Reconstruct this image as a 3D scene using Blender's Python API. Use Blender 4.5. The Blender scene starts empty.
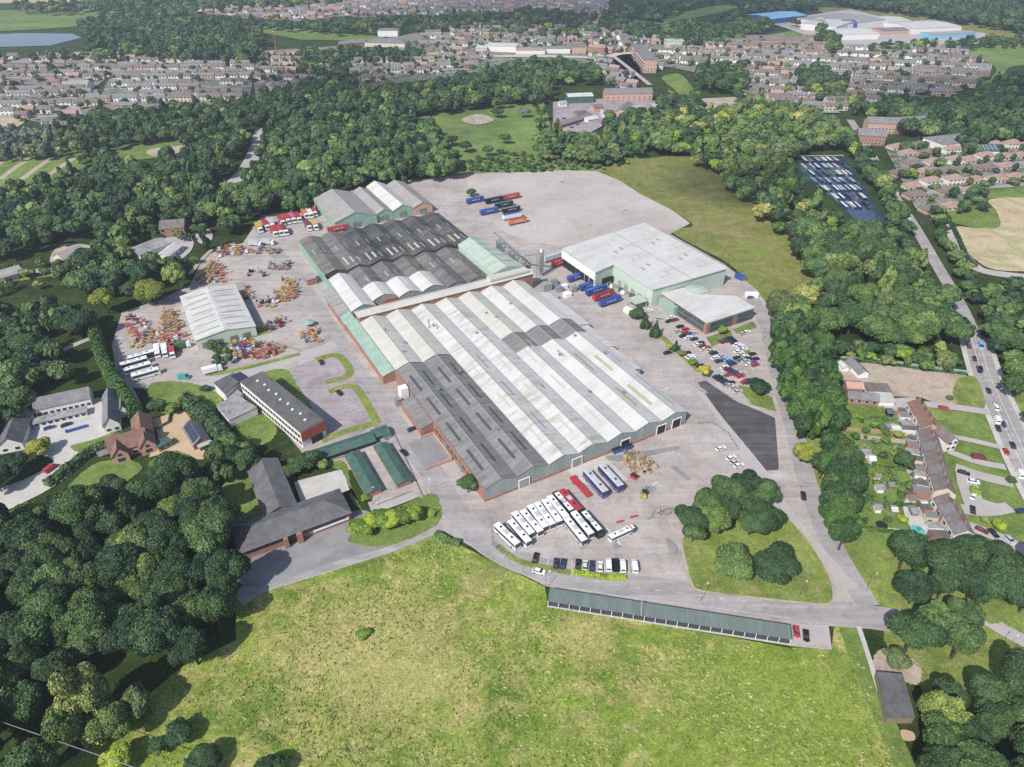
import bpy, math, random
import numpy as np
from mathutils import Vector, Matrix
random.seed(7); rng = np.random.default_rng(11)
D = bpy.data; SC = bpy.context.scene; COL = SC.collection
# ------------------------------------------------------------------ camera and ground mapping
FPX, YH, CAMH, CX, CY = 690.0, -104.0, 180.0, 512.0, 383.5
PITCH = math.atan((CY - YH) / FPX); CP, SP = math.cos(PITCH), math.sin(PITCH)
def P(x, y, h=0.0):
    a = (x - CX) / FPX; b = -(y - CY) / FPX
    dx, dy, dz = a, CP + b * SP, -SP + b * CP
    t = (h - CAMH) / dz
    return (dx * t, dy * t)
def PX(X, Y, Z=0.0):
    q = Z - CAMH
    f = Y * CP - q * SP; u = Y * SP + q * CP
    return (CX + FPX * X / f, CY - FPX * u / f)
def SCL(Y): return FPX / (Y * CP + CAMH * SP)          # pixels per metre at ground distance Y
# site frame (everything on the works follows it)
SO = (-10.03, 180.07); SA = math.radians(29.14); CU, SU = math.cos(SA), math.sin(SA)
def W(u, v): return (SO[0] + u * CU - v * SU, SO[1] + u * SU + v * CU)
def S(x, y, h=0.0):
    X, Y = P(x, y, h); X -= SO[0]; Y -= SO[1]
    return (X * CU + Y * SU, -X * SU + Y * CU)
def inpoly(x, y, poly):
    c = False; j = len(poly) - 1
    for i in range(len(poly)):
        xi, yi = poly[i]; xj, yj = poly[j]
        if (yi > y) != (yj > y) and x < (xj - xi) * (y - yi) / (yj - yi) + xi: c = not c
        j = i
    return c
# ------------------------------------------------------------------ materials
def nt_new(name):
    m = D.materials.new(name); m.use_nodes = True; nt = m.node_tree
    b = nt.nodes['Principled BSDF']; return m, nt, b
def lnk(nt, a, b): nt.links.new(a, b)
def coords(nt, space, stretch=None):
    if space == 'world':
        g = nt.nodes.new('ShaderNodeNewGeometry'); o = g.outputs['Position']
    else:
        t = nt.nodes.new('ShaderNodeTexCoord'); o = t.outputs['Object']
    if stretch:
        mp = nt.nodes.new('ShaderNodeMapping'); mp.inputs['Scale'].default_value = stretch
        if len(stretch) > 3: pass
        lnk(nt, o, mp.inputs['Vector']); o = mp.outputs['Vector']
    return o
def noise(nt, vec, scale, detail=4, rough=.6, dist=0):
    n = nt.nodes.new('ShaderNodeTexNoise'); n.inputs['Scale'].default_value = scale
    n.inputs['Detail'].default_value = detail; n.inputs['Roughness'].default_value = rough
    n.inputs['Distortion'].default_value = dist
    if vec is not None: lnk(nt, vec, n.inputs['Vector'])
    return n.outputs['Fac']
def ramp(nt, fac, stops):
    r = nt.nodes.new('ShaderNodeValToRGB'); e = r.color_ramp.elements
    while len(e) < len(stops): e.new(.5)
    for k, (p, c) in enumerate(stops):
        e[k].position = p; e[k].color = (c[0], c[1], c[2], 1)
    lnk(nt, fac, r.inputs['Fac']); return r.outputs['Color']
def mixc(nt, a, b, fac=1.0, mode='MIX'):
    m = nt.nodes.new('ShaderNodeMix'); m.data_type = 'RGBA'; m.blend_type = mode
    for i, v in ((6, a), (7, b)):
        if isinstance(v, tuple): m.inputs[i].default_value = (v[0], v[1], v[2], 1)
        else: lnk(nt, v, m.inputs[i])
    if isinstance(fac, float): m.inputs[0].default_value = fac
    else: lnk(nt, fac, m.inputs[0])
    return m.outputs[2]
def gray(nt, fac, lo, hi, p0=.3, p1=.7): return ramp(nt, fac, [(p0, (lo,) * 3), (p1, (hi,) * 3)])
MC = {}
def mat(name, cols, scale=.2, rough=.85, fine=2.0, famt=.15, space='world', stretch=None, lo=.35, hi=.65, bump=0, stain=0, metal=0, spec=.3, detail=5, streak=0):
    if name in MC: return MC[name]
    m, nt, b = nt_new(name); vec = coords(nt, space, stretch)
    n = noise(nt, vec, scale, detail)
    k = len(cols)
    if k == 1: c = ramp(nt, n, [(lo, tuple(x * .93 for x in cols[0])), (hi, tuple(min(1, x * 1.07) for x in cols[0]))])
    else: c = ramp(nt, n, [(lo + (hi - lo) * i / (k - 1), cols[i]) for i in range(k)])
    fn = noise(nt, vec, fine, 3)
    if famt: c = mixc(nt, c, gray(nt, fn, 1 - famt, 1 + famt, .3, .7), 1.0, 'MULTIPLY')
    if stain: c = mixc(nt, c, gray(nt, noise(nt, vec, scale * 3.7, 6, .7, 1.0), 1 - stain, 1.0, .38, .52), 1.0, 'MULTIPLY')
    if streak:
        for an_, st_ in ((SA, (.012, .22, 1)), (SA + 1.9, (.02, .3, 1)), (SA + .5, (.01, .5, 1))):
            mp = nt.nodes.new('ShaderNodeMapping'); mp.inputs['Rotation'].default_value = (0, 0, -an_); mp.inputs['Scale'].default_value = st_; lnk(nt, coords(nt, 'world'), mp.inputs['Vector'])
            c = mixc(nt, c, gray(nt, noise(nt, mp.outputs['Vector'], 1.0, 5, .65, .6), 1 - streak, 1 + streak * .4, .36, .60), 1.0, 'MULTIPLY')
        c = mixc(nt, c, gray(nt, noise(nt, vec, .22, 3, .5, .3), 1 - streak * 1.6, 1, .30, .40), 1.0, 'MULTIPLY')
    lnk(nt, c, b.inputs['Base Color']); b.inputs['Roughness'].default_value = rough
    b.inputs['Metallic'].default_value = metal; b.inputs['Specular IOR Level'].default_value = spec
    if bump:
        bp = nt.nodes.new('ShaderNodeBump'); bp.inputs['Strength'].default_value = bump; bp.inputs['Distance'].default_value = .3
        lnk(nt, fn, bp.inputs['Height']); lnk(nt, bp.outputs['Normal'], b.inputs['Normal'])
    MC[name] = m; return m
def flat(name, c, rough=.6, metal=0, spec=.4):
    return mat(name, [c], .6, rough, 5.0, .05, 'object', metal=metal, spec=spec)
def leafmat(name, dark, light, sheen=0):
    m, nt, b = nt_new(name)
    at = nt.nodes.new('ShaderNodeAttribute'); at.attribute_name = 'tone'
    hu = nt.nodes.new('ShaderNodeAttribute'); hu.attribute_name = 'hue'
    oi = nt.nodes.new('ShaderNodeObjectInfo')
    ad = nt.nodes.new('ShaderNodeMath'); ad.operation = 'ADD'; lnk(nt, hu.outputs['Fac'], ad.inputs[0]); lnk(nt, oi.outputs['Random'], ad.inputs[1])
    fr = nt.nodes.new('ShaderNodeMath'); fr.operation = 'FRACT'; lnk(nt, ad.outputs[0], fr.inputs[0])
    c = ramp(nt, at.outputs['Fac'], [(0, dark), (1, light)])
    c2 = ramp(nt, fr.outputs[0], [(0, (.62, .70, .76)), (.3, (.85, .92, .95)), (.7, (1.12, 1.12, 1.0)), (1, (1.9, 1.6, 1.2))])
    c = mixc(nt, c, c2, 1.0, 'MULTIPLY')
    lnk(nt, c, b.inputs['Base Color']); b.inputs['Roughness'].default_value = .6; b.inputs['Specular IOR Level'].default_value = .25
    MC[name] = m; return m
def grassmat(name, g1, g2, straw, earth, big=.035, strawcut=.5, fine=1.2, dry=None, amp=1.0):
    m, nt, b = nt_new(name); v = coords(nt, 'world')
    base = ramp(nt, noise(nt, v, big, 6, .65, .6), [(.34, g1), (.5, g2), (.66, tuple(x * 1.25 for x in g2))])
    sf = gray(nt, noise(nt, v, big * 1.7, 8, .72, 1.2), 0, 1, strawcut - .07, strawcut + .16)
    c = mixc(nt, base, straw, sf)
    if dry:
        for (dx_, dy_, R_, am) in dry:
            ge = nt.nodes.new('ShaderNodeVectorMath'); ge.operation = 'DISTANCE'; lnk(nt, v, ge.inputs[0]); ge.inputs[1].default_value = (dx_, dy_, 0)
            dm = nt.nodes.new('ShaderNodeMath'); dm.operation = 'DIVIDE'; lnk(nt, ge.outputs['Value'], dm.inputs[0]); dm.inputs[1].default_value = R_
            da = nt.nodes.new('ShaderNodeMath'); da.operation = 'ADD'; lnk(nt, dm.outputs[0], da.inputs[0]); lnk(nt, noise(nt, v, big * 2.2, 9, .78, 1.5), da.inputs[1])
            c = mixc(nt, c, straw if am > 0 else tuple(x * 1.1 for x in g2), gray(nt, da.outputs[0], abs(am), 0, .78, 1.22))
    c = mixc(nt, c, earth, gray(nt, noise(nt, v, big * 2.6, 6, .7, .5), 0, .8, .60, .74))
    f1 = noise(nt, v, fine, 6, .75, .8)
    c = mixc(nt, c, ramp(nt, f1, [(.28, (1 - .60 * amp, 1 - .54 * amp, 1 - .58 * amp)), (.5, (1, 1, 1)), (.72, (1 + .72 * amp, 1 + .62 * amp, 1 + .5 * amp))]), 1.0, 'MULTIPLY')
    f2 = noise(nt, v, fine * .28, 5, .7, .4)
    c = mixc(nt, c, ramp(nt, f2, [(.3, (.72, .8, .75)), (.7, (1.25, 1.2, 1.15))]), 1.0, 'MULTIPLY')
    f3 = noise(nt, v, fine * 3.4, 4, .8, .3)
    c = mixc(nt, c, ramp(nt, f3, [(.3, (1 - .5 * amp, 1 - .44 * amp, 1 - .5 * amp)), (.7, (1 + .5 * amp, 1 + .44 * amp, 1 + .4 * amp))]), 1.0, 'MULTIPLY')
    lnk(nt, c, b.inputs['Base Color']); b.inputs['Roughness'].default_value = .9; b.inputs['Specular IOR Level'].default_value = .1
    bp = nt.nodes.new('ShaderNodeBump'); bp.inputs['Strength'].default_value = .7; bp.inputs['Distance'].default_value = .5
    lnk(nt, f1, bp.inputs['Height']); lnk(nt, bp.outputs['Normal'], b.inputs['Normal'])
    MC[name] = m; return m
# ------------------------------------------------------------------ mesh builder
class MB:
    def __init__(s): s.v = []; s.f = []; s.m = []
    def face(s, pts, m=0):
        i = len(s.v); s.v += [tuple(p) for p in pts]; s.f.append(tuple(range(i, i + len(pts)))); s.m.append(m)
    def box(s, x, y, z, sx, sy, sz, m=0, a=0.0, mt=None, taper=1.0, bottom=False):
        c, n = math.cos(a), math.sin(a); q = []
        for k, t in ((0, 1.0), (1, taper)):
            for dx, dy in ((-1, -1), (1, -1), (1, 1), (-1, 1)):
                px, py = dx * sx / 2 * t, dy * sy / 2 * t
                q.append((x + px * c - py * n, y + px * n + py * c, z + k * sz))
        for i in range(4):
            j = (i + 1) % 4; s.face([q[i], q[j], q[4 + j], q[4 + i]], m)
        s.face(q[4:], m if mt is None else mt)
        if bottom: s.face([q[3], q[2], q[1], q[0]], m)
        return s
    def prism(s, poly, z0, z1, m=0, mt=None, bottom=False):
        n = len(poly); ar = sum(poly[i][0] * poly[(i + 1) % n][1] - poly[(i + 1) % n][0] * poly[i][1] for i in range(n))
        if ar < 0: poly = poly[::-1]
        for i in range(n):
            a, b = poly[i], poly[(i + 1) % n]
            s.face([(a[0], a[1], z0), (b[0], b[1], z0), (b[0], b[1], z1), (a[0], a[1], z1)], m)
        s.face([(p[0], p[1], z1) for p in poly], m if mt is None else mt)
        if bottom: s.face([(p[0], p[1], z0) for p in poly[::-1]], m)
        return s
    def cyl(s, x, y, z, r, h, n=10, r2=None, m=0, mt=None):
        r2 = r if r2 is None else r2
        A = [(x + r * math.cos(2 * math.pi * i / n), y + r * math.sin(2 * math.pi * i / n), z) for i in range(n)]
        B = [(x + r2 * math.cos(2 * math.pi * i / n), y + r2 * math.sin(2 * math.pi * i / n), z + h) for i in range(n)]
        for i in range(n): j = (i + 1) % n; s.face([A[i], A[j], B[j], B[i]], m)
        s.face(B, m if mt is None else mt); return s
    def tube(s, a, b, r, n=6, m=0, r2=None):
        a, b = Vector(a), Vector(b); d = (b - a).normalized(); t = Vector((0, 0, 1)) if abs(d.z) < .9 else Vector((1, 0, 0))
        u = d.cross(t).normalized(); w = d.cross(u); r2 = r if r2 is None else r2
        A = [a + (u * math.cos(2 * math.pi * i / n) + w * math.sin(2 * math.pi * i / n)) * r for i in range(n)]
        B = [b + (u * math.cos(2 * math.pi * i / n) + w * math.sin(2 * math.pi * i / n)) * r2 for i in range(n)]
        for i in range(n): j = (i + 1) % n; s.face([A[j], A[i], B[i], B[j]], m)
        s.face(A, m); s.face(B[::-1], m); return s
    def wheel(s, x, y, z, r, w, m=0, mh=1):
        n = 12
        for sd in (-1, 1):
            s.face([(x + r * math.cos(2 * math.pi * i / n), y + sd * w / 2, z + r * math.sin(2 * math.pi * i / n)) for i in range(n)][::-sd], m)
            s.face([(x + r * .55 * math.cos(2 * math.pi * i / n), y + sd * (w / 2 + .01), z + r * .55 * math.sin(2 * math.pi * i / n)) for i in range(n)][::-sd], mh)
        for i in range(n):
            a, b = 2 * math.pi * i / n, 2 * math.pi * (i + 1) / n
            s.face([(x + r * math.cos(t), y + sd * w / 2, z + r * math.sin(t)) for t, sd in ((a, -1), (b, -1), (b, 1), (a, 1))], m)
        return s
    def mesh(s, name, mats):
        me = D.meshes.new(name); me.from_pydata(s.v, [], s.f)
        for m in (mats if isinstance(mats, (list, tuple)) else [mats]): me.materials.append(MC[m] if isinstance(m, str) else m)
        me.polygons.foreach_set('material_index', s.m); me.update(); return me
    def build(s, name, mats, parent=None):
        o = D.objects.new(name, s.mesh(name, mats)); COL.objects.link(o)
        if parent is not None: o.parent = parent
        return o
def thing(name, label, cat, loc=(0, 0, 0), rz=0.0, group=None):
    o = D.objects.new(name, None); COL.objects.link(o); o.location = loc; o.rotation_euler = (0, 0, rz)
    o.empty_display_size = .5; o['label'] = label; o['category'] = cat
    if group: o['group'] = group
    return o
def tag(o, label, cat, group=None):
    o['label'] = label; o['category'] = cat
    if group: o['group'] = group
    return o
def copy_tree(o, parent=None):
    c = o.copy(); COL.objects.link(c); c.parent = parent
    for ch in o.children: copy_tree(ch, c)
    return c
ORD = 'zeroth first second third fourth fifth sixth seventh eighth ninth tenth eleventh twelfth'.split()
def ordw(n):
    if n <= 12: return ORD[n]
    return str(n) + ('th' if 10 < n % 100 < 14 else {1: 'st', 2: 'nd', 3: 'rd'}.get(n % 10, 'th'))
# ------------------------------------------------------------------ ground sheets
LAY = [0.02]
def poly(name, pts, m, z=None, kind='structure', world=False):
    if z is None: LAY[0] += .006; z = LAY[0]
    w = pts if world else [P(x, y) for x, y in pts]
    n = len(w); ar = sum(w[i][0] * w[(i + 1) % n][1] - w[(i + 1) % n][0] * w[i][1] for i in range(n))
    if ar < 0: w = w[::-1]
    b = MB(); b.face([(p[0], p[1], z) for p in w]); o = b.build(name, m); o['kind'] = kind; return o
def smooth(pts, k=5):
    out = []; n = len(pts)
    for i in range(n - 1):
        p0, p1, p2, p3 = pts[max(i - 1, 0)], pts[i], pts[i + 1], pts[min(i + 2, n - 1)]
        for j in range(k):
            t = j / k
            out.append(tuple(.5 * (2 * p1[a] + (p2[a] - p0[a]) * t + (2 * p0[a] - 5 * p1[a] + 4 * p2[a] - p3[a]) * t * t + (3 * p1[a] - p0[a] - 3 * p2[a] + p3[a]) * t ** 3) for a in (0, 1)))
    out.append(tuple(pts[-1])); return out
def spoly(name, pts, m, z=None, k=4):      # smooth closed outline
    w = [P(x, y) for x, y in pts]; n = len(w)
    if m in ('lawn', 'verge', 'pasture', 'rough_field', 'crop', 'dirt'): k *= 5
    ext = smooth([w[-1]] + w + [w[0], w[1]], k)[k:][:n * k]
    if k > 9: rj = random.Random(n * 13 + len(name)); ext = [(x_ + rj.uniform(-.28, .28), y_ + rj.uniform(-.28, .28)) for x_, y_ in ext]
    return poly(name, ext, m, z, world=True)
def offs(w, d):
    out = []
    for i in range(len(w)):
        a, b = w[max(i - 1, 0)], w[min(i + 1, len(w) - 1)]
        dx, dy = b[0] - a[0], b[1] - a[1]; l = math.hypot(dx, dy) or 1
        out.append((w[i][0] - dy / l * d, w[i][1] + dx / l * d))
    return out
def ribbon(name, pts, width, m, z=None, world=False, kind='structure', off=0.0):
    if z is None: LAY[0] += .006; z = LAY[0]
    w = smooth(pts if world else [P(x, y) for x, y in pts])
    A, B = offs(w, off + width / 2), offs(w, off - width / 2); b = MB()
    for i in range(len(w) - 1): b.face([(*B[i], z), (*B[i + 1], z), (*A[i + 1], z), (*A[i], z)])
    o = b.build(name, m); o['kind'] = kind; return o
def kerb(name, pts, m='kerbstone', width=.25, hgt=.13, world=False, off=0.0):
    w = smooth(pts if world else [P(x, y) for x, y in pts]); A, B = offs(w, off + width / 2), offs(w, off - width / 2); b = MB()
    for i in range(len(w) - 1):
        b.face([(*B[i], hgt), (*B[i + 1], hgt), (*A[i + 1], hgt), (*A[i], hgt)])
        b.face([(*B[i], 0), (*B[i + 1], 0), (*B[i + 1], hgt), (*B[i], hgt)]); b.face([(*A[i + 1], 0), (*A[i], 0), (*A[i], hgt), (*A[i + 1], hgt)])
    o = b.build(name, m); o['kind'] = 'structure'; return o
def dashes(name, pts, m='road_paint', wd=.15, L=3, G=6, off=0.0, z=None, world=False):
    if z is None: LAY[0] += .006; z = LAY[0]
    w = offs(smooth(pts if world else [P(x, y) for x, y in pts], 8), off); b = MB(); acc = 0
    for i in range(len(w) - 1):
        a, c = w[i], w[i + 1]; l = math.hypot(c[0] - a[0], c[1] - a[1]); t = 0
        dx, dy = (c[0] - a[0]) / l, (c[1] - a[1]) / l
        while t < l:
            ph = (acc + t) % (L + G)
            if ph < L:
                e = min(l, t + L - ph)
                p, q = (a[0] + dx * t, a[1] + dy * t), (a[0] + dx * e, a[1] + dy * e)
                nx, ny = -dy * wd / 2, dx * wd / 2
                b.face([(p[0] - nx, p[1] - ny, z), (q[0] - nx, q[1] - ny, z), (q[0] + nx, q[1] + ny, z), (p[0] + nx, p[1] + ny, z)]); t = e + 1e-4
            else: t += (L + G - ph) + 1e-4
        acc += l
    o = b.build(name, m); o['kind'] = 'structure'; return o
# ------------------------------------------------------------------ palette
mat('concrete', [(.33, .29, .268), (.405, .358, .332), (.455, .408, .382)], .05, .9, 1.3, .10, stain=.16, lo=.3, hi=.7, streak=.08)
mat('slab_concrete', [(.36, .325, .30), (.43, .38, .345), (.46, .42, .40)], .018, .9, .5, .06, stain=.10)
mat('road', [(.31, .29, .285), (.375, .35, .345)], .08, .9, 2.0, .08, stain=.12, streak=.10)
mat('lane', [(.36, .33, .315), (.42, .385, .37)], .1, .9, 2.0, .07)
mat('fresh_tarmac', [(.075, .073, .075), (.115, .11, .11)], .1, .9, 3.0, .12, stain=.1, streak=.18)
mat('tarmac', [(.20, .195, .2), (.28, .27, .27)], .12, .9, 3.0, .1)
mat('carpark_tarmac', [(.31, .265, .275), (.365, .315, .32), (.28, .225, .235)], .06, .9, 2.0, .08, stain=.12, streak=.1)
mat('gravel', [(.42, .40, .37), (.5, .48, .45)], .2, .95, 3.0, .15)
mat('tan_gravel', [(.42, .31, .19), (.50, .38, .25)], .15, .95, 3.0, .1)
mat('dirt', [(.33, .26, .20), (.42, .34, .27), (.38, .33, .26)], .06, .95, 1.0, .15, stain=.15)
mat('crop', [(.38, .29, .17), (.47, .38, .25), (.33, .30, .15), (.5, .42, .28)], .03, .95, .8, .15)
mat('kerbstone', [(.4, .39, .38)], .5); mat('road_paint', [(.75, .75, .72)], 1.0, .7)
mat('estate_ground', [(.03, .06, .018), (.07, .12, .03), (.13, .135, .09), (.27, .245, .22), (.16, .155, .15), (.06, .10, .028), (.035, .065, .02)], .085, .95, .5, .25, lo=.3, hi=.72, detail=3)
mat('scrub', [(.035, .06, .018), (.06, .10, .025), (.09, .14, .035)], .06, .95, .7, .3, bump=.5)
grassmat('meadow', (.10, .165, .025), (.185, .245, .045), (.45, .37, .175), (.33, .22, .11), .055, .53, dry=[(*P(385, 660), 60, .5), (*P(330, 640), 34, .35), (*P(585, 640), 22, .5), (*P(640, 690), 12, .5), (*P(530, 560), 14, .4), (*P(150, 760), 22, -.7), (*P(780, 720), 60, -.75), (*P(560, 770), 30, -.6)])
grassmat('lawn', (.105, .155, .038), (.155, .21, .058), (.26, .25, .10), (.2, .2, .08), .06, .68, amp=.6)
grassmat('verge', (.125, .165, .042), (.19, .235, .062), (.30, .28, .13), (.28, .24, .14), .08, .58, amp=.7)
grassmat('rough_field', (.095, .135, .03), (.15, .185, .045), (.24, .20, .09), (.17, .11, .055), .02, .47, .6, amp=.6)
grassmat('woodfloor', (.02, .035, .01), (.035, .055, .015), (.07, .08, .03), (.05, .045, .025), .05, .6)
grassmat('pasture', (.10, .15, .042), (.14, .195, .06), (.20, .20, .09), (.15, .16, .07), .012, .62, .3, amp=.35)
m, nt, b = nt_new('water'); b.inputs['Base Color'].default_value = (.03, .055, .10, 1); b.inputs['Roughness'].default_value = .08
bp = nt.nodes.new('ShaderNodeBump'); bp.inputs['Strength'].default_value = .25; bp.inputs['Distance'].default_value = .2
lnk(nt, noise(nt, coords(nt, 'world'), .5, 3), bp.inputs['Height']); lnk(nt, bp.outputs['Normal'], b.inputs['Normal']); MC['water'] = m
# roofs: object coordinates, streaks run down the slope (object x)
mat('white_roof', [(.40, .37, .32), (.49, .475, .445), (.54, .53, .505), (.57, .56, .54)], .25, .6, 2.0, .05, 'object', (.35, 1.6, .3), stain=.10)
mat('cream_roof', [(.46, .44, .39), (.54, .52, .47)], .25, .6, 2.0, .05, 'object', (.35, 1.6, .3), stain=.12)
mat('white_roof_pale', [(.47, .45, .42), (.53, .52, .495), (.56, .55, .53)], .12, .6, 2.0, .05, 'object', (.4, 1.3, .4), stain=.07)
mat('grey_roof', [(.155, .15, .145), (.20, .195, .19), (.235, .23, .22)], .3, .8, 2.5, .14, 'object', (.3, 1.7, .3), stain=.22)
mat('dark_roof', [(.05, .052, .055), (.085, .085, .085), (.15, .14, .13)], .07, .85, 2.2, .22, 'object', (.6, 1.4, .5), stain=.42)
mat('mid_roof', [(.115, .11, .105), (.16, .152, .145), (.2, .185, .17)], .15, .85, 2.2, .18, 'object', (.5, 1.5, .5), stain=.3)
mat('shed_roof', [(.27, .255, .24), (.34, .325, .31)], .2, .8, 2.0, .08, 'object', (.3, 1.7, .3), stain=.2)
mat('green_roof', [(.24, .35, .29), (.31, .42, .36)], .3, .6, 2.0, .06, 'object', stain=.1)
mat('pale_green_roof', [(.37, .43, .37), (.44, .49, .43)], .3, .6, 2.0, .06, 'object', stain=.12)
mat('dkgreen_roof', [(.05, .105, .085), (.075, .14, .115)], .3, .8, 2.0, .12, 'object', stain=.25)
mat('shelter_roof', [(.115, .15, .135), (.15, .185, .17)], .3, .75, 2.0, .08, 'object', (2.5, .3, .3), stain=.12)
mat('green_clad', [(.20, .33, .26), (.26, .40, .32)], .3, .6, 3.0, .06, 'object')
mat('pale_clad', [(.42, .50, .42), (.48, .55, .47)], .3, .6, 3.0, .04, 'object')
mat('grey_clad', [(.24, .27, .26), (.32, .345, .33)], .2, .7, 2.0, .1, 'object', (1.6, 1, .3), stain=.15)
mat('felt_roof', [(.10, .10, .10), (.14, .138, .135)], .12, .9, 2.0, .1, 'object', stain=.25)
mat('flat_roof', [(.24, .235, .24), (.34, .33, .335)], .15, .9, 2.0, .1, 'object', stain=.4)
mat('tile_roof', [(.105, .10, .105), (.155, .15, .155)], .3, .85, 2.5, .14, 'object', stain=.15)
mat('red_tile', [(.17, .095, .075), (.25, .145, .115)], .4, .85, 3.0, .15, 'object', stain=.15)
mat('brown_tile', [(.135, .11, .105), (.21, .175, .165)], .4, .85, 3.0, .15, 'object', stain=.2)
mat('pink_tile', [(.27, .185, .155), (.36, .25, .21)], .3, .85, 3.0, .12, 'object')
mat('slate', [(.15, .145, .15), (.22, .21, .22)], .3, .8, 3.0, .12, 'object')
mat('brick', [(.27, .135, .10), (.34, .18, .135)], .5, .9, 4.0, .15, 'object')
mat('pink_brick', [(.42, .26, .20), (.5, .33, .27)], .5, .9, 4.0, .1, 'object')
mat('render', [(.62, .60, .56), (.7, .68, .65)], .4, .8, 3.0, .06, 'object')
mat('cream_wall', [(.50, .43, .34), (.58, .51, .42)], .4, .8, 3.0, .06, 'object')
mat('red_panel', [(.30, .07, .05), (.36, .09, .06)], .4, .6, 3.0, .08, 'object')
flat('white_paint', (.75, .75, .74)); flat('glass', (.03, .04, .045), .08, 0, .6); flat('teal_glass', (.05, .10, .11), .1, 0, .6)
flat('black', (.02, .02, .02)); flat('tyre', (.025, .025, .025), .9); flat('hub', (.35, .35, .36), .4, .6); flat('steel', (.45, .46, .47), .4, .7)
flat('skylight_dull', (.42, .41, .37)); flat('skylight_grey', (.27, .28, .29)); flat('skylight_olive', (.36, .33, .22)); flat('dark_strip', (.065, .07, .075))
flat('gutter', (.30, .30, .29)); flat('solar', (.03, .035, .06), .15, 0, .6); flat('lamp_red', (.5, .03, .02)); flat('lamp_white', (.8, .8, .75), .2)
flat('pool_water', (.10, .42, .45), .1); flat('timber', (.36, .25, .14)); flat('old_timber', (.22, .17, .12))
PAINT = dict(black=(.012, .012, .014), white=(.72, .72, .72), grey=(.15, .155, .16), silver=(.45, .46, .47), red=(.40, .04, .05), blue=(.03, .08, .28), navy=(.02, .03, .10),
             green=(.04, .14, .07), orange=(.50, .20, .06), yellow=(.52, .36, .08), pink=(.42, .14, .16), teal=(.06, .30, .30), cream=(.6, .56, .45), maroon=(.16, .03, .035), purple=(.12, .09, .30), tan=(.4, .28, .16), lightblue=(.18, .42, .62), deepblue=(.03, .05, .30))
for k, c in PAINT.items(): flat('paint_' + k, c, .3, 0, .5)
leafmat('leaf_dark', (.015, .036, .016), (.068, .122, .048)); leafmat('leaf_mid', (.022, .050, .019), (.108, .178, .058))
leafmat('leaf_light', (.04, .072, .025), (.19, .275, .085)); leafmat('leaf_yellow', (.12, .13, .02), (.34, .35, .06))
leafmat('leaf_lime', (.07, .12, .015), (.27, .37, .05)); leafmat('leaf_purple', (.022, .014, .018), (.05, .028, .034)); leafmat('leaf_silver', (.09, .11, .085), (.24, .27, .21))
leafmat('leaf_pale', (.07, .09, .03), (.26, .30, .11)); leafmat('leaf_hedge', (.018, .046, .013), (.074, .148, .036))
mat('bark', [(.05, .042, .032), (.08, .066, .052)], .8, .95, 5, .2, 'object')
m, nt, b = nt_new('haze'); nt.nodes.remove(b); pv = nt.nodes.new('ShaderNodeVolumePrincipled'); pv.inputs['Density'].default_value = .00014
pv.inputs['Color'].default_value = (.78, .86, 1, 1); pv.inputs['Anisotropy'].default_value = .2; lnk(nt, pv.outputs[0], nt.nodes['Material Output'].inputs['Volume']); MC['haze'] = m
# ------------------------------------------------------------------ ground
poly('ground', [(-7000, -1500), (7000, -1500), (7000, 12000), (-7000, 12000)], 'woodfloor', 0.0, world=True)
poly('meadow', [(236, 600), (262, 591), (330, 572), (400, 547), (437, 532), (460, 545), (500, 565), (545, 587), (548, 606), (600, 614), (790, 648), (832, 646), (834, 626), (862, 629), (868, 660), (880, 700), (915, 767), (960, 900), (20, 900), (60, 767), (120, 720), (180, 668), (236, 640)], 'meadow')
ribbon('grass_verge', [(848, 628), (868, 680), (905, 767), (930, 820)], 5.5, 'lawn')
spoly('grass', [(795, 440), (1060, 400), (1100, 700), (960, 720), (905, 665), (884, 640), (884, 612), (845, 575), (815, 520)], 'verge')
spoly('grass', [(840, 400), (900, 405), (935, 420), (1010, 410), (1040, 500), (1010, 540), (960, 545), (900, 548), (850, 548), (842, 480)], 'lawn')
spoly('pasture', [(420, 172), (430, 160), (425, 135), (420, 118), (470, 110), (538, 104), (552, 135), (560, 158), (640, 152), (640, 166), (600, 170), (470, 176)], 'pasture')
spoly('rough_field', [(596, 170), (640, 160), (680, 156), (722, 164), (752, 190), (800, 225), (830, 270), (830, 300), (775, 318), (750, 285), (726, 262), (672, 232), (692, 223.5), (640, 195)], 'rough_field')
# the works: one big concrete apron
poly('concrete_apron', [(243, 243), (262, 215), (300, 210), (345, 192), (410, 180), (468, 174), (520, 172), (640, 218), (690, 223.5), (670, 234), (724, 264), (757, 290), (772, 312), (776, 350), (784, 395), (800, 440), (808, 480), (816, 515), (838, 560), (862, 600), (884, 613), (884, 630), (828, 626), (832, 650), (790, 646), (545, 586), (502, 564), (470, 546), (440, 529), (425, 508), (412, 485), (385, 455), (350, 470), (310, 462), (258, 400), (180, 388), (118, 388), (112, 345), (122, 312), (160, 300), (190, 285), (205, 255)], 'concrete')
spoly('concrete_slab', [(466, 176), (520, 172.5), (596, 171), (640, 194), (690, 223), (640, 232), (560, 246), (505, 232), (480, 205)], 'slab_concrete', k=2)
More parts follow.
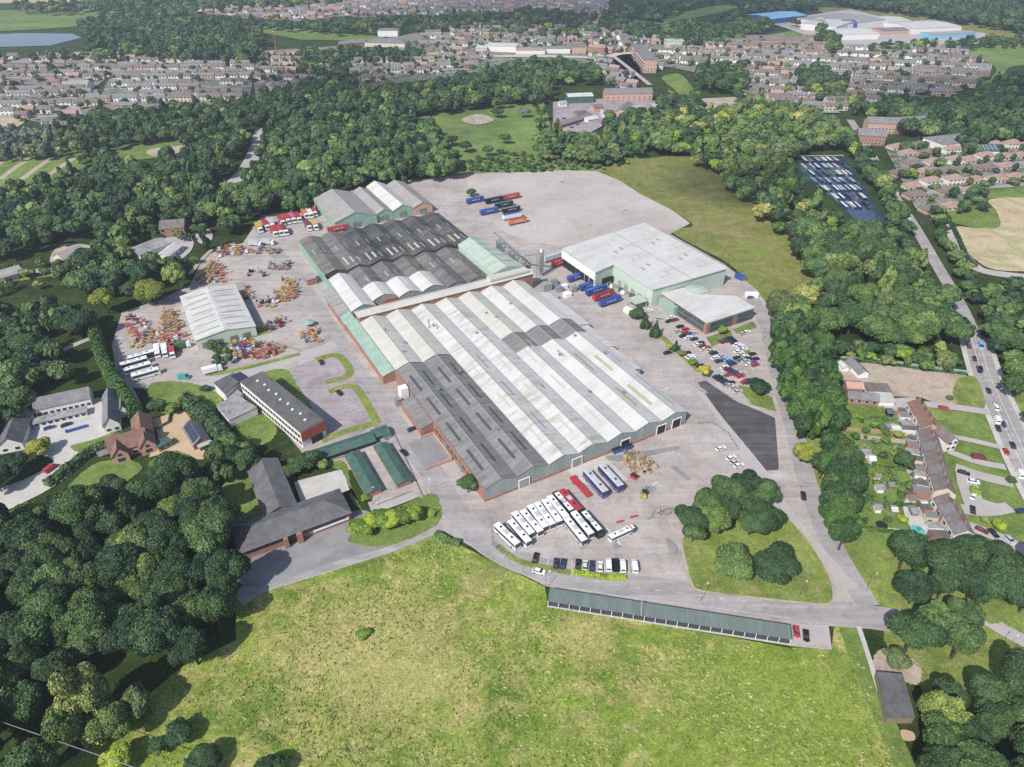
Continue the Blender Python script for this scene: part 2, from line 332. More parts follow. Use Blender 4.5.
# internal roads
RM = [(258, 225), (270, 245), (292, 272), (318, 310), (350, 362), (388, 415), (430, 470), (455, 510), (490, 545), (545, 570), (620, 584), (700, 594), (790, 606), (870, 617), (905, 622)]
ribbon('works_road', RM, 9, 'road'); kerb('kerb', RM[6:13], off=-4.6)
RR = [(748, 292), (766, 325), (778, 375), (794, 430), (808, 485), (832, 545), (868, 606)]
ribbon('works_road', RR, 7.5, 'road'); kerb('kerb', RR, off=-3.9)
ribbon('works_road', [(238, 600), (262, 585), (330, 563), (390, 545), (440, 524)], 7, 'road'); kerb('kerb', [(262, 591.5), (330, 571.5), (395, 549), (436, 532)])
ribbon('works_road', [(700, 385), (735, 432), (765, 485), (805, 540), (850, 590)], 7, 'lane')
ribbon('works_road', [(188, 392), (225, 379), (270, 367), (335, 344)], 6.5, 'lane')
ribbon('works_road', [(420, 490), (395, 500), (370, 508)], 6, 'lane')
poly('fresh_tarmac', [(697, 383), (706, 380.5), (738, 402), (775, 418), (779, 470), (766, 471), (745, 445), (720, 415)], 'fresh_tarmac')
poly('tarmac_patch', [(420, 438), (440, 428), (452, 452), (432, 461)], 'tarmac')
poly('tarmac_patch', [(598, 458), (678, 446), (680, 449), (650, 456), (618, 462)], 'tarmac')
poly('pale_slab', [(560, 462), (600, 452), (628, 480), (600, 490), (575, 480)], 'gravel')
spoly('forecourt', [(236, 580), (238, 558), (300, 532), (354, 511), (374, 515), (388, 530), (392, 545), (330, 563), (262, 586)], 'tarmac')
poly('parking_pad', [(294, 482), (343, 469), (352, 489), (303, 508)], 'gravel')
poly('car_park', [(287, 369), (309, 362), (333, 353), (350, 371), (362, 384), (392, 422), (345, 446), (322, 440), (304, 410)], 'carpark_tarmac')
spoly('lawn', [(262, 374), (286, 369.5), (298, 386), (312, 408), (298, 404), (280, 388)], 'lawn', k=2)
ribbon('grass_strip', [(316, 360), (337, 355.5), (350, 371), (342, 379), (325, 382)], 3.8, 'verge')
ribbon('grass_strip', [(329, 392), (352, 386), (364, 399), (378, 424)], 3.6, 'verge')
ribbon('grass_strip', [(322, 441), (345, 432), (376, 423)], 3.6, 'verge')
ribbon('grass_strip', [(209, 375), (250, 367), (300, 354)], 2.6, 'verge')
poly('lawn', [(222, 336), (262, 327), (272, 332), (226, 346)], 'lawn')
spoly('lawn', [(236, 425), (262, 415), (276, 425), (272, 440), (250, 445)], 'lawn')
spoly('lawn', [(225, 480), (246, 470), (262, 515), (235, 525), (222, 560), (218, 520)], 'lawn')
spoly('lawn', [(150, 385), (190, 383), (222, 398), (205, 415), (160, 412)], 'lawn')
spoly('lawn', [(318, 468), (345, 462), (352, 500), (362, 510), (350, 490), (340, 470)], 'lawn', k=2)
spoly('grass_island', [(682, 548), (690, 530), (720, 512), (770, 505), (798, 530), (820, 560), (832, 588), (829, 603), (790, 601), (700, 590), (690, 578)], 'verge')
rt_ = random.Random(9); tb_ = MB(); MW = [P(*q) for q in [(262, 600), (330, 580), (400, 553), (437, 540), (500, 572), (545, 600), (600, 618), (790, 655), (860, 650), (905, 780), (110, 780), (200, 690), (240, 645)]]; tx0, tx1 = min(q[0] for q in MW), max(q[0] for q in MW); ty0, ty1 = min(q[1] for q in MW), max(q[1] for q in MW); hu_ = []
for _ in range(26000):
    X, Y = rt_.uniform(tx0, tx1), rt_.uniform(ty0, ty1)
    if math.sin(X * .11 + 2 * math.sin(Y * .07)) + math.sin(Y * .17 + X * .05) + rt_.uniform(-1.6, 1.6) < -.3 or not inpoly(X, Y, MW): continue
    s_ = rt_.uniform(.18, .5); h_ = s_ * rt_.uniform(.3, .8); a_ = rt_.uniform(0, 3.14); hv = rt_.random()
    for k_ in (0, 1.3):
        c_, n_ = math.cos(a_ + k_) * s_, math.sin(a_ + k_) * s_; lx, ly = rt_.uniform(-.25, .25), rt_.uniform(-.25, .25)
        tb_.face([(X - c_, Y - n_, 0), (X + c_, Y + n_, 0), (X + c_ * .8 + lx, Y + n_ * .8 + ly, h_), (X - c_ * .8 + lx, Y - n_ * .8 + ly, h_)]); hu_.append(hv)
m, nt, b = nt_new('tuft'); at = nt.nodes.new('ShaderNodeAttribute'); at.attribute_name = 'hue'; lnk(nt, ramp(nt, at.outputs['Fac'], [(0, (.09, .17, .03)), (.4, (.17, .25, .05)), (.7, (.30, .32, .09)), (1, (.52, .45, .24))]), b.inputs['Base Color']); b.inputs['Roughness'].default_value = .8; MC['tuft'] = m
tu = tb_.build('grass_tufts', 'tuft'); tu['kind'] = 'stuff'; tu['label'] = 'rough grass tufts standing all over the meadow'; a_ = tu.data.attributes.new('hue', 'FLOAT', 'FACE'); a_.data.foreach_set('value', hu_)
for nm_, mt_, sd_ in (('yard_patch', 'tarmac', 1), ('yard_patch', 'gravel', 2), ('yard_stain', 'road', 3)):
    rp = random.Random(sd_); pb = MB(); LAY[0] += .006
    for _ in range(34):
        X, Y = P(rp.choice((rp.uniform(500, 690), rp.uniform(600, 770), rp.uniform(200, 330), rp.uniform(440, 640))), rp.choice((rp.uniform(450, 575), rp.uniform(180, 300), rp.uniform(230, 400)))); q = PX(X, Y)
        if not inpoly(q[0], q[1], [(262, 225), (410, 185), (600, 180), (690, 224), (757, 290), (775, 350), (800, 440), (815, 515), (690, 530), (690, 580), (545, 570), (470, 530), (440, 480), (330, 300)]): continue
        a_, sx, sy = SA + rp.choice((0, 1.57)) + rp.uniform(-.1, .1), rp.uniform(1.2, 9), rp.uniform(.8, 3.2); c_, n_ = math.cos(a_), math.sin(a_)
        pb.face([(X + dx * sx * c_ - dy * sy * n_, Y + dx * sx * n_ + dy * sy * c_, LAY[0]) for dx, dy in ((-.5, -.5), (.5, -.5), (.5, .5), (-.5, .5))])
    o = pb.build(nm_, mt_); o['kind'] = 'structure'
for q in ([(662, 318), (738, 392)], [(690, 330), (758, 385)], [(716, 340), (762, 372)], [(300, 395), (322, 432)], [(330, 378), (362, 420)]): dashes('bay_marking', q, wd=4.4, L=.14, G=2.4)
dashes('bay_marking', [(548, 562), (580, 566), (640, 569)], wd=4.4, L=.14, G=2.5); dashes('road_marking', [(500, 556), (545, 572), (620, 586), (700, 596), (790, 608)], L=1.5, G=5, wd=.12)
ribbon('worn_verge', [(682, 548), (690, 580), (700, 591), (745, 597), (800, 603), (829, 604), (833, 588), (821, 560), (799, 529)], .8, 'dirt')
ribbon('footpath', [(700, 540), (699, 587)], .9, 'verge')
spoly('lawn', [(352, 535), (425, 495), (440, 505), (436, 525), (392, 545), (360, 545)], 'lawn', k=2)
ribbon('grass_strip', [(497, 546), (520, 562), (560, 571), (570, 573)], 2.2, 'verge')
poly('planting_bed', [(738, 352), (748, 349), (752, 354), (742, 357)], 'verge')
for q in ([(706, 338), (730, 330), (733, 337), (712, 347)], [(733, 330), (752, 322), (757, 327), (738, 335)], [(735, 385), (752, 388), (772, 398), (776, 412), (752, 405)]): poly('lawn', q, 'lawn')
ribbon('planting_strip', [(632, 312), (665, 340), (700, 372)], 3.0, 'verge')
# left: white cottages court, cottage drive, lanes
spoly('courtyard', [(28, 440), (45, 415), (98, 398), (112, 405), (116, 430), (98, 440), (92, 455), (62, 482), (20, 505), (-20, 520), (-20, 498), (25, 480), (55, 462), (40, 455)], 'gravel', k=2)
spoly('gravel_drive', [(143, 424), (162, 417), (185, 412), (200, 436), (206, 456), (198, 460), (177, 451), (149, 458), (158, 442), (156, 430)], 'tan_gravel', k=2)
spoly('lawn', [(68, 488), (92, 466), (118, 460), (135, 462), (142, 470), (118, 488), (100, 498), (72, 497)], 'lawn')
spoly('lawn', [(150, 462), (175, 452), (190, 458), (180, 468), (155, 470)], 'lawn')
spoly('lawn', [(72, 446), (95, 440), (115, 433), (120, 442), (92, 450), (76, 452)], 'lawn')
ribbon('lane', [(60, 352), (95, 338), (98, 350), (110, 372), (130, 392), (142, 420)], 3.5, 'lane')
ribbon('lane', [(-20, 275), (30, 272), (75, 268), (95, 262)], 6, 'lane')
ribbon('grass_strip', [(20, 280), (60, 274), (95, 270)], 4, 'verge')
spoly('yard', [(160, 240), (190, 238), (192, 250), (176, 262), (160, 256)], 'lane')
spoly('yard', [(196, 232), (210, 230), (212, 240), (200, 244)], 'lane')
spoly('yard', [(50, 262), (62, 245), (98, 248), (90, 264), (65, 272)], 'lane')
ribbon('river', [(262, 128), (256, 150), (244, 172), (225, 190), (205, 205)], 12, 'lane')
ribbon('footpath', [(190, 275), (200, 262), (212, 250)], 2.5, 'dirt')
# right: main road, lanes, yard, crop field
RD = [(850, 120), (866, 145), (880, 170), (895, 197), (914, 226), (937, 266), (958, 302), (974, 336), (986, 377), (1003, 415), (1028, 470), (1060, 530), (1100, 610)]
ribbon('pavement', RD[7:], 15, 'gravel'); kerb('kerb', [(697, 383), (720, 415), (745, 445), (766, 471)]); kerb('kerb', [(779, 470), (775, 418), (738, 402), (706, 380.5)])
ribbon('main_road', RD[:8], 7.0, 'road'); ribbon('main_road', RD[7:], 10.5, 'road'); kerb('kerb', RD[7:], off=5.4); kerb('kerb', RD[7:], off=-5.4)
dashes('road_marking', RD[7:], off=0); dashes('road_marking', RD[7:], off=1.6, L=40, G=1); dashes('road_marking', RD[7:], off=-1.6, L=40, G=1)
ribbon('side_road', [(930, 210), (938, 218), (951, 232), (961, 253), (973, 266), (990, 273), (1040, 279), (1100, 285)], 8, 'lane')
spoly('crop_field', [(953, 228), (985, 229), (1000, 226), (996, 212), (990, 200), (1040, 198), (1150, 205), (1150, 280), (1040, 273), (994, 270), (975, 260), (963, 246)], 'crop', k=3)
spoly('pasture', [(948, 221), (985, 229), (1000, 226), (996, 212), (990, 199), (1100, 198), (1100, 190), (985, 188), (950, 205)], 'lawn', k=2)
poly('dirt_yard', [(831, 361), (870, 364), (966, 376), (980, 411), (948, 409), (920, 398), (886, 397), (845, 384)], 'dirt')
spoly('grass', [(958, 380), (975, 378), (984, 400), (982, 410), (960, 408), (952, 395)], 'verge', k=2)
for l, w_ in (([(925, 405), (955, 408), (988, 413)], 4.5), ([(950, 437), (975, 442), (1000, 448)], 3), ([(948, 452), (975, 462), (1005, 468)], 3.5), ([(955, 468), (985, 478), (1012, 484)], 5), ([(962, 510), (985, 512), (1010, 508)], 5), ([(960, 525), (985, 533), (1015, 546), (1040, 560)], 5)):
    ribbon('lane', l, w_, 'lane')
spoly('parking_apron', [(955, 470), (975, 478), (982, 500), (1004, 506), (1002, 516), (972, 515), (962, 500)], 'lane', k=2)
ribbon('footpath', [(852, 528), (900, 532), (938, 542)], 1.8, 'gravel'); ribbon('garden_path', [(853, 437), (890, 441), (925, 445)], 3, 'dirt')
spoly('garden', [(905, 500), (930, 505), (955, 545), (925, 545), (905, 520)], 'gravel', k=2)
for q in ([(905, 470), (925, 476), (935, 490), (915, 488)], [(898, 420), (922, 424), (925, 436), (900, 434)], [(880, 400), (915, 398), (922, 412), (885, 412)], [(905, 452), (925, 458), (928, 466), (905, 466)]): poly('patio', q, 'lane')
ribbon('footpath', [(858, 627), (864, 645), (872, 670), (879, 693)], 1.4, 'gravel')
spoly('sand_patch', [(875, 655), (890, 648), (918, 665), (920, 680), (914, 686), (876, 672)], 'dirt')
spoly('sand_patch', [(900, 731), (912, 733), (914, 741), (903, 741)], 'tan_gravel')
poly('parking_pad', [(793, 625), (828, 626), (831, 647), (793, 645)], 'lane')
ribbon('lane', [(985, 620), (1010, 635), (1040, 650)], 5, 'lane'); spoly('lawn', [(975, 600), (1010, 596), (1020, 612), (990, 625)], 'lawn'); spoly('lawn', [(960, 740), (980, 735), (978, 767), (955, 790)], 'lawn')
# far fields, lake, streets
poly('lake', [(-60, 38), (20, 33.5), (72, 34), (82, 38), (50, 46), (-60, 49)], 'water')
spoly('pasture', [(-60, 14), (60, 9.5), (126, 9), (132, 15), (70, 27), (-60, 32)], 'pasture')
spoly('crop_field', [(-60, 3), (60, 3), (90, 1), (90, -4), (-60, -4)], 'crop', k=2)
spoly('pasture', [(-60, 162), (20, 155), (60, 149), (85, 152), (98, 158), (85, 168), (30, 188), (-60, 195)], 'lawn')
poly('concrete_apron', [(306, 462), (372, 428), (394, 434), (424, 500), (412, 492), (376, 506), (358, 480), (345, 457), (318, 464)], 'concrete')
for a in (0, 22, 44, 66): ribbon('worn_strip', [(a + 8, 159), (a - 6, 168), (a - 22, 180)], 5, 'dirt')
spoly('pasture', [(112, 148), (150, 143), (200, 135), (240, 133), (238, 142), (200, 146), (160, 158), (115, 160)], 'pasture', k=3)
spoly('bare_earth', [(150, 150), (175, 147), (195, 146), (170, 156), (150, 156)], 'dirt')
spoly('crop_field', [(-20, 120), (5, 112), (20, 113), (25, 122), (10, 130), (-20, 131)], 'crop')
spoly('bare_earth', [(462, 120), (474, 115), (486, 116), (494, 121), (480, 125), (468, 124)], 'dirt')
poly('pasture', [(264, 27), (290, 28), (340, 34), (388, 37), (372, 41), (300, 40), (262, 33)], 'pasture')
spoly('pasture', [(662, 19), (690, 11), (722, 5.5), (760, 5), (735, 10), (700, 17), (672, 22)], 'pasture')
spoly('pasture', [(736, 42), (775, 34), (800, 31), (815, 36), (775, 43)], 'pasture')
spoly('pasture', [(820, 8), (880, 11), (960, 22), (1040, 36), (1040, 40), (950, 33), (880, 22), (830, 15)], 'rough_field', k=3)
spoly('pasture', [(925, 48), (975, 44), (1100, 42), (1100, 64), (1020, 66), (1003, 75), (990, 95), (975, 100), (978, 88), (996, 72), (985, 62), (955, 56)], 'pasture')
spoly('pasture', [(662, 78), (680, 75), (694, 90), (700, 98), (686, 100), (674, 90)], 'lawn')
spoly('pasture', [(990, 138), (1024, 132), (1060, 135), (1040, 143), (992, 144)], 'pasture')
# ------------------------------------------------------------------ the long factory, in its own site frame (x along the front, y away along the ridges)
def site_thing(name, label, cat, u, v, group=None, rot=0.0):
    return thing(name, label, cat, (*W(u, v), 0), SA + rot, group)
BW = 13.447
def bay(parent, x0, x1, y0, y1, e, r, m, seg=10, thick=.18, over=.25, arch=0.0, seams=True, name='roof_bay'):
    b = MB(); n = seg if arch else 2; pts = []
    for i in range(n + 1):
        t = i / n; x = x0 + (x1 - x0) * t
        z = e + (r - e) * ((1 - (2 * t - 1) ** 2) * arch + (1 - abs(2 * t - 1)) * (1 - arch)); pts.append((x, z))
    ya, yb = y0 - over, y1 + over
    for i in range(n):
        (xa, za), (xb, zb) = pts[i], pts[i + 1]
        b.face([(xa, ya, za), (xb, ya, zb), (xb, yb, zb), (xa, yb, za)])
        b.face([(xa, ya, za - thick), (xb, ya, zb - thick), (xb, ya, zb), (xa, ya, za)]); b.face([(xb, yb, zb - thick), (xa, yb, za - thick), (xa, yb, za), (xb, yb, zb)])
    b.face([(x0, yb, e - thick), (x0, ya, e - thick), (x0, ya, e), (x0, yb, e)]); b.face([(x1, ya, e - thick), (x1, yb, e - thick), (x1, yb, e), (x1, ya, e)])
    o = b.build(name, m, parent)
    if seams:
        s = MB(); xm = (x0 + x1) / 2; s.box(xm, (y0 + y1) / 2, r - .03, .35, (y1 - y0) + .4, .14)
        s.build('ridge_cap', 'gutter' if 'dark' not in m and 'mid' not in m else 'mid_roof', o)
    return o
def gable_end(b, x0, x1, y, e, r, m=0, z0=0.0, arch=0.0, face=-1):
    xs = [x0 + (x1 - x0) * i / 8 for i in range(9)]
    top = [(x, y, e + (r - e) * ((1 - (2 * i / 8 - 1) ** 2) * arch + (1 - abs(2 * i / 8 - 1)) * (1 - arch)) - .1) for i, x in enumerate(xs)]
    f = [(x0, y, z0), (x1, y, z0)] + top[::-1]; b.face(f if face < 0 else f[::-1], m)
def strip_on(parent, x0, x1, e, r, xs, ya, yb, wd, m, name='skylight'):
    xm = (x0 + x1) / 2; b = MB(); q = []
    for x in (xs - wd / 2, xs + wd / 2):
        t = 1 - abs(x - xm) / (xm - x0); q.append((x, e + (r - e) * t + .06))
    b.face([(q[0][0], ya, q[0][1]), (q[1][0], ya, q[1][1]), (q[1][0], yb, q[1][1]), (q[0][0], yb, q[0][1])])
    for k, s in ((0, -1), (1, 1)):
        f = [(q[k][0], ya, q[k][1] - .09), (q[k][0], yb, q[k][1] - .09), (q[k][0], yb, q[k][1]), (q[k][0], ya, q[k][1])]; b.face(f if s > 0 else f[::-1])
    return b.build(name, m, parent)
EV, RG = 6.5, 8.6
fac = site_thing('factory_building', 'huge multi-gabled factory with white and grey sheeted roofs behind the parked coaches', 'factory', 0, 0)
w = MB(); L = 7 * BW
w.face([(0, 134.5, 0), (0, 0, 0), (0, 0, EV), (0, 134.5, EV)], 0); w.face([(L, 0, 0), (L, 134.5, 0), (L, 134.5, EV), (L, 0, EV)], 0)
w.build('side_wall', 'brick', fac)
w = MB()
for i in range(7): gable_end(w, i * BW, (i + 1) * BW, 0, EV, RG)
w.build('front_wall', 'grey_clad', fac)
w = MB()
for i in range(7): gable_end(w, i * BW, (i + 1) * BW, 134.5, EV, RG, face=1)
w.build('rear_wall', 'brick', fac)
w = MB()
for i in range(7): w.box(i * BW + BW / 2, -.12, 0, BW - .1, .24, 1.1)
w.build('brick_plinth', 'brick', fac)
for i in range(2):
    bay(fac, i * BW, (i + 1) * BW, 0, 86.3, EV, RG, 'grey_roof'); bay(fac, i * BW, (i + 1) * BW, 86.8, 134.5, EV + .25, RG + .35, 'cream_roof', arch=.25)
for i in range(2, 7):
    if i in (2, 3): bay(fac, i * BW, (i + 1) * BW, 0, 134.5, EV, RG, 'white_roof' if i == 3 else 'white_roof')
    else:
        bay(fac, i * BW, (i + 1) * BW, 0, 72.2, EV, RG, 'white_roof_pale'); bay(fac, i * BW, (i + 1) * BW, 72.7, 86.6, EV - .05, RG - .05, 'grey_roof'); bay(fac, i * BW, (i + 1) * BW, 87.1, 134.5, EV + .1, RG + .2, 'white_roof_pale' if i > 4 else 'cream_roof', arch=.2)
for i in range(8):
    g = MB(); g.box(min(max(i * BW, .3), L - .3), 67, EV - .02, .7, 134, .1); g.build('valley_gutter', 'gutter' if i > 2 else 'mid_roof', fac)
for i in range(2):
    for k, y in enumerate((8, 27, 46, 65)):
        strip_on(fac, i * BW, (i + 1) * BW, EV, RG, i * BW + BW * .27, y, y + 13, 1.1, 'dark_strip')
        strip_on(fac, i * BW, (i + 1) * BW, EV, RG, i * BW + BW * .74, y + 2, y + 14, 1.0, 'dark_strip')
for i in range(2, 5):
    for y in (10, 36, 60): 
        strip_on(fac, i * BW, (i + 1) * BW, EV, RG, i * BW + BW * .3, y, y + 12, .9, 'skylight_dull'); strip_on(fac, i * BW, (i + 1) * BW, EV, RG, i * BW + BW * .72, y + 7, y + 19, .8, 'skylight_grey' if i < 3 else 'skylight_dull')
for i, x, y, l, wd, mm in ((5, .75, 12, 15, 1.5, 'skylight_olive'), (5, .68, 42, 16, 1.6, 'skylight_olive'), (6, .2, 10, 16, 1.5, 'skylight_olive'), (6, .25, 38, 14, 1.4, 'skylight_olive'), (6, .8, 5, 26, .7, 'skylight_grey'), (6, .8, 42, 12, .7, 'skylight_grey'), (3, .62, 41, 4, 4.6, 'slate'), (5, .3, 58, 6, 1.2, 'skylight_olive')):
    strip_on(fac, i * BW, (i + 1) * BW, EV, RG, (i + x) * BW, y, y + l, wd, mm)
for x, y in ((10, 62), (24, 70), (19, 25), (45, 95), (58, 110), (60, 103), (73, 112), (66, 30), (78, 22), (70, 60), (85, 70), (88, 50), (30, 112), (12, 105), (8, 96)):
    i = int(x // BW); z = EV + (RG - EV) * (1 - abs(x - (i + .5) * BW) / (BW / 2)); v = MB(); v.box(x, y, z - .2, .9, .9, .9); v.box(x, y, z + .7, 1.3, 1.3, .2); v.build('roof_vent', 'steel', fac)
for x, y, h in ((7.1, 117.1, 5), (28, 113, 6), (30.5, 109, 4)):
    v = MB(); v.cyl(x, y, 7, .2, h * .7, 8); v.cyl(x, y, 7 + h * .7, .35, .35, 8, .2); v.build('flue', 'dark_strip', fac)
for x, y0, z1 in ((16.5, 0, 4), (40, 0, 4.2), (63, 0, 4), (81, 0, 4.2), (89, 0, 4.5)):
    d = MB(); d.box(x, -.32, 0, 4.2, .1, z1); o = d.build('loading_door', 'black' if x > 60 else 'shed_roof', fac)
    d = MB(); d.box(x, -.30, z1 + .02, 4.8, .3, .3); d.box(x - 2.25, -.3, 0, .3, .28, z1); d.box(x + 2.25, -.3, 0, .3, .28, z1); d.build('door_frame', 'white_paint', o)
for y in (20, 34): 
    d = MB(); d.box(-.1, y, 0, .2, 4, 3.6); d.build('door', 'slate', fac)
for k in range(11):
    d = MB(); d.box(-.06, 6 + 3.6 * k, 2.6, .16, 2.2, 1.3); d.build('window', 'glass', fac)
# lean-tos on both sides
def leanto(parent, x0, x1, y0, y1, z0, z1, roof, wall, name='lean_to'):
    b = MB(); b.prism([(x0, y0), (x1, y0), (x1, y1), (x0, y1)], 0, min(z0, z1) - .15)
    b.face([(x0, y0 - .01, min(z0, z1) - .15), (x1, y0 - .01, min(z0, z1) - .15), (x1, y0 - .01, z1 - .1), (x0, y0 - .01, z0 - .1)])
    o = b.build(name, wall, parent); r = MB()
    r.face([(x0 - .2, y0 - .2, z0), (x1 + .0, y0 - .2, z1), (x1 + .0, y1 + .2, z1), (x0 - .2, y1 + .2, z0)])
    r.face([(x0 - .2, y0 - .2, z0 - .15), (x1, y0 - .2, z1 - .15), (x1, y0 - .2, z1), (x0 - .2, y0 - .2, z0)])
    xx, zz = (x0 - .2, z0) if z0 < z1 else (x1, z1); f = [(xx, y1, zz - .15), (xx, y0, zz - .15), (xx, y0, zz), (xx, y1, zz)]; r.face(f if z0 < z1 else f[::-1])
    r.build('roof', roof, o); return o
leanto(fac, -5.6, -.1, 88, 141, 4.4, 6.0, 'green_roof', 'brick')
leanto(fac, -5.4, -.1, 45.5, 66.5, 4.2, 5.6, 'grey_roof', 'brick'); leanto(fac, -5.9, -.15, 141.3, 150.5, 4.0, 5.6, 'green_roof', 'brick')
leanto(fac, L + .1, L + 7.2, 81, 120, 6.2, 4.6, 'white_roof_pale', 'brick'); leanto(fac, L + .1, L + 5.8, 58, 80, 6.0, 4.8, 'white_roof', 'brick'); leanto(fac, L + .1, L + 4.2, 36, 57, 6.2, 5.2, 'white_roof_pale', 'grey_clad')
for y in (80.6, 57.6): d = MB(); d.box(L + 3.2, y - .12, 0, 4.0, .12, 3.8); d.build('red_door', 'red_panel', fac)
b = MB(); b.prism([(-12, 26), (-.2, 26), (-.2, 44), (-12, 44)], 0, .35); b.build('loading_dock', 'tarmac', fac)
b = MB()
for q in ((-12, 26, -.4, 26.3), (-.7, 26, -.4, 44), (-5, 44, -.4, 44.3)): b.box((q[0] + q[2]) / 2, (q[1] + q[3]) / 2, 0, q[2] - q[0] if q[2] - q[0] > .3 else .3, q[3] - q[1] if q[3] - q[1] > .3 else .3, 1.6)
b.build('yard_wall', 'pink_brick', fac)
# gallery roof across the back and the plant beside it
gal = site_thing('gallery_building', 'long narrow white gallery roof over a brick wall crossing behind the factory', 'gallery', 0, 134.8)
b = MB(); b.box(50, 3.3, 0, 100, 6.2, 9.6); b.build('wall', 'brick', gal)
b = MB()
for a, c, z0, z1 in ((-.4, 3.3, 9.7, 10.9), (3.3, 7.0, 10.9, 9.7)): b.face([(-.4, a, z0), (100.3, a, z0), (100.3, c, z1), (-.4, c, z1)])
b.face([(-.4, -.4, 9.4), (100.3, -.4, 9.4), (100.3, -.4, 9.7), (-.4, -.4, 9.7)]); b.face([(-.4, 7, 9.4), (-.4, -.4, 9.4), (-.4, -.4, 9.7), (-.4, 3.3, 10.9), (-.4, 7, 9.7)]); b.face([(100.3, -.4, 9.4), (100.3, 7, 9.4), (100.3, 7, 9.7), (100.3, 3.3, 10.9), (100.3, -.4, 9.7)])
b.build('roof', 'cream_roof', gal)
b = MB(); b.box(86, 3.3, 10.6, 24, 5, 1.2); b.build('roof_cowl', 'cream_roof', gal)
# rear works: dark stained roofs
rear = site_thing('rear_works_building', 'older works block with soot-dark multi-bay roofs behind the white gallery', 'factory', 0, 142)
def zb(y): return y - 142
w = MB(); w.face([(0, 107, 0), (0, 8, 0), (0, 8, EV), (0, 107, EV)]); w.face([(L, 55, 0), (L, 109, 0), (L, 109, EV), (L, 55, EV)]); w.face([(6 * BW, 8, 0), (6 * BW, 52, 0), (6 * BW, 52, 5.8), (6 * BW, 8, 5.8)])
for i in range(7): gable_end(w, i * BW, (i + 1) * BW, zb(249), EV, RG, face=1)
w.build('wall', 'green_clad', rear)
w = MB()
for i in range(7): gable_end(w, i * BW, (i + 1) * BW, zb(195.5), EV, RG, z0=4.0)
w.build('step_wall', 'dark_roof', rear)
for i in range(7): bay(rear, i * BW, (i + 1) * BW, zb(195.5), zb(249), EV, RG, 'dark_roof' if i > 1 else 'mid_roof', arch=.15)
for i in range(1, 6): bay(rear, i * BW, (i + 1) * BW, 8 if i > 3 else 28.5, zb(194.6), EV - 1.2, RG - 1.0, 'mid_roof', arch=.15)
bay(rear, 0, BW, 6.5, 27.5, EV - .2, RG + .3, 'white_roof_pale', arch=.3); bay(rear, .3, BW, 28, 47.5, EV - .4, RG + .2, 'white_roof_pale', arch=.3)
for i in range(1, 4): bay(rear, i * BW, (i + 1) * BW, 9 if i != 1 else 12, 28, EV - .2, RG + .1, 'white_roof_pale', arch=.6)
w = MB()
for i in range(0, 4): gable_end(w, i * BW, (i + 1) * BW, 6.4 if i == 0 else (12 if i == 1 else 9), EV - .2, RG + (.3 if i == 0 else .1), 0, 0, .3 if i == 0 else .6)
for i in range(4, 6): gable_end(w, i * BW, (i + 1) * BW, 8, EV - 1.2, RG - 1.0)
w.build('gable_wall', 'grey_clad', rear)
b = MB(); b.box(BW * 2.15, 10.6, 0, 21, 1.2, 6.4); b.build('brick_parapet', 'brick', rear)
for k in range(18):
    i = 1 + k // 3; strip_on(rear, i * BW, (i + 1) * BW, EV + .16, RG + .16, i * BW + BW * (.18, .42, .72)[k % 3], zb(200), zb(200) + (8 if k % 3 else 11), 1.0, 'skylight_olive' if k % 2 else 'skylight_dull')
for k in range(14):
    i = k % 7; strip_on(rear, i * BW, (i + 1) * BW, EV + .16, RG + .16, i * BW + BW * (.22, .68)[k // 7], zb(222), zb(222) + 7, .8, 'skylight_grey')
for k in range(8):
    i = (1, 2, 3, 4, 5, 4, 5, 2)[k]; strip_on(rear, i * BW, (i + 1) * BW, EV - 1.05, RG - .85, i * BW + BW * (.4, .3, .7, .3, .7, .72, .25, .7)[k], 32 + 2 * (k % 3), 39 + 2 * (k % 3), .9, 'skylight_grey')
for x, y, mr, mw in ((-6, 10, 'shed_roof', 'brick'), (-6, 20.5, 'shed_roof', 'brick'), (-5.6, 31, 'shed_roof', 'green_clad')):
    leanto(rear, x, -.15, y, y + 9.8, 3.8, 5.0, mr, mw, 'side_shed')
leanto(rear, -9, -3.5, 58, 66, 3.6, 3.8, 'shed_roof', 'brick', 'side_shed')
grn = site_thing('green_roofed_shed', 'pale green ribbed pitched-roof shed joined to the dark-roofed rear works', 'shed', 82, 148.2)
b = MB(); b.prism([(0, 0), (20, 0), (16, 50), (0, 45)], 0, 7.4); b.build('wall', 'pale_clad', grn)
b = MB()
b.face([(-.3, -.3, 8), (9, -.3, 10.4), (8.5, 47, 10.4), (-.3, 45, 8)]); b.face([(9, -.3, 10.4), (20.3, -.3, 7.8), (16.3, 51, 7.8), (8.5, 47, 10.4)]); b.face([(-.3, -.3, 7.2), (20.3, -.3, 7.2), (20.3, -.3, 7.8), (9, -.3, 10.4), (-.3, -.3, 8)]); b.face([(-.3, 45, 7.2), (-.3, -.3, 7.2), (-.3, -.3, 8), (-.3, 45, 8)])
b.build('roof', 'pale_green_roof', grn)
for y in range(0, 46, 9):
    b = MB(); b.face([(0, y, 8.12), (0, y + .5, 8.12), (9, y + .5, 10.52), (9, y, 10.52)][::-1]); b.face([(9, y, 10.52), (9, y + .5, 10.52), (19, y + .5, 8.2), (19, y, 8.2)][::-1]); b.build('roof_rib', 'green_clad', grn)
plt = site_thing('dust_extraction_plant', 'tall white cyclone tower with ducts beside the pale green shed', 'process plant', 112, 146)
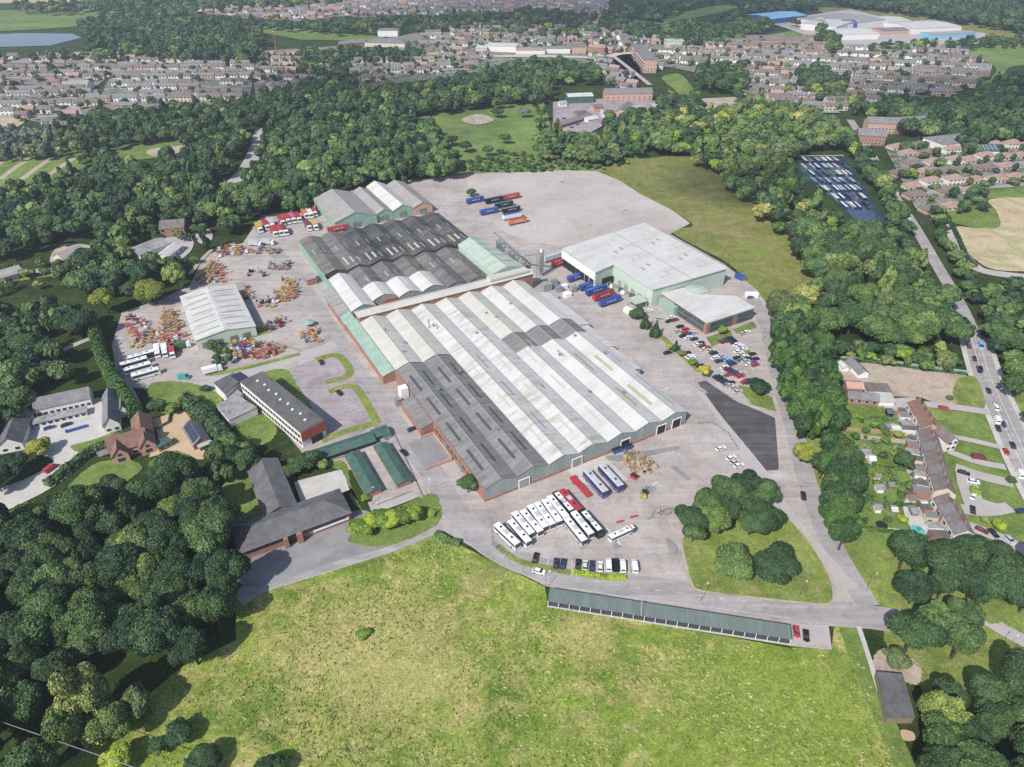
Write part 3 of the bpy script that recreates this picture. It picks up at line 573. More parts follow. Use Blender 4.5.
for k in range(6):
    b = MB(); b.box(-6 + .3 * k, 12 + 6 * k, 0, 2.4, 4.8, 6.5); b.cyl(-6 + .3 * k, 12 + 6 * k, 6.5, .8, 1.6, 10); b.build('filter_unit', 'steel' if k % 3 else 'shed_roof', plt)
b = MB(); b.cyl(0, 0, 4, 1.5, 12, 12); b.cyl(0, 0, 16, 1.5, 1.4, 12, .4); b.cyl(0, 0, 1.5, .5, 2.5, 10, 1.5); b.build('cyclone', 'steel', plt)
b = MB(); [b.tube((sx * 1.9, sy * 1.9, 0), (sx * 1.9, sy * 1.9, 14), .16) for sx in (-1, 1) for sy in (-1, 1)]; b.build('support_frame', 'steel', plt)
b = MB(); b.tube((0, 0, 15), (-6, 12, 9.5), .6, 8); b.tube((-6, 12, 9.6), (-4, 50, 9.6), .5, 8); b.build('duct', 'steel', plt)
for k, (x, y, s, m_) in enumerate(((-3, -9, 4, 'dkgreen_roof'), (1, -13, 3.4, 'steel'), (-6, -16, 5, 'shed_roof'), (4, -19, 3, 'white_paint'), (-1, -21, 3.5, 'steel'), (6, -25, 3, 'shed_roof'), (0, -28, 4, 'white_paint'))):
    b = MB(); b.box(x, y, 0, s, s * .8, 2.4 + k % 3); b.build('equipment_cabinet', m_, plt)
# ------------------------------------------------------------------ warehouse, office and drum
def spr(parent, name, pl, z0, z1, m, mt=None):
    b = MB(); b.prism(pl, z0, z1, 0, 1 if mt else None); return b.build(name, [m, mt] if mt else m, parent)
wh = site_thing('warehouse', 'big flat white-roofed warehouse with pale green cladding and loading docks beside the trailer yard', 'warehouse', 130, 86)
WP = [(14.5, 0), (66, 0), (66.5, 73.5), (1, 66), (0, 31.5), (14.5, 35)]
spr(wh, 'wall', WP, 0, 10.4, 'pale_clad')
spr(wh, 'roof', [(13.9, -.6), (66.6, -.6), (67.1, 74.3), (.4, 66.7), (-.6, 31), (13.9, 34.4)], 10.42, 11.0, 'white_roof_pale')
b = MB(); b.box(40.5, 35, 11.0, .5, 72, .12); b.build('ridge_cap', 'gutter', wh)
for x0 in (27, 54):
    for k in range(5):
        for d in (0, 4.5):
            b = MB(); b.box(x0 + d * 1.3 - (k % 2) * 2.5, 9 + k * 12.5 + d * .6, 11.0, 1.3, 3.2, .25); b.build('roof_light', 'skylight_grey' if (k + int(d)) % 2 else 'skylight_dull', wh)
b = MB(); b.face([(-.3, 66, 5.5), (-.3, 32, 5.5), (-.3, 32, 10.3), (-.3, 66, 10.3)]); b.build('dock_fascia', 'white_paint', wh)
for k in range(7):
    b = MB(); b.box(-.25, 35 + k * 4.6, .9, .5, 3.2, 4.2); b.build('dock_door', 'black', wh)
for k in range(4): b = MB(); b.box(7 - .2, 32.6 + .4, .9, 3, .4, 3.6); 
for k in range(5): b = MB(); b.box(14.4, 4 + k * 6, 0, .3, 3, 3.6); b.build('loading_door', 'grey_clad', wh)
b = MB(); b.box(7.5, 33.1, 0, 12, .5, 4.6); b.build('loading_door', 'black', wh)
b = MB(); b.box(8, 4, 4.2, 8, 7.5, .35); [b.box(8 + sx * 3.7, 4 + sy * 3.4, 0, .25, .25, 4.2) for sx in (-1, 1) for sy in (-1, 1)]; b.build('canopy', 'pale_green_roof', wh)
def pxpoly(l, h): return [S(x, y, h) for x, y in l]
off = site_thing('office_building', 'low white-roofed office with brick corners and teal window bands by the car park', 'office', 150, 50)
OP = [(a - 150, b_ - 50) for a, b_ in ((150.5, 50), (182.5, 50), (183, 64), (171, 72), (172, 84), (151, 86))]
spr(off, 'wall', [(x * .985 + .25, y * .985 + .25) for x, y in OP], 0, 6.4, 'brick')
spr(off, 'roof', OP, 6.45, 7.2, 'white_roof_pale')
for x0, x1, n in ((2.8, 17.8, 5), (21.2, 31.6, 4)):
    for k in range(n):
        for z in (1.0, 3.9):
            a = x0 + (x1 - x0) * (k + .5) / n; b = MB(); b.box(a, .1, z, (x1 - x0) / n - .25, .3, 2.0); b.build('window', 'teal_glass', off)
for k in range(7):
    for z in (1.0, 3.9): b = MB(); b.box(.62, 3.8 + 3.3 * k, z, .3, 3.0, 2.0); b.build('window', 'teal_glass', off)
b = MB(); b.box(-.4, 28, 0, 3, 12, 5.5); b.build('entrance_lobby', 'green_roof', off)
drm = thing('round_tank', 'round pale green drum roof between the warehouse and the office', 'tank', (*W(168.5, 79), 0), SA)
b = MB(); b.cyl(0, 0, 0, 5.2, 8, 20); b.build('drum_wall', 'pale_clad', drm); b = MB(); b.cyl(0, 0, 8, 5.6, .9, 20, .5); b.build('drum_roof', 'pale_green_roof', drm)
# ------------------------------------------------------------------ generic pitched building
def endon(p_near, p_far, w_):
    a, b = P(*p_near), P(*p_far); l = math.hypot(b[0] - a[0], b[1] - a[1]); dx, dy = (b[0] - a[0]) / l, (b[1] - a[1]) / l; return (a[0] - dy * w_ / 2, a[1] + dx * w_ / 2), (a[0] + dy * w_ / 2, a[1] - dx * w_ / 2), l
def pitched(label, cat, A, B, depth, eave, ridge, roof, wall, name='building', hip=0.0, windows=0, win_m='glass', chimney=0, door=None, flatroof=False, axis='x', h=0.0, skyl=0, over=.4, group=None, world=False, sidewin=0, extra=None):
    ax, ay = A if world else P(*A, h); bx, by = B if world else P(*B, h); a = math.atan2(by - ay, bx - ax); Lx = math.hypot(bx - ax, by - ay)
    t = thing(name, label, cat, (ax, ay, 0), a, group); b = MB()
    b.prism([(0, 0), (Lx, 0), (Lx, depth), (0, depth)], 0, eave)
    if not flatroof and not hip:
        if axis == 'x':
            for x, s in ((0, -1), (Lx, 1)):
                f = [(x, 0, eave), (x, depth, eave), (x, depth / 2, ridge)]; b.face(f if s > 0 else f[::-1])
        else:
            for y, s in ((0, -1), (depth, 1)):
                f = [(0, y, eave), (Lx, y, eave), (Lx / 2, y, ridge)]; b.face(f if s < 0 else f[::-1])
    b.build('wall', wall, t); r = MB(); o_ = over; th = .18
    if flatroof: r.prism([(-o_, -o_), (Lx + o_, -o_), (Lx + o_, depth + o_), (-o_, depth + o_)], eave + .01, eave + .35)
    else:
        z0 = eave - o_ * (ridge - eave) / (depth / 2 if axis == 'x' else Lx / 2)
        if axis == 'x':
            hx = hip * depth / 2; m_ = depth / 2
            c = [(-o_, -o_, z0), (Lx + o_, -o_, z0), (Lx + o_, depth + o_, z0), (-o_, depth + o_, z0)]; p, q = (hx - (o_ if not hip else 0), m_, ridge), (Lx - hx + (o_ if not hip else 0), m_, ridge)
            up = lambda v: (v[0], v[1], v[2] + th)
            r.face([up(c[0]), up(c[1]), up(q), up(p)]); r.face([up(c[2]), up(c[3]), up(p), up(q)])
            if hip: r.face([up(c[3]), up(c[0]), up(p)]); r.face([up(c[1]), up(c[2]), up(q)])
            else:
                r.face([c[0], up(c[0]), up(p), p][::-1]); r.face([c[3], up(c[3]), up(p), p]); r.face([c[1], up(c[1]), up(q), q]); r.face([c[2], up(c[2]), up(q), q][::-1])
            r.face([c[0], c[1], up(c[1]), up(c[0])]); r.face([c[2], c[3], up(c[3]), up(c[2])])
            if hip: r.face([c[1], c[2], up(c[2]), up(c[1])]); r.face([c[3], c[0], up(c[0]), up(c[3])])
        else:
            m_ = Lx / 2; c = [(-o_, -o_, z0 + th), (Lx + o_, -o_, z0 + th), (Lx + o_, depth + o_, z0 + th), (-o_, depth + o_, z0 + th)]; p, q = (m_, -o_, ridge + th), (m_, depth + o_, ridge + th)
            r.face([c[3], c[0], p, q]); r.face([c[1], c[2], q, p]); dn = lambda v: (v[0], v[1], v[2] - th)
            r.face([dn(c[0]), dn(p), p, c[0]]); r.face([dn(p), dn(c[1]), c[1], p]); r.face([dn(c[3]), dn(c[0]), c[0], c[3]]); r.face([dn(c[1]), dn(c[2]), c[2], c[1]])
    ro = r.build('roof', roof, t)
    for k in range(chimney):
        cb = MB(); cx_ = Lx * (k + .5) / chimney if chimney > 1 else Lx * .25; cb.box(cx_, depth / 2 + .3, ridge - .9, .9, .7, 2.1); cb.cyl(cx_, depth / 2 + .3, ridge + 1.2, .16, .35, 8); cb.build('chimney', 'brick', ro)
    for k in range(windows):
        for z in ((1.0, 3.6) if eave > 4.6 else (1.0,)):
            x = Lx * (k + .5) / windows; ww = min(1.6, Lx / windows * .62)
            fb = MB(); fb.box(x, -.03, z - .08, ww + .2, .1, 1.36); fo = fb.build('window', 'white_paint', t); gb = MB(); gb.box(x, -.09, z, ww, .04, 1.2); gb.build('pane', win_m, fo)
    for k in range(sidewin):
        for z in ((1.0, 3.6) if eave > 4.6 else (1.0,)):
            y = depth * (k + .5) / sidewin; fb = MB(); fb.box(-.03, y, z - .08, .1, 1.5, 1.36); fo = fb.build('window', 'white_paint', t); gb = MB(); gb.box(-.09, y, z, .04, 1.3, 1.2); gb.build('pane', win_m, fo)
    if door is not None: db = MB(); db.box(Lx * door, -.06, 0, 1.1, .12, 2.1); db.build('door', 'paint_navy', t)
    for k in range(skyl):
        y0_, y1_ = depth * .56, depth * .9; za = lambda y: eave + (ridge - eave) * (1 - abs(y - depth / 2) / (depth / 2)) + th + .05
        x = Lx * (k + .5) / skyl
        for (ya, yb) in ((y0_, y1_), (depth - y1_, depth - y0_)) if axis == 'x' else ():
            sb = MB(); sb.face([(x - .6, ya, za(ya)), (x + .6, ya, za(ya)), (x + .6, yb, za(yb)), (x - .6, yb, za(yb))]); sb.build('skylight', 'skylight_grey', ro)
    t['_L'] = Lx; return t
def site_pitched(label, cat, u, v, lx, depth, *a, **k):
    A, B = W(u, v), W(u + lx, v); return pitched(label, cat, A, B, depth, *a, world=True, **k)
ls = site_pitched('wide cream low-pitched steel shed with many roof lights above the machinery compound', 'shed', -74, 159, 28, 51, 5.4, 7.4, 'white_roof', 'pale_clad', name='steel_shed', axis='y')
for sgn in (0, 1):
    for k in range(7):
        y = 5 + k * 6.6; xa, xb = (2.0, 12.4) if sgn == 0 else (15.6, 26); z = lambda x: 5.4 + 2.0 * (1 - abs(x - 14) / 14) + .26
        b = MB(); b.face([(xa, y, z(xa)), (xb, y, z(xb)), (xb, y + .9, z(xb)), (xa, y + .9, z(xa))]); b.build('skylight', 'skylight_grey', ls)
for x in (4, 10, 17, 23): b = MB(); b.box(x, -.1, 0, 3.6, .2, 3.2); b.build('roller_door', 'slate', ls)
TSR = [('brown-grey ribbed broad gabled shed with green gable end at the top of the works', 28.5, 267.5, 28.5, 50, 6, 10.5, 'shed_roof', 'green_clad'),
       ('narrow grey-roofed gabled shed between the broad shed and the white arched one', 57.2, 269, 12, 50, 5.4, 8.2, 'shed_roof', 'green_clad'),
       ('bright white arched-roof shed with green gable in the row of top sheds', 69.5, 269, 13.6, 54, 6, 9.2, 'white_roof_pale', 'green_clad'),
       ('grey-roofed brick shed with brick front at the right end of the top sheds', 83.4, 268, 14.2, 52, 5.6, 8.4, 'shed_roof', 'pink_brick')]
for l_, u, v, lx, dp, e, r, m1, m2 in TSR:
    o = site_pitched(l_, 'shed', u, v, lx, dp, e, r, m1, m2, name='gabled_shed', axis='y')
    b = MB(); b.box(lx * .5, -.12, 0, min(5, lx * .4), .2, 4); b.build('sliding_door', 'slate', o)
# green-roofed stores
site_pitched('long thin dark-green-roofed store row behind the two green-roofed stores', 'store', -46, 49.3, 22.5, 6.2, 2.6, 3.6, 'dkgreen_roof', 'black', name='store_shed')
site_pitched('dark-green-roofed store with lean roof, the one nearer the brick hipped office', 'store', -36.8, 22, 5.7, 24, 2.7, 3.5, 'dkgreen_roof', 'brick', name='store_shed', axis='y')
site_pitched('dark-green-roofed store with lean roof, the one nearer the works road', 'store', -25.2, 21.2, 5.4, 24.5, 2.7, 3.5, 'dkgreen_roof', 'brick', name='store_shed', axis='y')
site_pitched('small dark green box store at the end of the long thin store row', 'store', -22.6, 51.5, 6, 5, 2.4, 3.0, 'dkgreen_roof', 'dkgreen_roof', name='store_shed')
for (u, n, lb) in ((-31.05, 8, 0), (-19.75, 8, 1)):
    pass
# hipped brick office and its rear wing
ho = site_pitched('brick office with long hipped slate roof facing the meadow', 'office', -82.3, 14.6, 37, 12.6, 4.6, 7.6, 'tile_roof', 'brick', name='hipped_office', hip=1.0, over=.7)
for k in range(9):
    b = MB(); b.box(2.2 + k * 1.55 + (0 if k < 8 else .8), -.08, 2.6, 1.3, .2, 1.4); b.build('window', 'glass', ho)
for k in range(8): b = MB(); b.box(21.5 + k * 1.85, -.08, 2.3, 1.6, .2, 1.8); b.build('window', 'glass', ho)
b = MB(); b.box(26.8, -.16, 1.4, 6, .3, .7); b.build('sill_panel', 'white_paint', ho); b = MB(); b.box(33, -.16, 1.5, 6.6, .3, .7); b.build('sill_panel', 'white_paint', ho)
b = MB(); b.box(16.6, -.1, 0, 2.6, .25, 3.6); b.build('entrance', 'black', ho); b = MB(); b.box(19, -.9, 0, 1.8, 1.9, 4.4); b.box(14.4, -.9, 0, 1.4, 1.9, 4.4); b.build('brick_pier', 'brick', ho)
site_pitched('rear slate-roofed wing running back from the hipped brick office', 'office wing', -71.6, 27.4, 11, 28, 4.2, 6.4, 'tile_roof', 'brick', name='office_wing', axis='y', over=.5)
# two-storey panelled office block
of1 = pitched('long two-storey flat grey-roofed office block with white striped side and red end panel', 'office block', P(300, 432, 8.4), P(323.6, 420, 8.4), 49, 8.1, 8.1, 'felt_roof', 'render', name='office_block', flatroof=True, world=True, over=.15)
b = MB(); b.box(of1['_L'] / 2, -.2, 3.6, of1['_L'], .3, 4.3); b.build('end_panel', 'red_panel', of1); b = MB(); b.box(of1['_L'] * .6, -.25, 0, 5, .5, 3.2); b.build('undercroft', 'black', of1)
for k in range(20):
    for z in (1.2, 4.8): b = MB(); b.box(-.06, 1.6 + k * 2.4, z, .16, 1.7, 1.5); b.build('window', 'glass', of1)
for k in range(9): b = MB(); b.box(5.4 + (k % 2) * .8, 5 + k * 4.8, 8.44, .9, .9, .5); b.build('roof_cowl', 'white_paint', of1)
def flatb(label, cat, pts, h, roof, wall, name='flat_roofed_block', rim=.35):
    w_ = [P(x, y, h) for x, y in pts]; cx_, cy_ = sum(p[0] for p in w_) / len(w_), sum(p[1] for p in w_) / len(w_)
    t = thing(name, label, cat, (cx_, cy_, 0)); l = [(p[0] - cx_, p[1] - cy_) for p in w_]; b = MB(); b.prism([(x * .98, y * .98) for x, y in l], 0, h - rim); b.build('wall', wall, t)
    b = MB(); b.prism(l, h - rim + .01, h); b.build('roof', roof, t); return t
fw = flatb('weathered flat-roofed single-storey wing with patchy grey roof beside the lawn', 'office wing', [(216, 405), (236, 394), (257, 407), (229, 420)], 4, 'flat_roof', 'render')
flatb('small flat grey-roofed stair block at the road end of the office block', 'office wing', [(213.5, 382.5), (233, 372.5), (246, 375), (225, 394)], 5.5, 'felt_roof', 'render')
flatb('low link roof joining the patchy flat wing to the office block', 'office link', [(224, 396), (236, 388), (243, 394), (236, 400)], 3.4, 'flat_roof', 'render')
pan = D.objects.new('x', None); D.objects.remove(pan)
flatb('blue solar panel bank on a frame near the stair block', 'solar panels', [(230.5, 376), (240, 371.5), (247.5, 376), (238, 381)], 6.1, 'solar', 'steel', name='solar_array', rim=.3)
# long open shelter by the meadow
sh = pitched('very long low green ribbed shelter with open dark bays along the meadow edge', 'shelter', (547.5, 607), (790, 645.5), 4.6, 2.1, 2.5, 'shelter_roof', 'black', name='long_shelter', flatroof=True, over=.1)
for c_ in list(sh.children): D.objects.remove(c_)
LL = sh['_L']; b = MB(); b.face([(0, .3, 2.5), (LL, .3, 2.5), (LL, 4.9, 3.1), (0, 4.9, 3.1)]); b.face([(0, .3, 2.36), (LL, .3, 2.36), (LL, .3, 2.5), (0, .3, 2.5)]); b.build('roof', 'shelter_roof', sh)
b = MB(); b.box(LL / 2, 4.75, 0, LL, .15, 2.9); b.build('back_wall', 'dkgreen_roof', sh)
b = MB(); b.box(LL / 2, .4, 0.01, LL, .9, .12); b.build('floor_edge', 'gravel', sh)
b = MB(); b.box(LL / 2, 2.6, 0.01, LL, 4.2, .14); b.build('floor', 'dark_strip', sh)  # near-black floor colour stands in for the shade under the shelter roof
for k in range(23):
    b = MB(); b.box(.1 + k * (LL - .2) / 22, .34, 0, .16, .16, 2.4); b.build('post', 'white_paint', sh)
for k in range(22): b = MB(); b.box((k + .5) * LL / 22, 2.4, 2.62 - .02, .08, 4.7, .04); 
b = MB(); b.box(LL * .395, 2.6, 2.75, .5, 4.8, .45); b.build('dividing_wall', 'grey_clad', sh)
# lower right garage/shed
flatb('flat moss-grey roofed building beside the path under the tall trees', 'outbuilding', [(876.5, 671.5), (903, 674), (915.5, 717.5), (888, 717.5)], 3.2, 'felt_roof', 'old_timber', name='outbuilding')
# ------------------------------------------------------------------ cottages on the left
pitched('long white cottage range with dark slate roof on the far side of the pale courtyard', 'cottage', (38, 418), (93, 406), 9, 4.4, 7.2, 'slate', 'render', name='cottage_range', windows=9, sidewin=2)
pitched('low white flat-roofed terrace range along the front of the courtyard', 'terrace range', (35, 429), (88, 416.5), 4, 2.4, 2.4, 'flat_roof', 'render', name='terrace_range', flatroof=True, windows=8)
pitched('white gabled slate cottage standing end-on at the right side of the courtyard', 'cottage', (106, 434), (122, 430), 23, 4, 7.6, 'slate', 'render', name='slate_cottage', axis='y', windows=2, sidewin=5)
eA, eB, eL = endon((13, 452), (24, 420), 8.5)
pitched('slate cottage standing end-on at the left side of the courtyard', 'cottage', eA, eB, eL, 3.8, 7.0, 'tile_roof', 'render', name='slate_cottage', axis='y', windows=2, sidewin=4, world=True)
pitched('grey-roofed annex with dormer block behind the right courtyard cottage', 'annex', (121, 418), (130, 416), 12, 3.6, 6.2, 'slate', 'render', name='annex', axis='y')
rc = pitched('red-tiled brick cottage with long main ridge beside the tan gravel drive', 'cottage', (113, 461), (151, 450), 8.5, 4.2, 8.4, 'red_tile', 'pink_brick', name='tiled_cottage', windows=4, chimney=2)
rot = rc.rotation_euler[2]
def sub_gable(parent, x0, x1, y0, y1, e, r, roof, wall):
    b = MB(); b.prism([(x0, y0), (x1, y0), (x1, y1), (x0, y1)], 0, e); gable_end(b, x0, x1, y0 - .01, e, r + .1); o = b.build('gable_wing', wall, parent); xm = (x0 + x1) / 2
    b = MB(); b.face([(x0 - .4, y0 - .4, e - .2), (xm, y0 - .4, r), (xm, y1, r), (x0 - .4, y1, e - .2)][::-1]); b.face([(xm, y0 - .4, r), (x1 + .4, y0 - .4, e - .2), (x1 + .4, y1, e - .2), (xm, y1, r)][::-1]); b.build('roof', roof, o)
    b = MB(); b.box(xm, y0 - .06, 1, 2.4, .1, 1.5); b.box(xm, y0 - .06, 3.6, 1.4, .1, 1.1); b.build('window', 'glass', o); return o
sub_gable(rc, .6, 6.2, -3.2, 4.2, 4.0, 7.6, 'red_tile', 'pink_brick'); sub_gable(rc, 10.4, 16.2, -2.4, 4.2, 4.0, 7.8, 'red_tile', 'pink_brick')
b = MB(); b.prism([(9, 8.4), (16, 8.4), (16, 19), (9, 19)], 0, 3.6); b.build('rear_wing', 'pink_brick', rc)
b = MB(); b.face([(8.6, 8.0, 3.6), (12.5, 6, 6.9), (12.5, 19.4, 6.9), (8.6, 19.4, 3.6)][::-1]); b.face([(12.5, 6, 6.9), (16.4, 8, 3.6), (16.4, 19.4, 3.6), (12.5, 19.4, 6.9)][::-1]); b.face([(16.4, 19.4, 3.6), (8.6, 19.4, 3.6), (12.5, 19.4, 6.9)]); b.build('rear_roof', 'red_tile', rc)
so = pitched('small brick garage with a bank of solar panels on its roof at the tan drive', 'garage', (184.5, 433), (195, 451), 6.4, 2.8, 5.2, 'slate', 'brick', name='solar_garage', sidewin=1)
LLs = so['_L']
for k in range(6):
    for j in range(2):
        x = .6 + (LLs - 1.2) * (k + .5) / 6; y0 = .3 + j * 1.4; z = lambda y: 2.8 + 2.4 * y / 3.2 + .30; ww = (LLs - 1.2) / 12 - .05
        b = MB(); b.face([(x - ww, y0, z(y0)), (x + ww, y0, z(y0)), (x + ww, y0 + 1.3, z(y0 + 1.3)), (x - ww, y0 + 1.3, z(y0 + 1.3))]); b.build('solar_panel', 'solar', so)
pitched('blue-grey flat-roofed garden room beside the red-tiled cottage', 'garden room', (160, 453), (173, 446), 3.6, 2.6, 2.6, 'dkgreen_roof', 'pink_brick', name='garden_room', flatroof=True, windows=2)
pitched('mossy green flat shed at the corner of the tan gravel drive', 'shed', (201, 452), (213, 447), 5, 2.2, 2.2, 'pale_green_roof', 'old_timber', name='garden_shed', flatroof=True)
pitched('little dark shed on the lawn by the red-tiled cottage', 'shed', (101, 460), (109, 457), 3, 2, 2.7, 'slate', 'old_timber', name='garden_shed')
b = MB(); d_ = [P(149, 432), P(160, 429), P(169, 424), P(171, 413)]
fw_ = thing('garden_wall', 'dark old brick wall crossing the tan gravel drive', 'wall', (*d_[0], 0))
for i in range(3):
    a, c = d_[i], d_[i + 1]; l = math.hypot(c[0] - a[0], c[1] - a[1]); b = MB(); b.box((a[0] + c[0]) / 2 - d_[0][0], (a[1] + c[1]) / 2 - d_[0][1], 0, l, .4, 1.7, a=math.atan2(c[1] - a[1], c[0] - a[0])); b.build('wall_panel', 'slate', fw_)
# buildings poking out of the left woods
for l_, A, B, dp, e, r, rf, wl, ax in (
    ('long pale shed roof by the lane at the edge of the left wood', (-4, 287), (26, 278), 12, 4, 6, 'shed_roof', 'cream_wall', 'x'),
    ('cream-walled house with dark porch by the lane in the left wood', (66, 266), (88, 257), 10, 4, 7, 'shed_roof', 'cream_wall', 'x'),
    ('tan-roofed cabin beside the cream-walled house in the left wood', (61, 259), (71, 255), 7, 3, 5, 'tan_gravel', 'timber', 'x'),
    ('grey-roofed workshop hidden in trees behind the steel shed', (142, 262), (172, 250), 14, 4.5, 6.5, 'flat_roof', 'render', 'x'),
    ('dark-roofed mill building at the bend in the river', (162, 238), (186, 236), 14, 6, 9, 'brown_tile', 'brick', 'x'),
    ('low grey shed with white wall near the river bend', (128, 222), (148, 217), 12, 4, 6.5, 'flat_roof', 'render', 'x'),
    ('pale-roofed shed standing alone between the mill and the workshop', (170, 262), (184, 250), 8, 3.4, 5, 'white_roof', 'render', 'x')):
    pitched(l_, 'building', A, B, dp, e, r, rf, wl, windows=3, axis=ax)
# right-hand yard and terrace
pitched('grey-roofed yard shed with white gable at the top of the dirt yard', 'shed', (857.5, 379), (867.5, 378), 11, 2.8, 4.4, 'slate', 'white_paint', name='yard_shed', axis='y')
pitched('little white yard cabin in the top left corner of the dirt yard', 'cabin', (842, 372.5), (848, 372), 5, 2.5, 3.2, 'white_roof', 'white_paint', name='yard_cabin', axis='y')
pitched('long low blue-grey roofed range at the bottom of the dirt yard', 'shed', (847, 403), (877, 406), 5.5, 2.8, 4.4, 'slate', 'brick', name='yard_range', windows=4)
pitched('brick range with rusty red roof behind the blue-grey roofed range', 'shed', (846, 393), (862, 394), 6, 2.8, 4, 'pink_brick', 'brick', name='yard_range')
pitched('white-walled flat building with dark roof at the foot of the dirt yard', 'building', (866, 396), (889, 397.5), 6, 2.8, 2.8, 'brown_tile', 'white_paint', name='yard_building', flatroof=True)
pitched('pale flat concrete-roofed store next to the white-walled flat building', 'store', (878, 406), (893, 407), 8, 2.6, 2.6, 'gravel', 'render', name='store', flatroof=True)
def terrace(p0, p1, n, roof, walls, desc, grp):
    a, b_ = P(*p0, 7.5), P(*p1, 7.5); L_ = math.hypot(b_[0] - a[0], b_[1] - a[1]); dx, dy = (b_[0] - a[0]) / L_, (b_[1] - a[1]) / L_; nx, ny = -dy, dx; w_ = L_ / n
    for i in range(n):
        A = (a[0] + dx * w_ * i - nx * 3.6, a[1] + dy * w_ * i - ny * 3.6); B = (A[0] + dx * (w_ - .03), A[1] + dy * (w_ - .03))
        st = (i % 3) * .12
        t = pitched(f'{desc}, {ordw(i + 1)} from the top of its row', 'terraced house', A, B, 7.2, 5.2 + st, 7.6 + st, roof[i % len(roof)], walls[i % len(walls)], name='terraced_house', windows=1, chimney=1, world=True, over=.02, group=grp)
        ln = 3 + (i * 37 % 4); e = MB(); e.box(w_ * .45, -ln / 2, 0, w_ * .62, ln, 2.7 + (i % 2) * .5); eo = e.build('rear_extension', walls[(i + 1) % len(walls)], t); e = MB(); e.box(w_ * .45, -ln / 2, 2.71 + (i % 2) * .5, w_ * .66, ln + .2, .2); e.build('roof', ('felt_roof', 'slate', 'flat_roof')[i % 3], eo)
terrace((917.5, 399), (933, 424.5), 4, ['red_tile'], ['render', 'pink_brick'], 'red-tiled terraced house', 'terraced houses off the main road')
terrace((929, 427.5), (947.5, 489), 8, ['brown_tile', 'brown_tile', 'slate'], ['render', 'cream_wall', 'brick'], 'brown-tiled terraced house of the long middle row', 'terraced houses off the main road')
terrace((945, 494), (968, 531), 4, ['brown_tile', 'slate'], ['render', 'brick', 'cream_wall'], 'brown-tiled terraced house of the lowest row', 'terraced houses off the main road')
pitched('brown-tiled house projecting towards the road from the middle terrace', 'house', (944, 452), (954, 450), 9, 4.8, 7.2, 'brown_tile', 'render', name='house', windows=2, axis='y')
for k, (x, y, m_, wl, s_, l_) in enumerate(((862, 455, 'flat_roof', 'render', 5, 'grey-roofed garden shed beside the tall tree belt'), (869, 461, 'white_paint', 'render', 3.5, 'white summerhouse below the grey-roofed garden shed'),
        (875, 478, 'slate', 'render', 3, 'pale little shed in the middle gardens'), (877, 490, 'flat_roof', 'white_paint', 4, 'white garden studio in the lower gardens'), (888, 487, 'slate', 'old_timber', 3, 'dark timber shed next to the white garden studio'),
        (909, 500, 'brown_tile', 'pink_brick', 4, 'brown-roofed pink garden room behind the lowest terrace'), (911, 514, 'flat_roof', 'slate', 4, 'grey garden workshop near the round pool'), (875, 510, 'flat_roof', 'white_paint', 3.4, 'low white greenhouse by the tree belt'),
        (891, 512, 'white_roof', 'steel', 3, 'small metal shed left of the grey garden workshop'), (884, 428, 'slate', 'old_timber', 3.5, 'dark shed in the upper gardens'), (892, 431, 'white_roof', 'white_paint', 5, 'white sheeted garden store in the upper gardens'),
        (909, 432, 'white_roof', 'render', 3, 'white box shed behind the red-tiled terrace'), (887, 414, 'felt_roof', 'black', 4, 'black garden shed at the top of the gardens'), (921, 507, 'white_roof', 'render', 3.6, 'white lean shed behind the lowest terrace'), (930, 518, 'white_roof', 'render', 3, 'round-cornered white store near the lowest terrace'))):
    pitched(l_, 'shed', (x, y + 3), (x + s_ * .62 * SCL(P(x, y)[1]) * .9, y + 3.3), s_ * .8, 2.1, 2.7, m_, wl, name='garden_shed')
pool = thing('paddling_pool', 'round turquoise paddling pool on the lower garden lawn', 'pool', (*P(917, 532), 0))
b = MB(); b.cyl(0, 0, 0, 2.4, .9, 20, m=0, mt=1); b.build('pool_ring', ['paint_teal', 'pool_water'], pool); tr = thing('trampoline', 'dark round trampoline on the lower garden lawn', 'trampoline', (*P(881, 526.5), 0))
b = MB(); b.cyl(0, 0, .8, 2.0, .12, 18); b.build('mat', 'black', tr); b = MB(); [b.tube((1.8 * math.cos(t), 1.8 * math.sin(t), 0), (1.8 * math.cos(t), 1.8 * math.sin(t), .8), .04) for t in (0, 1.6, 3.1, 4.7)]; b.build('frame', 'steel', tr)
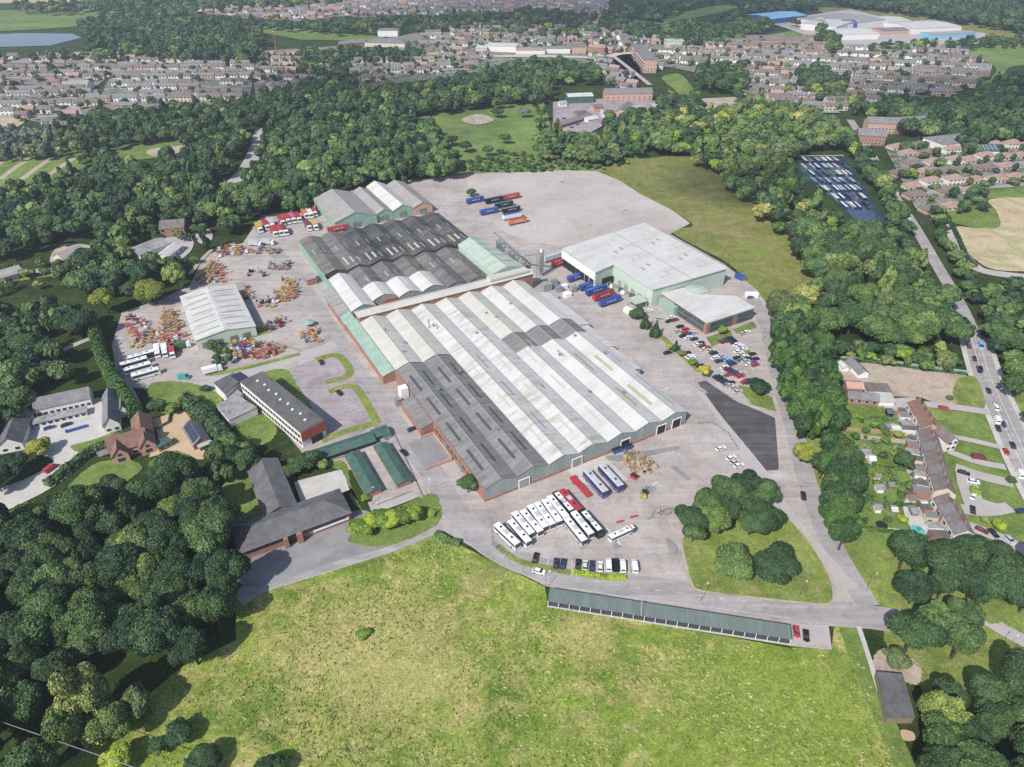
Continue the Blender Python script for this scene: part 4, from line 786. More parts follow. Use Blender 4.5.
# garden hedges and fences between the plots
def hedge(pts, w_, h_, m_, label, name='hedge', cat='hedge', seed=0, q=.8):
    W_ = smooth([P(*p) for p in pts], 4); o0 = W_[0]; r_ = random.Random(seed); vs = []; b = MB(); L_ = 0
    for i in range(len(W_) - 1):
        a, c = W_[i], W_[i + 1]; l = math.hypot(c[0] - a[0], c[1] - a[1]); L_ += l
        n_ = max(2, int(l * (w_ + 2 * h_) * 1.5 / (q * q))); dx, dy = (c[0] - a[0]) / l, (c[1] - a[1]) / l
        b.box((a[0] + c[0]) / 2 - o0[0], (a[1] + c[1]) / 2 - o0[1], 0, l + .3, w_ * .8, h_ * .9, a=math.atan2(dy, dx), taper=.8)
        for _ in range(n_):
            t = r_.random() * l; ph = r_.uniform(-.2, math.pi + .2); rr = r_.uniform(.9, 1.12)
            lx = math.cos(ph) * w_ / 2 * rr; lz = max(.1, (math.sin(ph) ** .6 if math.sin(ph) > 0 else 0) * h_ * rr * (1 + .12 * math.sin(i * 2.1 + t)))
            if r_.random() < .5: lz *= r_.random()
            ctr = Vector((a[0] + dx * t - dy * lx - o0[0], a[1] + dy * t + dx * lx - o0[1], lz)); nn = Vector((-dy * math.cos(ph), dx * math.cos(ph), .25 + max(0, math.sin(ph)))) + Vector((r_.uniform(-.6, .6), r_.uniform(-.6, .6), r_.uniform(-.4, .4))); nn.normalize()
            u = nn.cross(Vector((.3, .5, 1))).normalized(); v = nn.cross(u); s = q * r_.uniform(.35, .65); b.face([ctr + u * s + v * s, ctr - u * s + v * s, ctr - u * s - v * s, ctr + u * s - v * s][::-1 if False else 1])
    o = b.build(name, m_); o.location = (o0[0], o0[1], 0); tag(o, label, cat)
    at = o.data.attributes.new('tone', 'FLOAT', 'FACE'); at.data.foreach_set('value', [r_.random() for _ in o.data.polygons]); return o
hedge([(90, 322), (97, 340), (104, 362), (114, 382), (126, 400), (138, 418)], 5.5, 7.5, 'leaf_hedge', 'tall clipped conifer hedge running beside the coach and trailer park', seed=1)
hedge([(186, 404), (200, 412), (216, 430), (232, 448), (252, 458)], 7, 5.5, 'leaf_mid', 'broad shaggy green hedge between the tan drive and the patchy flat wing', seed=2)
hedge([(48, 487), (70, 470), (92, 453), (112, 445), (122, 436)], 4, 3, 'leaf_dark', 'dark hedge along the lane below the white courtyard', seed=3)
hedge([(573, 572), (600, 577), (626, 578)], 2.2, 1.1, 'leaf_lime', 'low clipped bright hedge in front of the parked vans', seed=4, q=.5)
hedge([(436, 534), (448, 541), (460, 544)], 3, 1.4, 'leaf_mid', 'low green hedge on the inside bend of the works road', seed=5, q=.6)
hedge([(944, 214), (950, 224), (958, 240), (966, 258), (975, 268)], 2.5, 2.4, 'leaf_dark', 'thin dark hedge along the edge of the crop field', seed=6)
hedge([(832, 361), (870, 362), (920, 370), (965, 375)], 1.6, 1.4, 'leaf_mid', 'straight hedge along the top edge of the dirt yard', seed=7)
hedge([(852, 527), (880, 531), (915, 536), (937, 543)], 1.5, 1.3, 'leaf_hedge', 'clipped hedge at the foot of the lowest garden', seed=8, q=.6)
for k, (a, c) in enumerate((((850, 418), (905, 420)), ((852, 446), (900, 449)), ((855, 465), (905, 470)), ((858, 482), (912, 487)), ((862, 502), (920, 507)))):
    hedge([a, ((a[0] + c[0]) / 2, (a[1] + c[1]) / 2 + .8), c], 1.2, 1.5, ('leaf_mid', 'leaf_light')[k % 2], f'garden hedge between the long plots, {ordw(k + 1)} counting down the slope', seed=9 + k, q=.6)
def fence(pts, h_, label, m_='steel', gap=3.0, rails=(.4, .95), name='fence', wd=.06, panel=False):
    w_ = [P(*p) for p in pts]; t = thing(name, label, 'fence', (*w_[0], 0)); b = MB(); r_ = MB(); n_ = 0
    for i in range(len(w_) - 1):
        a, c = w_[i], w_[i + 1]; l = math.hypot(c[0] - a[0], c[1] - a[1]); an = math.atan2(c[1] - a[1], c[0] - a[0]); k = max(1, int(l / gap))
        for j in range(k + 1):
            if n_ < 95:
                q = MB(); q.box(a[0] + (c[0] - a[0]) * j / k - w_[0][0], a[1] + (c[1] - a[1]) * j / k - w_[0][1], 0, .12, .12, h_ + .1, a=an); q.build('post', m_, t); n_ += 1
        if panel: r_.box((a[0] + c[0]) / 2 - w_[0][0], (a[1] + c[1]) / 2 - w_[0][1], .05, l, .05, h_, a=an)
        else:
            for z in rails: r_.box((a[0] + c[0]) / 2 - w_[0][0], (a[1] + c[1]) / 2 - w_[0][1], z * h_, l, wd, .09, a=an)
    r_.build('rail' if not panel else 'fence_panel', m_, t); return t
fence([(491, 532), (492, 545), (500, 553), (512, 558)], 1.5, 'curved steel rail round the end of the coach park', gap=2)
fence([(698, 424), (712, 423), (728, 434), (738, 450)], 1.0, 'curved low barrier beside the bend near the four white cars', 'slate', gap=2)
fence([(228, 347), (262, 342), (300, 352), (320, 346), (330, 336)], 1.8, 'mesh fence round the lower machinery compound', gap=6)
fence([(832, 359), (870, 361), (930, 369), (968, 374)], 1.8, 'green fence along the woodland side of the dirt yard', 'green_clad', gap=4, panel=True)
fence([(842, 430), (880, 433), (905, 436)], 1.7, 'orange-brown board fence across the upper gardens', 'timber', gap=3, panel=True)
fence([(968, 338), (979, 372), (992, 400)], 1.0, 'steel barrier on the left side of the main road', gap=4)
# ------------------------------------------------------------------ vehicles
def setmat(o, slot, m_):
    o.material_slots[slot].link = 'OBJECT'; o.material_slots[slot].material = MC[m_]
def taper_box(b, x0, x1, y, z0, X0, X1, Y, z1, m=0, mt=None):
    A = [(x0, -y, z0), (x1, -y, z0), (x1, y, z0), (x0, y, z0)]; B_ = [(X0, -Y, z1), (X1, -Y, z1), (X1, Y, z1), (X0, Y, z1)]
    for i in range(4): j = (i + 1) % 4; b.face([A[i], A[j], B_[j], B_[i]], m)
    b.face(B_, m if mt is None else mt)
def wheels(t, xs, y, r, w_=.24):
    for x in xs:
        for s in (-1, 1): b = MB(); b.wheel(0, 0, 0, r, w_); o = b.build('wheel', ['tyre', 'hub'], t); o.location = (x, s * y, r)
def mk_car():
    t = thing('parked_car', 'x', 'car'); b = MB(); taper_box(b, -2.12, 2.12, .86, .28, -2.18, 2.2, .9, .62); taper_box(b, -2.18, 2.2, .9, .62, -2.05, 2.0, .84, .92); o = b.build('body', 'paint_black', t)
    b = MB(); taper_box(b, -1.85, 1.15, .80, .90, -1.35, .35, .62, 1.36); b.build('window', 'glass', t); b = MB(); taper_box(b, -1.38, .38, .64, 1.36, -1.25, .25, .58, 1.43); b.build('roof', 'paint_black', t)
    wheels(t, (-1.35, 1.35), .8, .32)
    for s in (-1, 1): b = MB(); b.box(2.16, s * .66, .58, .08, .3, .16); b.build('headlight', 'lamp_white', t); b = MB(); b.box(-2.15, s * .7, .62, .06, .24, .2); b.build('taillight', 'lamp_red', t)
    return t
def mk_van():
    t = thing('parked_van', 'x', 'van'); b = MB(); taper_box(b, -2.6, 1.3, .98, .35, -2.55, 1.1, .86, 2.15); taper_box(b, 1.3, 2.6, .96, .35, 1.15, 2.5, .9, 1.15); b.build('body', 'paint_white', t)
    b = MB(); taper_box(b, 1.1, 2.2, .9, 1.15, 1.0, 1.35, .8, 2.05); b.build('windscreen', 'glass', t); wheels(t, (-1.7, 1.7), .88, .35); b = MB(); b.box(-2.6, 0, 1.3, .06, 1.4, .6); b.build('rear_window', 'glass', t)
    b = MB(); b.box(-.3, 0, 2.16, .6, .5, .1); b.build('roof', 'paint_white', t); return t
def mk_coach():
    t = thing('parked_coach', 'x', 'coach'); b = MB(); taper_box(b, -6, 6, 1.24, .35, -6, 6, 1.25, 1.25); taper_box(b, -6, 6, 1.25, 1.25, -5.9, 5.8, 1.22, 3.1); taper_box(b, -5.9, 5.8, 1.22, 3.1, -5.75, 5.6, 1.02, 3.35, 1, 1); b.build('body', ['paint_white', 'paint_white'], t)
    for s in (-1, 1): b = MB(); b.box(-.2, s * 1.235, 1.55, 11, .08, 1.15); b.build('window', 'glass', t)
    b = MB(); b.box(5.93, 0, 1.2, .14, 2.3, 1.8); b.build('windscreen', 'glass', t); b = MB(); b.box(-5.97, 0, 1.8, .1, 2.1, 1.0); b.build('rear_window', 'glass', t)
    for x in (-3.4, 2.6): b = MB(); b.box(x, 0, 3.35, .8, .7, .12); b.build('roof_hatch', 'black', t)
    b = MB(); b.box(-.5, 0, 3.35, 2.2, 1.5, .2); b.build('roof_unit', 'paint_silver', t); wheels(t, (-3.6, 3.9), 1.12, .5, .3)
    for s in (-1, 1): b = MB(); b.box(5.7, s * 1.45, 2.2, .15, .3, .5); b.build('mirror', 'black', t)
    return t
def mk_trailer():
    t = thing('parked_trailer', 'x', 'trailer'); b = MB(); b.box(0, 0, 1.2, 13.6, 2.5, 2.75, 0, mt=1); b.build('box_body', ['paint_blue', 'paint_silver'], t)
    b = MB(); b.box(0, 0, .95, 13.2, 1.0, .25); b.box(4, 0, .1, .3, 1.6, .9); b.build('chassis', 'black', t); wheels(t, (-5.2, -4.0, -2.8), 1.0, .5, .3)
    for s in (-1, 1):
        b = MB()
        for k, l in enumerate((.9, .5, 1.1, .7, .5, 1.0)): b.box(-2.4 + k * 1.05, s * 1.265, 2.35 + (k % 2) * .1, l * .7, .03, .5)
        b.build('side_marking', 'paint_white', t)
    return t
def mk_lorry():
    t = thing('parked_lorry', 'x', 'lorry'); b = MB(); b.box(-1.1, 0, 1.0, 6.6, 2.45, 2.5); b.build('box_body', 'paint_red', t); b = MB(); taper_box(b, 2.5, 4.4, 1.18, .5, 2.5, 4.2, 1.1, 2.9); b.build('cab', 'paint_white', t)
    b = MB(); b.box(4.34, 0, 1.6, .12, 2.0, .9); b.build('windscreen', 'glass', t); b = MB(); b.box(0, 0, .6, 8.2, .9, .35); b.build('chassis', 'black', t); wheels(t, (-3, 3.4), 1.05, .5, .3); return t
def mk_flatbed():
    t = thing('flatbed_trailer', 'x', 'flatbed trailer'); b = MB(); b.box(0, 0, .9, 11.5, 2.4, .35); b.box(-5.2, 0, 1.25, .8, 2.4, .5); b.build('deck', 'paint_red', t); wheels(t, (-4, -2.9), 1.0, .45, .3); b = MB(); b.box(4.6, 0, 0, .3, 1.4, .9); b.build('landing_leg', 'steel', t); return t
def mk_loader():
    t = thing('yellow_forklift', 'x', 'forklift'); b = MB(); b.box(-.2, 0, .5, 3.2, 1.7, .9); b.build('body', 'paint_yellow', t); b = MB(); [b.box(-.4 + sx * .7, sy * .6, 1.4, .12, .12, 1.3) for sx in (-1, 1) for sy in (-1, 1)]; b.box(-.4, 0, 2.7, 1.8, 1.5, .12); b.build('cab_frame', 'black', t)
    b = MB(); [b.box(1.6, s * .5, .2, .2, .15, 4.0) for s in (-1, 1)]; b.box(1.65, 0, 2.0, .2, 1.1, .2); b.build('mast', 'slate', t); b = MB(); [b.box(2.4, s * .4, .3, 1.4, .14, .1) for s in (-1, 1)]; b.build('fork', 'steel', t); wheels(t, (-1.2, 1.0), .85, .42, .3); return t
PROTO = dict(car=mk_car(), van=mk_van(), coach=mk_coach(), trailer=mk_trailer(), lorry=mk_lorry(), flatbed=mk_flatbed(), forklift=mk_loader()); USED = set()
PAINTED = dict(car=('body', 'roof'), van=('body', 'roof'), coach=('body',), trailer=('box_body',), lorry=('box_body',), flatbed=('deck',), forklift=())
def place(kind, x, y, dx, dy, col, label, group=None, world=False, rz=None, scale=1.0, second=None, h=0):
    src = PROTO[kind]; t = src if kind not in USED else copy_tree(src); USED.add(kind)
    X, Y = (x, y) if world else P(x, y, h)
    if rz is None: q = P(x + dx, y + dy, h); rz = math.atan2(q[1] - Y, q[0] - X)
    t.location = (X, Y, .06); t.rotation_euler = (0, 0, rz); t.scale = (scale,) * 3; t['label'] = label
    if group: t['group'] = group
    elif 'group' in t: del t['group']
    for c in t.children:
        if c.name.split('.')[0] in PAINTED[kind]: setmat(c, 0, 'paint_' + col)
        if second and c.name.split('.')[0] in ('body', 'box_body') and len(c.material_slots) > 1: setmat(c, 1, 'paint_' + second)
    return t
# coaches: roof centre line ends, 6.4x crop at (480,470)
CO = [((497, 523.5), (517.5, 543), 'white'), ((510.5, 520), (529, 541), 'white'), ((515.5, 513), (531, 531.5), 'white'), ((523, 510), (540.5, 530.5), 'white'), ((531, 506), (545, 525), 'white'), ((538, 503.5), (552, 522.5), 'white'), ((545.5, 500.5), (559, 519.5), 'white'), ((551, 497), (565.5, 515), 'white'),
      ((556.5, 493), (571.5, 510), 'black'), ((562.5, 490), (578.5, 508.5), 'red'), ((567.5, 518.5), (584, 539), 'silver'), ((574.5, 512.5), (590.5, 532), 'white'), ((583, 511), (600.5, 531), 'black')]
for i, (a, c, col) in enumerate(CO):
    A, B = P(*a, 3.2), P(*c, 3.2)
    lab = {8: 'black coach with white roof panels at the right end of the back row', 9: 'all-red coach with roof unit lying alongside the black-sided coach', 10: 'pale silver coach, leftmost of the three in the front group', 11: 'white coach in the middle of the three in the front group', 12: 'black-sided coach with white roof, rightmost of the front three'}.get(i, f'white coach with black windows, {ordw(i + 1)} from the left in the long parked row')
    t = place('coach', (A[0] + B[0]) / 2, (A[1] + B[1]) / 2, 0, 0, col, lab, 'coaches parked in the front yard', True, math.atan2(B[1] - A[1], B[0] - A[0]), second='red' if col == 'red' else 'white')
    if col in ('black',):
        for k, x in enumerate((-3.1, 2.9)):
            b = MB(); b.box(x, 0, 3.36, 4.2 if k else 3.8, 1.9, .06); b.build('roof_panel', 'paint_white', t)
        for c_ in t.children:
            if c_.name.startswith('body'): setmat(c_, 1, 'paint_black')
place('flatbed', 580.5, 488.5, 14, 15.5, 'red', 'empty red flatbed trailer lying beside the red coach')
for a, c, lab in (((587, 471), (605, 491), 'long blue and lilac bus with pale roof, left of the pair by the timber pile'), ((601.5, 465), (621, 486), 'long blue and lilac bus with pale roof, right of the pair by the timber pile')):
    A, B = P(*a, 3.2), P(*c, 3.2); place('coach', (A[0] + B[0]) / 2, (A[1] + B[1]) / 2, 0, 0, 'purple', lab, 'long blue buses', True, math.atan2(B[1] - A[1], B[0] - A[0]), second='silver', scale=1.12)
A, B = P(611, 535, 3.2), P(633, 525, 3.2); t = place('coach', (A[0] + B[0]) / 2, (A[1] + B[1]) / 2, 0, 0, 'white', 'white bus with purple and orange front standing alone in the yard', None, True, math.atan2(B[1] - A[1], B[0] - A[0]), second='white', scale=.85)
b = MB(); taper_box(b, 4.6, 6.05, 1.27, .4, 4.6, 5.9, 1.25, 3.2); b.build('front_panel', 'paint_purple', t); b = MB(); b.box(4.2, 0, 3.2, .8, 2.2, .18); b.build('front_stripe', 'paint_orange', t)
place('forklift', 643.5, 496, -1, -9, 'yellow', 'yellow forklift with raised mast in the open yard')
def cars(lst, grp, desc):
    for k, (x, y, dx, dy, col, *kd) in enumerate(lst):
        kind = kd[0] if kd else 'car'; cn = {'navy': 'dark blue', 'silver': 'silver', 'lightblue': 'light blue', 'deepblue': 'deep blue'}.get(col, col)
        place(kind, x, y, dx, dy, col, f'{cn} {kind} {desc(k)}', grp)
seq = lambda s: (lambda k: s.format(ordw(k + 1)))
cars([(535.5, 559, 2.5, -9, 'black'), (556, 564.5, 1, -9, 'navy'), (563, 565, 1.6, -9, 'navy'), (578, 565.5, .8, -9, 'black'), (584.8, 566.5, .6, -9, 'cream'), (592, 567, .6, -9, 'navy'), (600, 568, .3, -9, 'white'), (608.3, 566.5, -.4, -9, 'white', 'van'), (615.3, 566.5, -.8, -9, 'black', 'van'), (622.4, 567.5, -.7, -9, 'white', 'van'), (634.3, 568, -1.3, -9, 'white', 'van')], 'vehicles in the lower coach park row', seq('{} from the left in the row facing the low hedge'))
cars([(539, 572.5, 9, 2.5, 'white')], None, lambda k: 'driving on the works road below the coaches')
cars([(720.5, 449.5, 4, -1.5, 'white'), (731, 459, 4, -1.5, 'white'), (734.5, 463, 4, -1.5, 'silver'), (738.5, 466.5, 4, -1.2, 'white')], 'cars at the road bend', seq('parked at the bend by the dark tarmac, {} in line'))
cars([(796, 633, .8, 6, 'red'), (805.5, 637, .5, 6, 'black')], None, lambda k: ('parked hard against the end of the long shelter', 'standing on the pad beside the red one')[k])
cars([(803, 497, -.6, -4, 'black')], None, lambda k: 'driving up the road beside the tall tree belt')
cars([(51.5, 470, 9, -7, 'red', 'van')], None, lambda k: 'parked in the lane below the white courtyard')
cars([(50, 429, 7, -2, 'blue'), (67, 426, 7, -2.5, 'navy')], 'cars in the white courtyard', lambda k: ('nearest the left cottage in the pale courtyard', 'in the middle of the pale courtyard')[k])
cars([(412.5, 430, 5, -2, 'navy'), (404, 454, 4, 4, 'black')], None, lambda k: ('by the grey lean-to on the left of the factory', 'beside the dark green store on the works road')[k])
cars([(321.5, 363.5, 2, 4, 'black'), (339.5, 394, 3, 3, 'black'), (384, 352, 3, 3, 'maroon', 'van')], None, lambda k: ('parked by the upper grass bay of the staff car park', 'parked by the lower grass bay of the staff car park', 'waiting by the green lean-to roof')[k])
CP8 = [(185, 265, 'black'), (222, 258, 'maroon'), (240, 330, 'silver'), (290, 318, 'red'), (290, 340, 'red'), (275, 360, 'black'), (325, 345, 'blue'), (345, 340, 'silver'), (175, 468, 'black'), (370, 415, 'white'), (385, 405, 'black'), (410, 445, 'cream'), (428, 435, 'red'), (398, 425, 'maroon'),
       (300, 470, 'black'), (315, 490, 'white'), (330, 500, 'white'), (385, 552, 'black'), (505, 522, 'navy'), (525, 488, 'silver'), (545, 505, 'lightblue'), (562, 515, 'lightblue'), (575, 528, 'blue'), (592, 540, 'navy'), (515, 390, 'grey'), (535, 398, 'maroon'), (555, 382, 'navy'), (570, 375, 'black'), (590, 390, 'black'), (602, 405, 'black'),
       (618, 415, 'white'), (640, 425, 'white'), (655, 435, 'silver'), (662, 447, 'white'), (628, 460, 'white'), (670, 492, 'white'), (645, 475, 'cream'), (715, 477, 'black'), (735, 508, 'black'), (720, 530, 'purple'), (735, 545, 'red'), (585, 590, 'navy'), (605, 598, 'navy'), (622, 606, 'maroon'), (640, 617, 'red'), (650, 600, 'silver'), (668, 655, 'red'), (685, 645, 'maroon'), (695, 658, 'navy'),
       (490, 622, 'navy'), (510, 635, 'black'), (555, 670, 'grey'), (600, 690, 'silver'), (625, 715, 'silver'), (680, 335, 'white'), (655, 345, 'silver'), (570, 735 - 60, 'silver'), (120, 250, 'silver'), (180, 180, 'white'), (55, 200, 'white'), (690, 95, 'white'), (708, 112, 'purple'), (200, 240, 'white'), (255, 300, 'black'), (310, 370, 'white'), (345, 380, 'navy'), (452, 455, 'silver'), (470, 470, 'black'), (540, 560, 'white'), (560, 572, 'maroon'), (480, 500, 'white'), (690, 505, 'navy'), (675, 520, 'silver'), (620, 500, 'black'), (640, 515, 'grey'), (535, 650, 'navy'), (578, 660, 'black'), (700, 540, 'white'), (530, 615, 'silver'), (560, 610, 'red')]
for k, (x, y, col) in enumerate(sorted(CP8, key=lambda q: (round(q[1] / 60), q[0]))):
    rw = round(y / 60); ix = sum(1 for q in CP8 if round(q[1] / 60) == rw and q[0] <= x); rows = sorted({round(q[1] / 60) for q in CP8})
    place('car', 640 + x / 6.4, 280 + y / 6.4 + .6, 5, -1.3 if k % 5 else -1.9, col, f"{ {'navy': 'dark blue', 'lightblue': 'light blue'}.get(col, col)} car, {ordw(ix)} from left in {ordw(rows.index(rw) + 1)} rank of the office car park", 'cars in the office car park')
cars([(963.5, 334, -2, -6, 'white', 'van'), (968.4, 347.5, -2, -7, 'maroon'), (974, 359.8, -2, -7, 'black'), (978.7, 371, -2, -7, 'black', 'van'), (988, 392, -2.6, -7, 'black'), (995.5, 408.5, -2.8, -7, 'white'), (996, 421, -2.8, -7, 'white', 'van'), (997.5, 429.5, -2.8, -7, 'black'), (1002.5, 425.5, 2.8, 7, 'navy'), (1012, 446.5, -3, -8, 'black'), (1005.5, 453, 3, 6, 'red'), (1019, 475, -3, -8, 'white', 'van'), (980, 347, 2, 7, 'lightblue', 'van')], 'vehicles on the main road', seq('on the main road, {} in the stream of traffic'))
cars([(943, 409, 5, .6, 'red'), (963, 474, 5, 1.5, 'black'), (972.5, 482.5, 5, 1, 'white'), (972, 511, -.5, -5, 'black'), (973, 497, 2, -3, 'white'), (981, 531.5, 4, 2, 'maroon'), (992.5, 534.5, 3, 3, 'black'), (1009, 541, 3, 3, 'silver'), (978, 459, 6, .8, 'maroon', 'van'), (1020, 512, 5, -1, 'navy')], 'cars by the terraced houses', seq('in the lanes in front of the terraces, {} counting downhill'))
cars([(893, 179, 2, 4, 'grey'), (921, 163 + 60, 2, 5, 'navy'), (897, 193, 2, 4, 'silver'), (905, 178, 4, 1, 'blue'), (925, 204, 4, -1, 'white')], 'cars by the bungalows', seq('near the bungalow estate, {} in order from the top'))
def trl(kind, lst, dx, dy, grp, desc, ph=2.5, sc=1.0):
    for k, (x, y, col, *r) in enumerate(lst): place(kind, x, y, dx, dy, col, f"{ {'navy': 'dark blue'}.get(col, col)} {kind}, {desc} {ordw(k + 1)}".replace('  ', ' '), grp, h=ph, scale=sc, second=(r[0] if r else None))
trl('trailer', [(553, 256.5, 'silver'), (561.5, 261.5, 'red', 'red'), (577.5, 276, 'blue', 'deepblue'), (589.5, 284.6, 'blue', 'deepblue'), (596.2, 289.6, 'deepblue', 'blue'), (603.4, 294.6, 'red', 'maroon'), (609.8, 300.4, 'blue', 'deepblue')], 10, -3.2, 'trailers on the warehouse apron', 'on the warehouse apron, from the top')
trl('trailer', [(475, 199.5, 'blue', 'blue'), (494, 199.6, 'black', 'black'), (511, 196, 'red', 'red'), (504, 204, 'black', 'green'), (489, 210.6, 'blue', 'blue'), (511, 209, 'black', 'grey'), (512, 215.5, 'white', 'blue'), (517.5, 220.5, 'orange', 'red')], 10, -2.0, 'trailers on the far yard', 'in the far yard cluster, from the top')
trl('lorry', [(259, 228, 'yellow'), (266, 225.5, 'red'), (271, 224, 'silver', ), (274, 232, 'red'), (279.5, 231, 'red'), (284.5, 230.5, 'maroon'), (281.5, 221, 'red'), (287, 219.5, 'red'), (292.5, 218.5, 'pink'), (298, 218, 'red'), (309.5, 213.5, 'white'), (313.5, 212, 'red'), (308, 226, 'maroon'), (314.5, 225.5, 'yellow'), (305, 214, 'orange')], 4.5, 6, 'lorries by the top sheds', 'parked by the top sheds,', 2, 1.25)
place('trailer', 337.5, 228, 10, -2, 'red', 'red trailer parked alone below the broad brown-grey shed', h=2.5, second='red')
place('lorry', 345, 226, 10, -2, 'black', 'black tractor lorry at the end of the lone red trailer', h=2)
trl('lorry', [(157, 350.5, 'white'), (164.5, 350, 'white'), (172, 351, 'red')], .8, 9, 'lorries under the steel shed', 'in the yard under the steel shed,', 2)
place('lorry', 180.5, 345, 9, -2, 'green', 'green-roofed lorry parked crosswise beside the three lorries', h=2)
trl('coach', [(137, 366, 'white'), (145, 371.5, 'white'), (133.5, 360.5, 'silver'), (141, 354, 'navy', 'white')], 10, -2.8, 'coaches by the conifer hedge', 'by the tall conifer hedge,', 3)
place('van', 184.5, 378.5, 7, 0, 'teal', 'teal van standing at the mouth of the lower lane'); place('lorry', 212, 369, 8, -2, 'white', 'white lorry with blue cab next to the small compound bush', h=2)
place('flatbed', 77, 430, 9, -2.6, 'blue', 'blue flatbed trailer in the pale courtyard', scale=.7)
for x, y, col, lab in ((255.5, 243, 'silver', 'grey lorry parked above the row of red lorries'), (268, 241.5, 'silver', 'pale lorry standing at the road mouth of the machinery yard')): place('lorry', x, y, 9, 1, col, lab, h=2)
place('van', 899 + 9, 246 - 28, 2, 4, 'white', 'white van parked under the trees near the railway bend')
# narrowboats in the marina
poly('marina', [(794, 157), (842, 156.5), (856, 175), (869, 196), (881, 214), (887, 225), (884, 233), (860, 233), (854, 220), (841, 207), (824, 193), (806, 180)], 'water')
def mk_boat():
    t = thing('narrowboat', 'x', 'boat'); b = MB(); hull = [(-8, -.9), (6, -1.05), (8.2, 0), (6, 1.05), (-8, .9)]; b.prism(hull, -.1, .7); b.build('hull', 'paint_navy', t)
    b = MB(); taper_box(b, -5.6, 5.2, .95, .7, -5.5, 5.0, .78, 1.75, 0, 1); b.build('cabin', ['paint_navy', 'paint_silver'], t)
    for s in (-1, 1): b = MB(); [b.box(x, s * .9, 1.05, .8, .06, .4) for x in (-3.6, -1.2, 1.2, 3.6)]; b.build('window', 'glass', t)
    return t
bt = mk_boat(); a0 = P(806, 170); a1 = P(856, 213); ang = math.atan2(a1[1] - a0[1], a1[0] - a0[0]); MAR = [(796, 158), (841, 157.5), (854, 177), (868, 200), (868, 212), (856, 212), (840, 204), (822, 190), (806, 179)]
nb = 0; r_ = random.Random(5); cols = ['navy', 'black', 'black', 'green', 'navy', 'grey', 'navy', 'black']; tops = ['silver', 'white', 'grey', 'silver', 'white', 'silver', 'grey', 'silver', 'navy', 'cream']
for i in range(-14, 15):
    for j in range(-18, 19):
        X = (a0[0] + a1[0]) / 2 + math.cos(ang) * i * 17.2 - math.sin(ang) * j * 2.7 + r_.uniform(-1.8, 1.8) + (j % 2) * 4; Y = (a0[1] + a1[1]) / 2 + math.sin(ang) * i * 17.2 + math.cos(ang) * j * 2.7 + r_.uniform(-.3, .3); q = PX(X, Y, 1)
        if not inpoly(q[0], q[1], MAR) or r_.random() < .08: continue
        t = bt if nb == 0 else copy_tree(bt); nb += 1; t.location = (X, Y, .15); t.rotation_euler = (0, 0, ang + r_.uniform(-.05, .05)); c1, c2 = r_.choice(cols), r_.choice(tops)
        for c_ in t.children:
            if c_.name.startswith(('hull', 'cabin')): setmat(c_, 0, 'paint_' + c1)
            if c_.name.startswith('cabin'): setmat(c_, 1, 'paint_' + c2)
        t['label'] = f'{c1} narrowboat with {c2} roof, {ordw(nb)} boat counted along the moored ranks'.replace('lightblue', 'light blue'); t['group'] = 'narrowboats moored in the marina'
t = copy_tree(bt); t.location = (*P(885, 225), .15); t.rotation_euler = (0, 0, ang - .3); t['label'] = 'lone white-roofed narrowboat at the narrow end of the marina'; t['group'] = 'narrowboats moored in the marina'
b = MB(); q = [P(792, 157), P(843, 156)]; pier = thing('jetty', 'pale timber jetty across the head of the marina', 'jetty', (*q[0], 0)); b.box((q[1][0] - q[0][0]) / 2, (q[1][1] - q[0][1]) / 2, .1, math.hypot(q[1][0] - q[0][0], q[1][1] - q[0][1]), 2, .5, a=math.atan2(q[1][1] - q[0][1], q[1][0] - q[0][0])); b.build('deck', 'gravel', pier)
# ------------------------------------------------------------------ machinery in the compounds
def mk_mach(v):
    t = thing('plant_machine', 'x', 'plant machine'); b = MB()
    if v == 0: b.box(0, 0, .4, 2.6, 1.5, .9); b.box(-.8, 0, 1.3, 1.0, 1.3, .7); b.build('chassis', 'paint_orange', t); b = MB(); b.tube((.2, 0, 1.2), (-1.4, 0, 2.3), .16); b.tube((-1.4, 0, 2.3), (2.2, 0, 2.6), .14); b.box(2.5, 0, 2.0, .8, 1.1, 1.0); b.build('boom', 'paint_orange', t)
    elif v == 1: b.box(0, 0, .3, 2.3, 1.2, .6); b.build('chassis', 'paint_orange', t); b = MB(); [b.tube((-1, s * .4, .9 + k * .35), (1, s * .4, 1.25 + k * .35), .06, 4) for k in range(3) for s in (-1, 1)]; b.box(0, 0, 2.0, 2.4, 1.2, .12); [b.box(x, y, 2.1, .08, .08, .9) for x in (-1.1, 1.1) for y in (-.5, .5)]; b.box(0, .55, 2.9, 2.3, .06, .08); b.box(0, -.55, 2.9, 2.3, .06, .08); b.build('lift_platform', 'paint_orange', t)
    else: b.box(-.5, 0, .5, 1.8, 1.5, 1.0); b.box(-.6, 0, 1.5, 1.1, 1.2, 1.0); b.build('chassis', 'paint_orange', t); b = MB(); taper_box(b, .5, 1.9, .6, .6, .3, 2.3, .85, 1.5); b.build('skip', 'paint_orange', t)
    b = MB(); [b.wheel(x, y, .38, .38, .26, 0, 1) for x in (-.9, .9) for y in (-.7, .7)]; o = b.build('wheels', ['tyre', 'hub'], t); return t
MP = [mk_mach(v) for v in range(3)]; MU = set(); nm = [0]
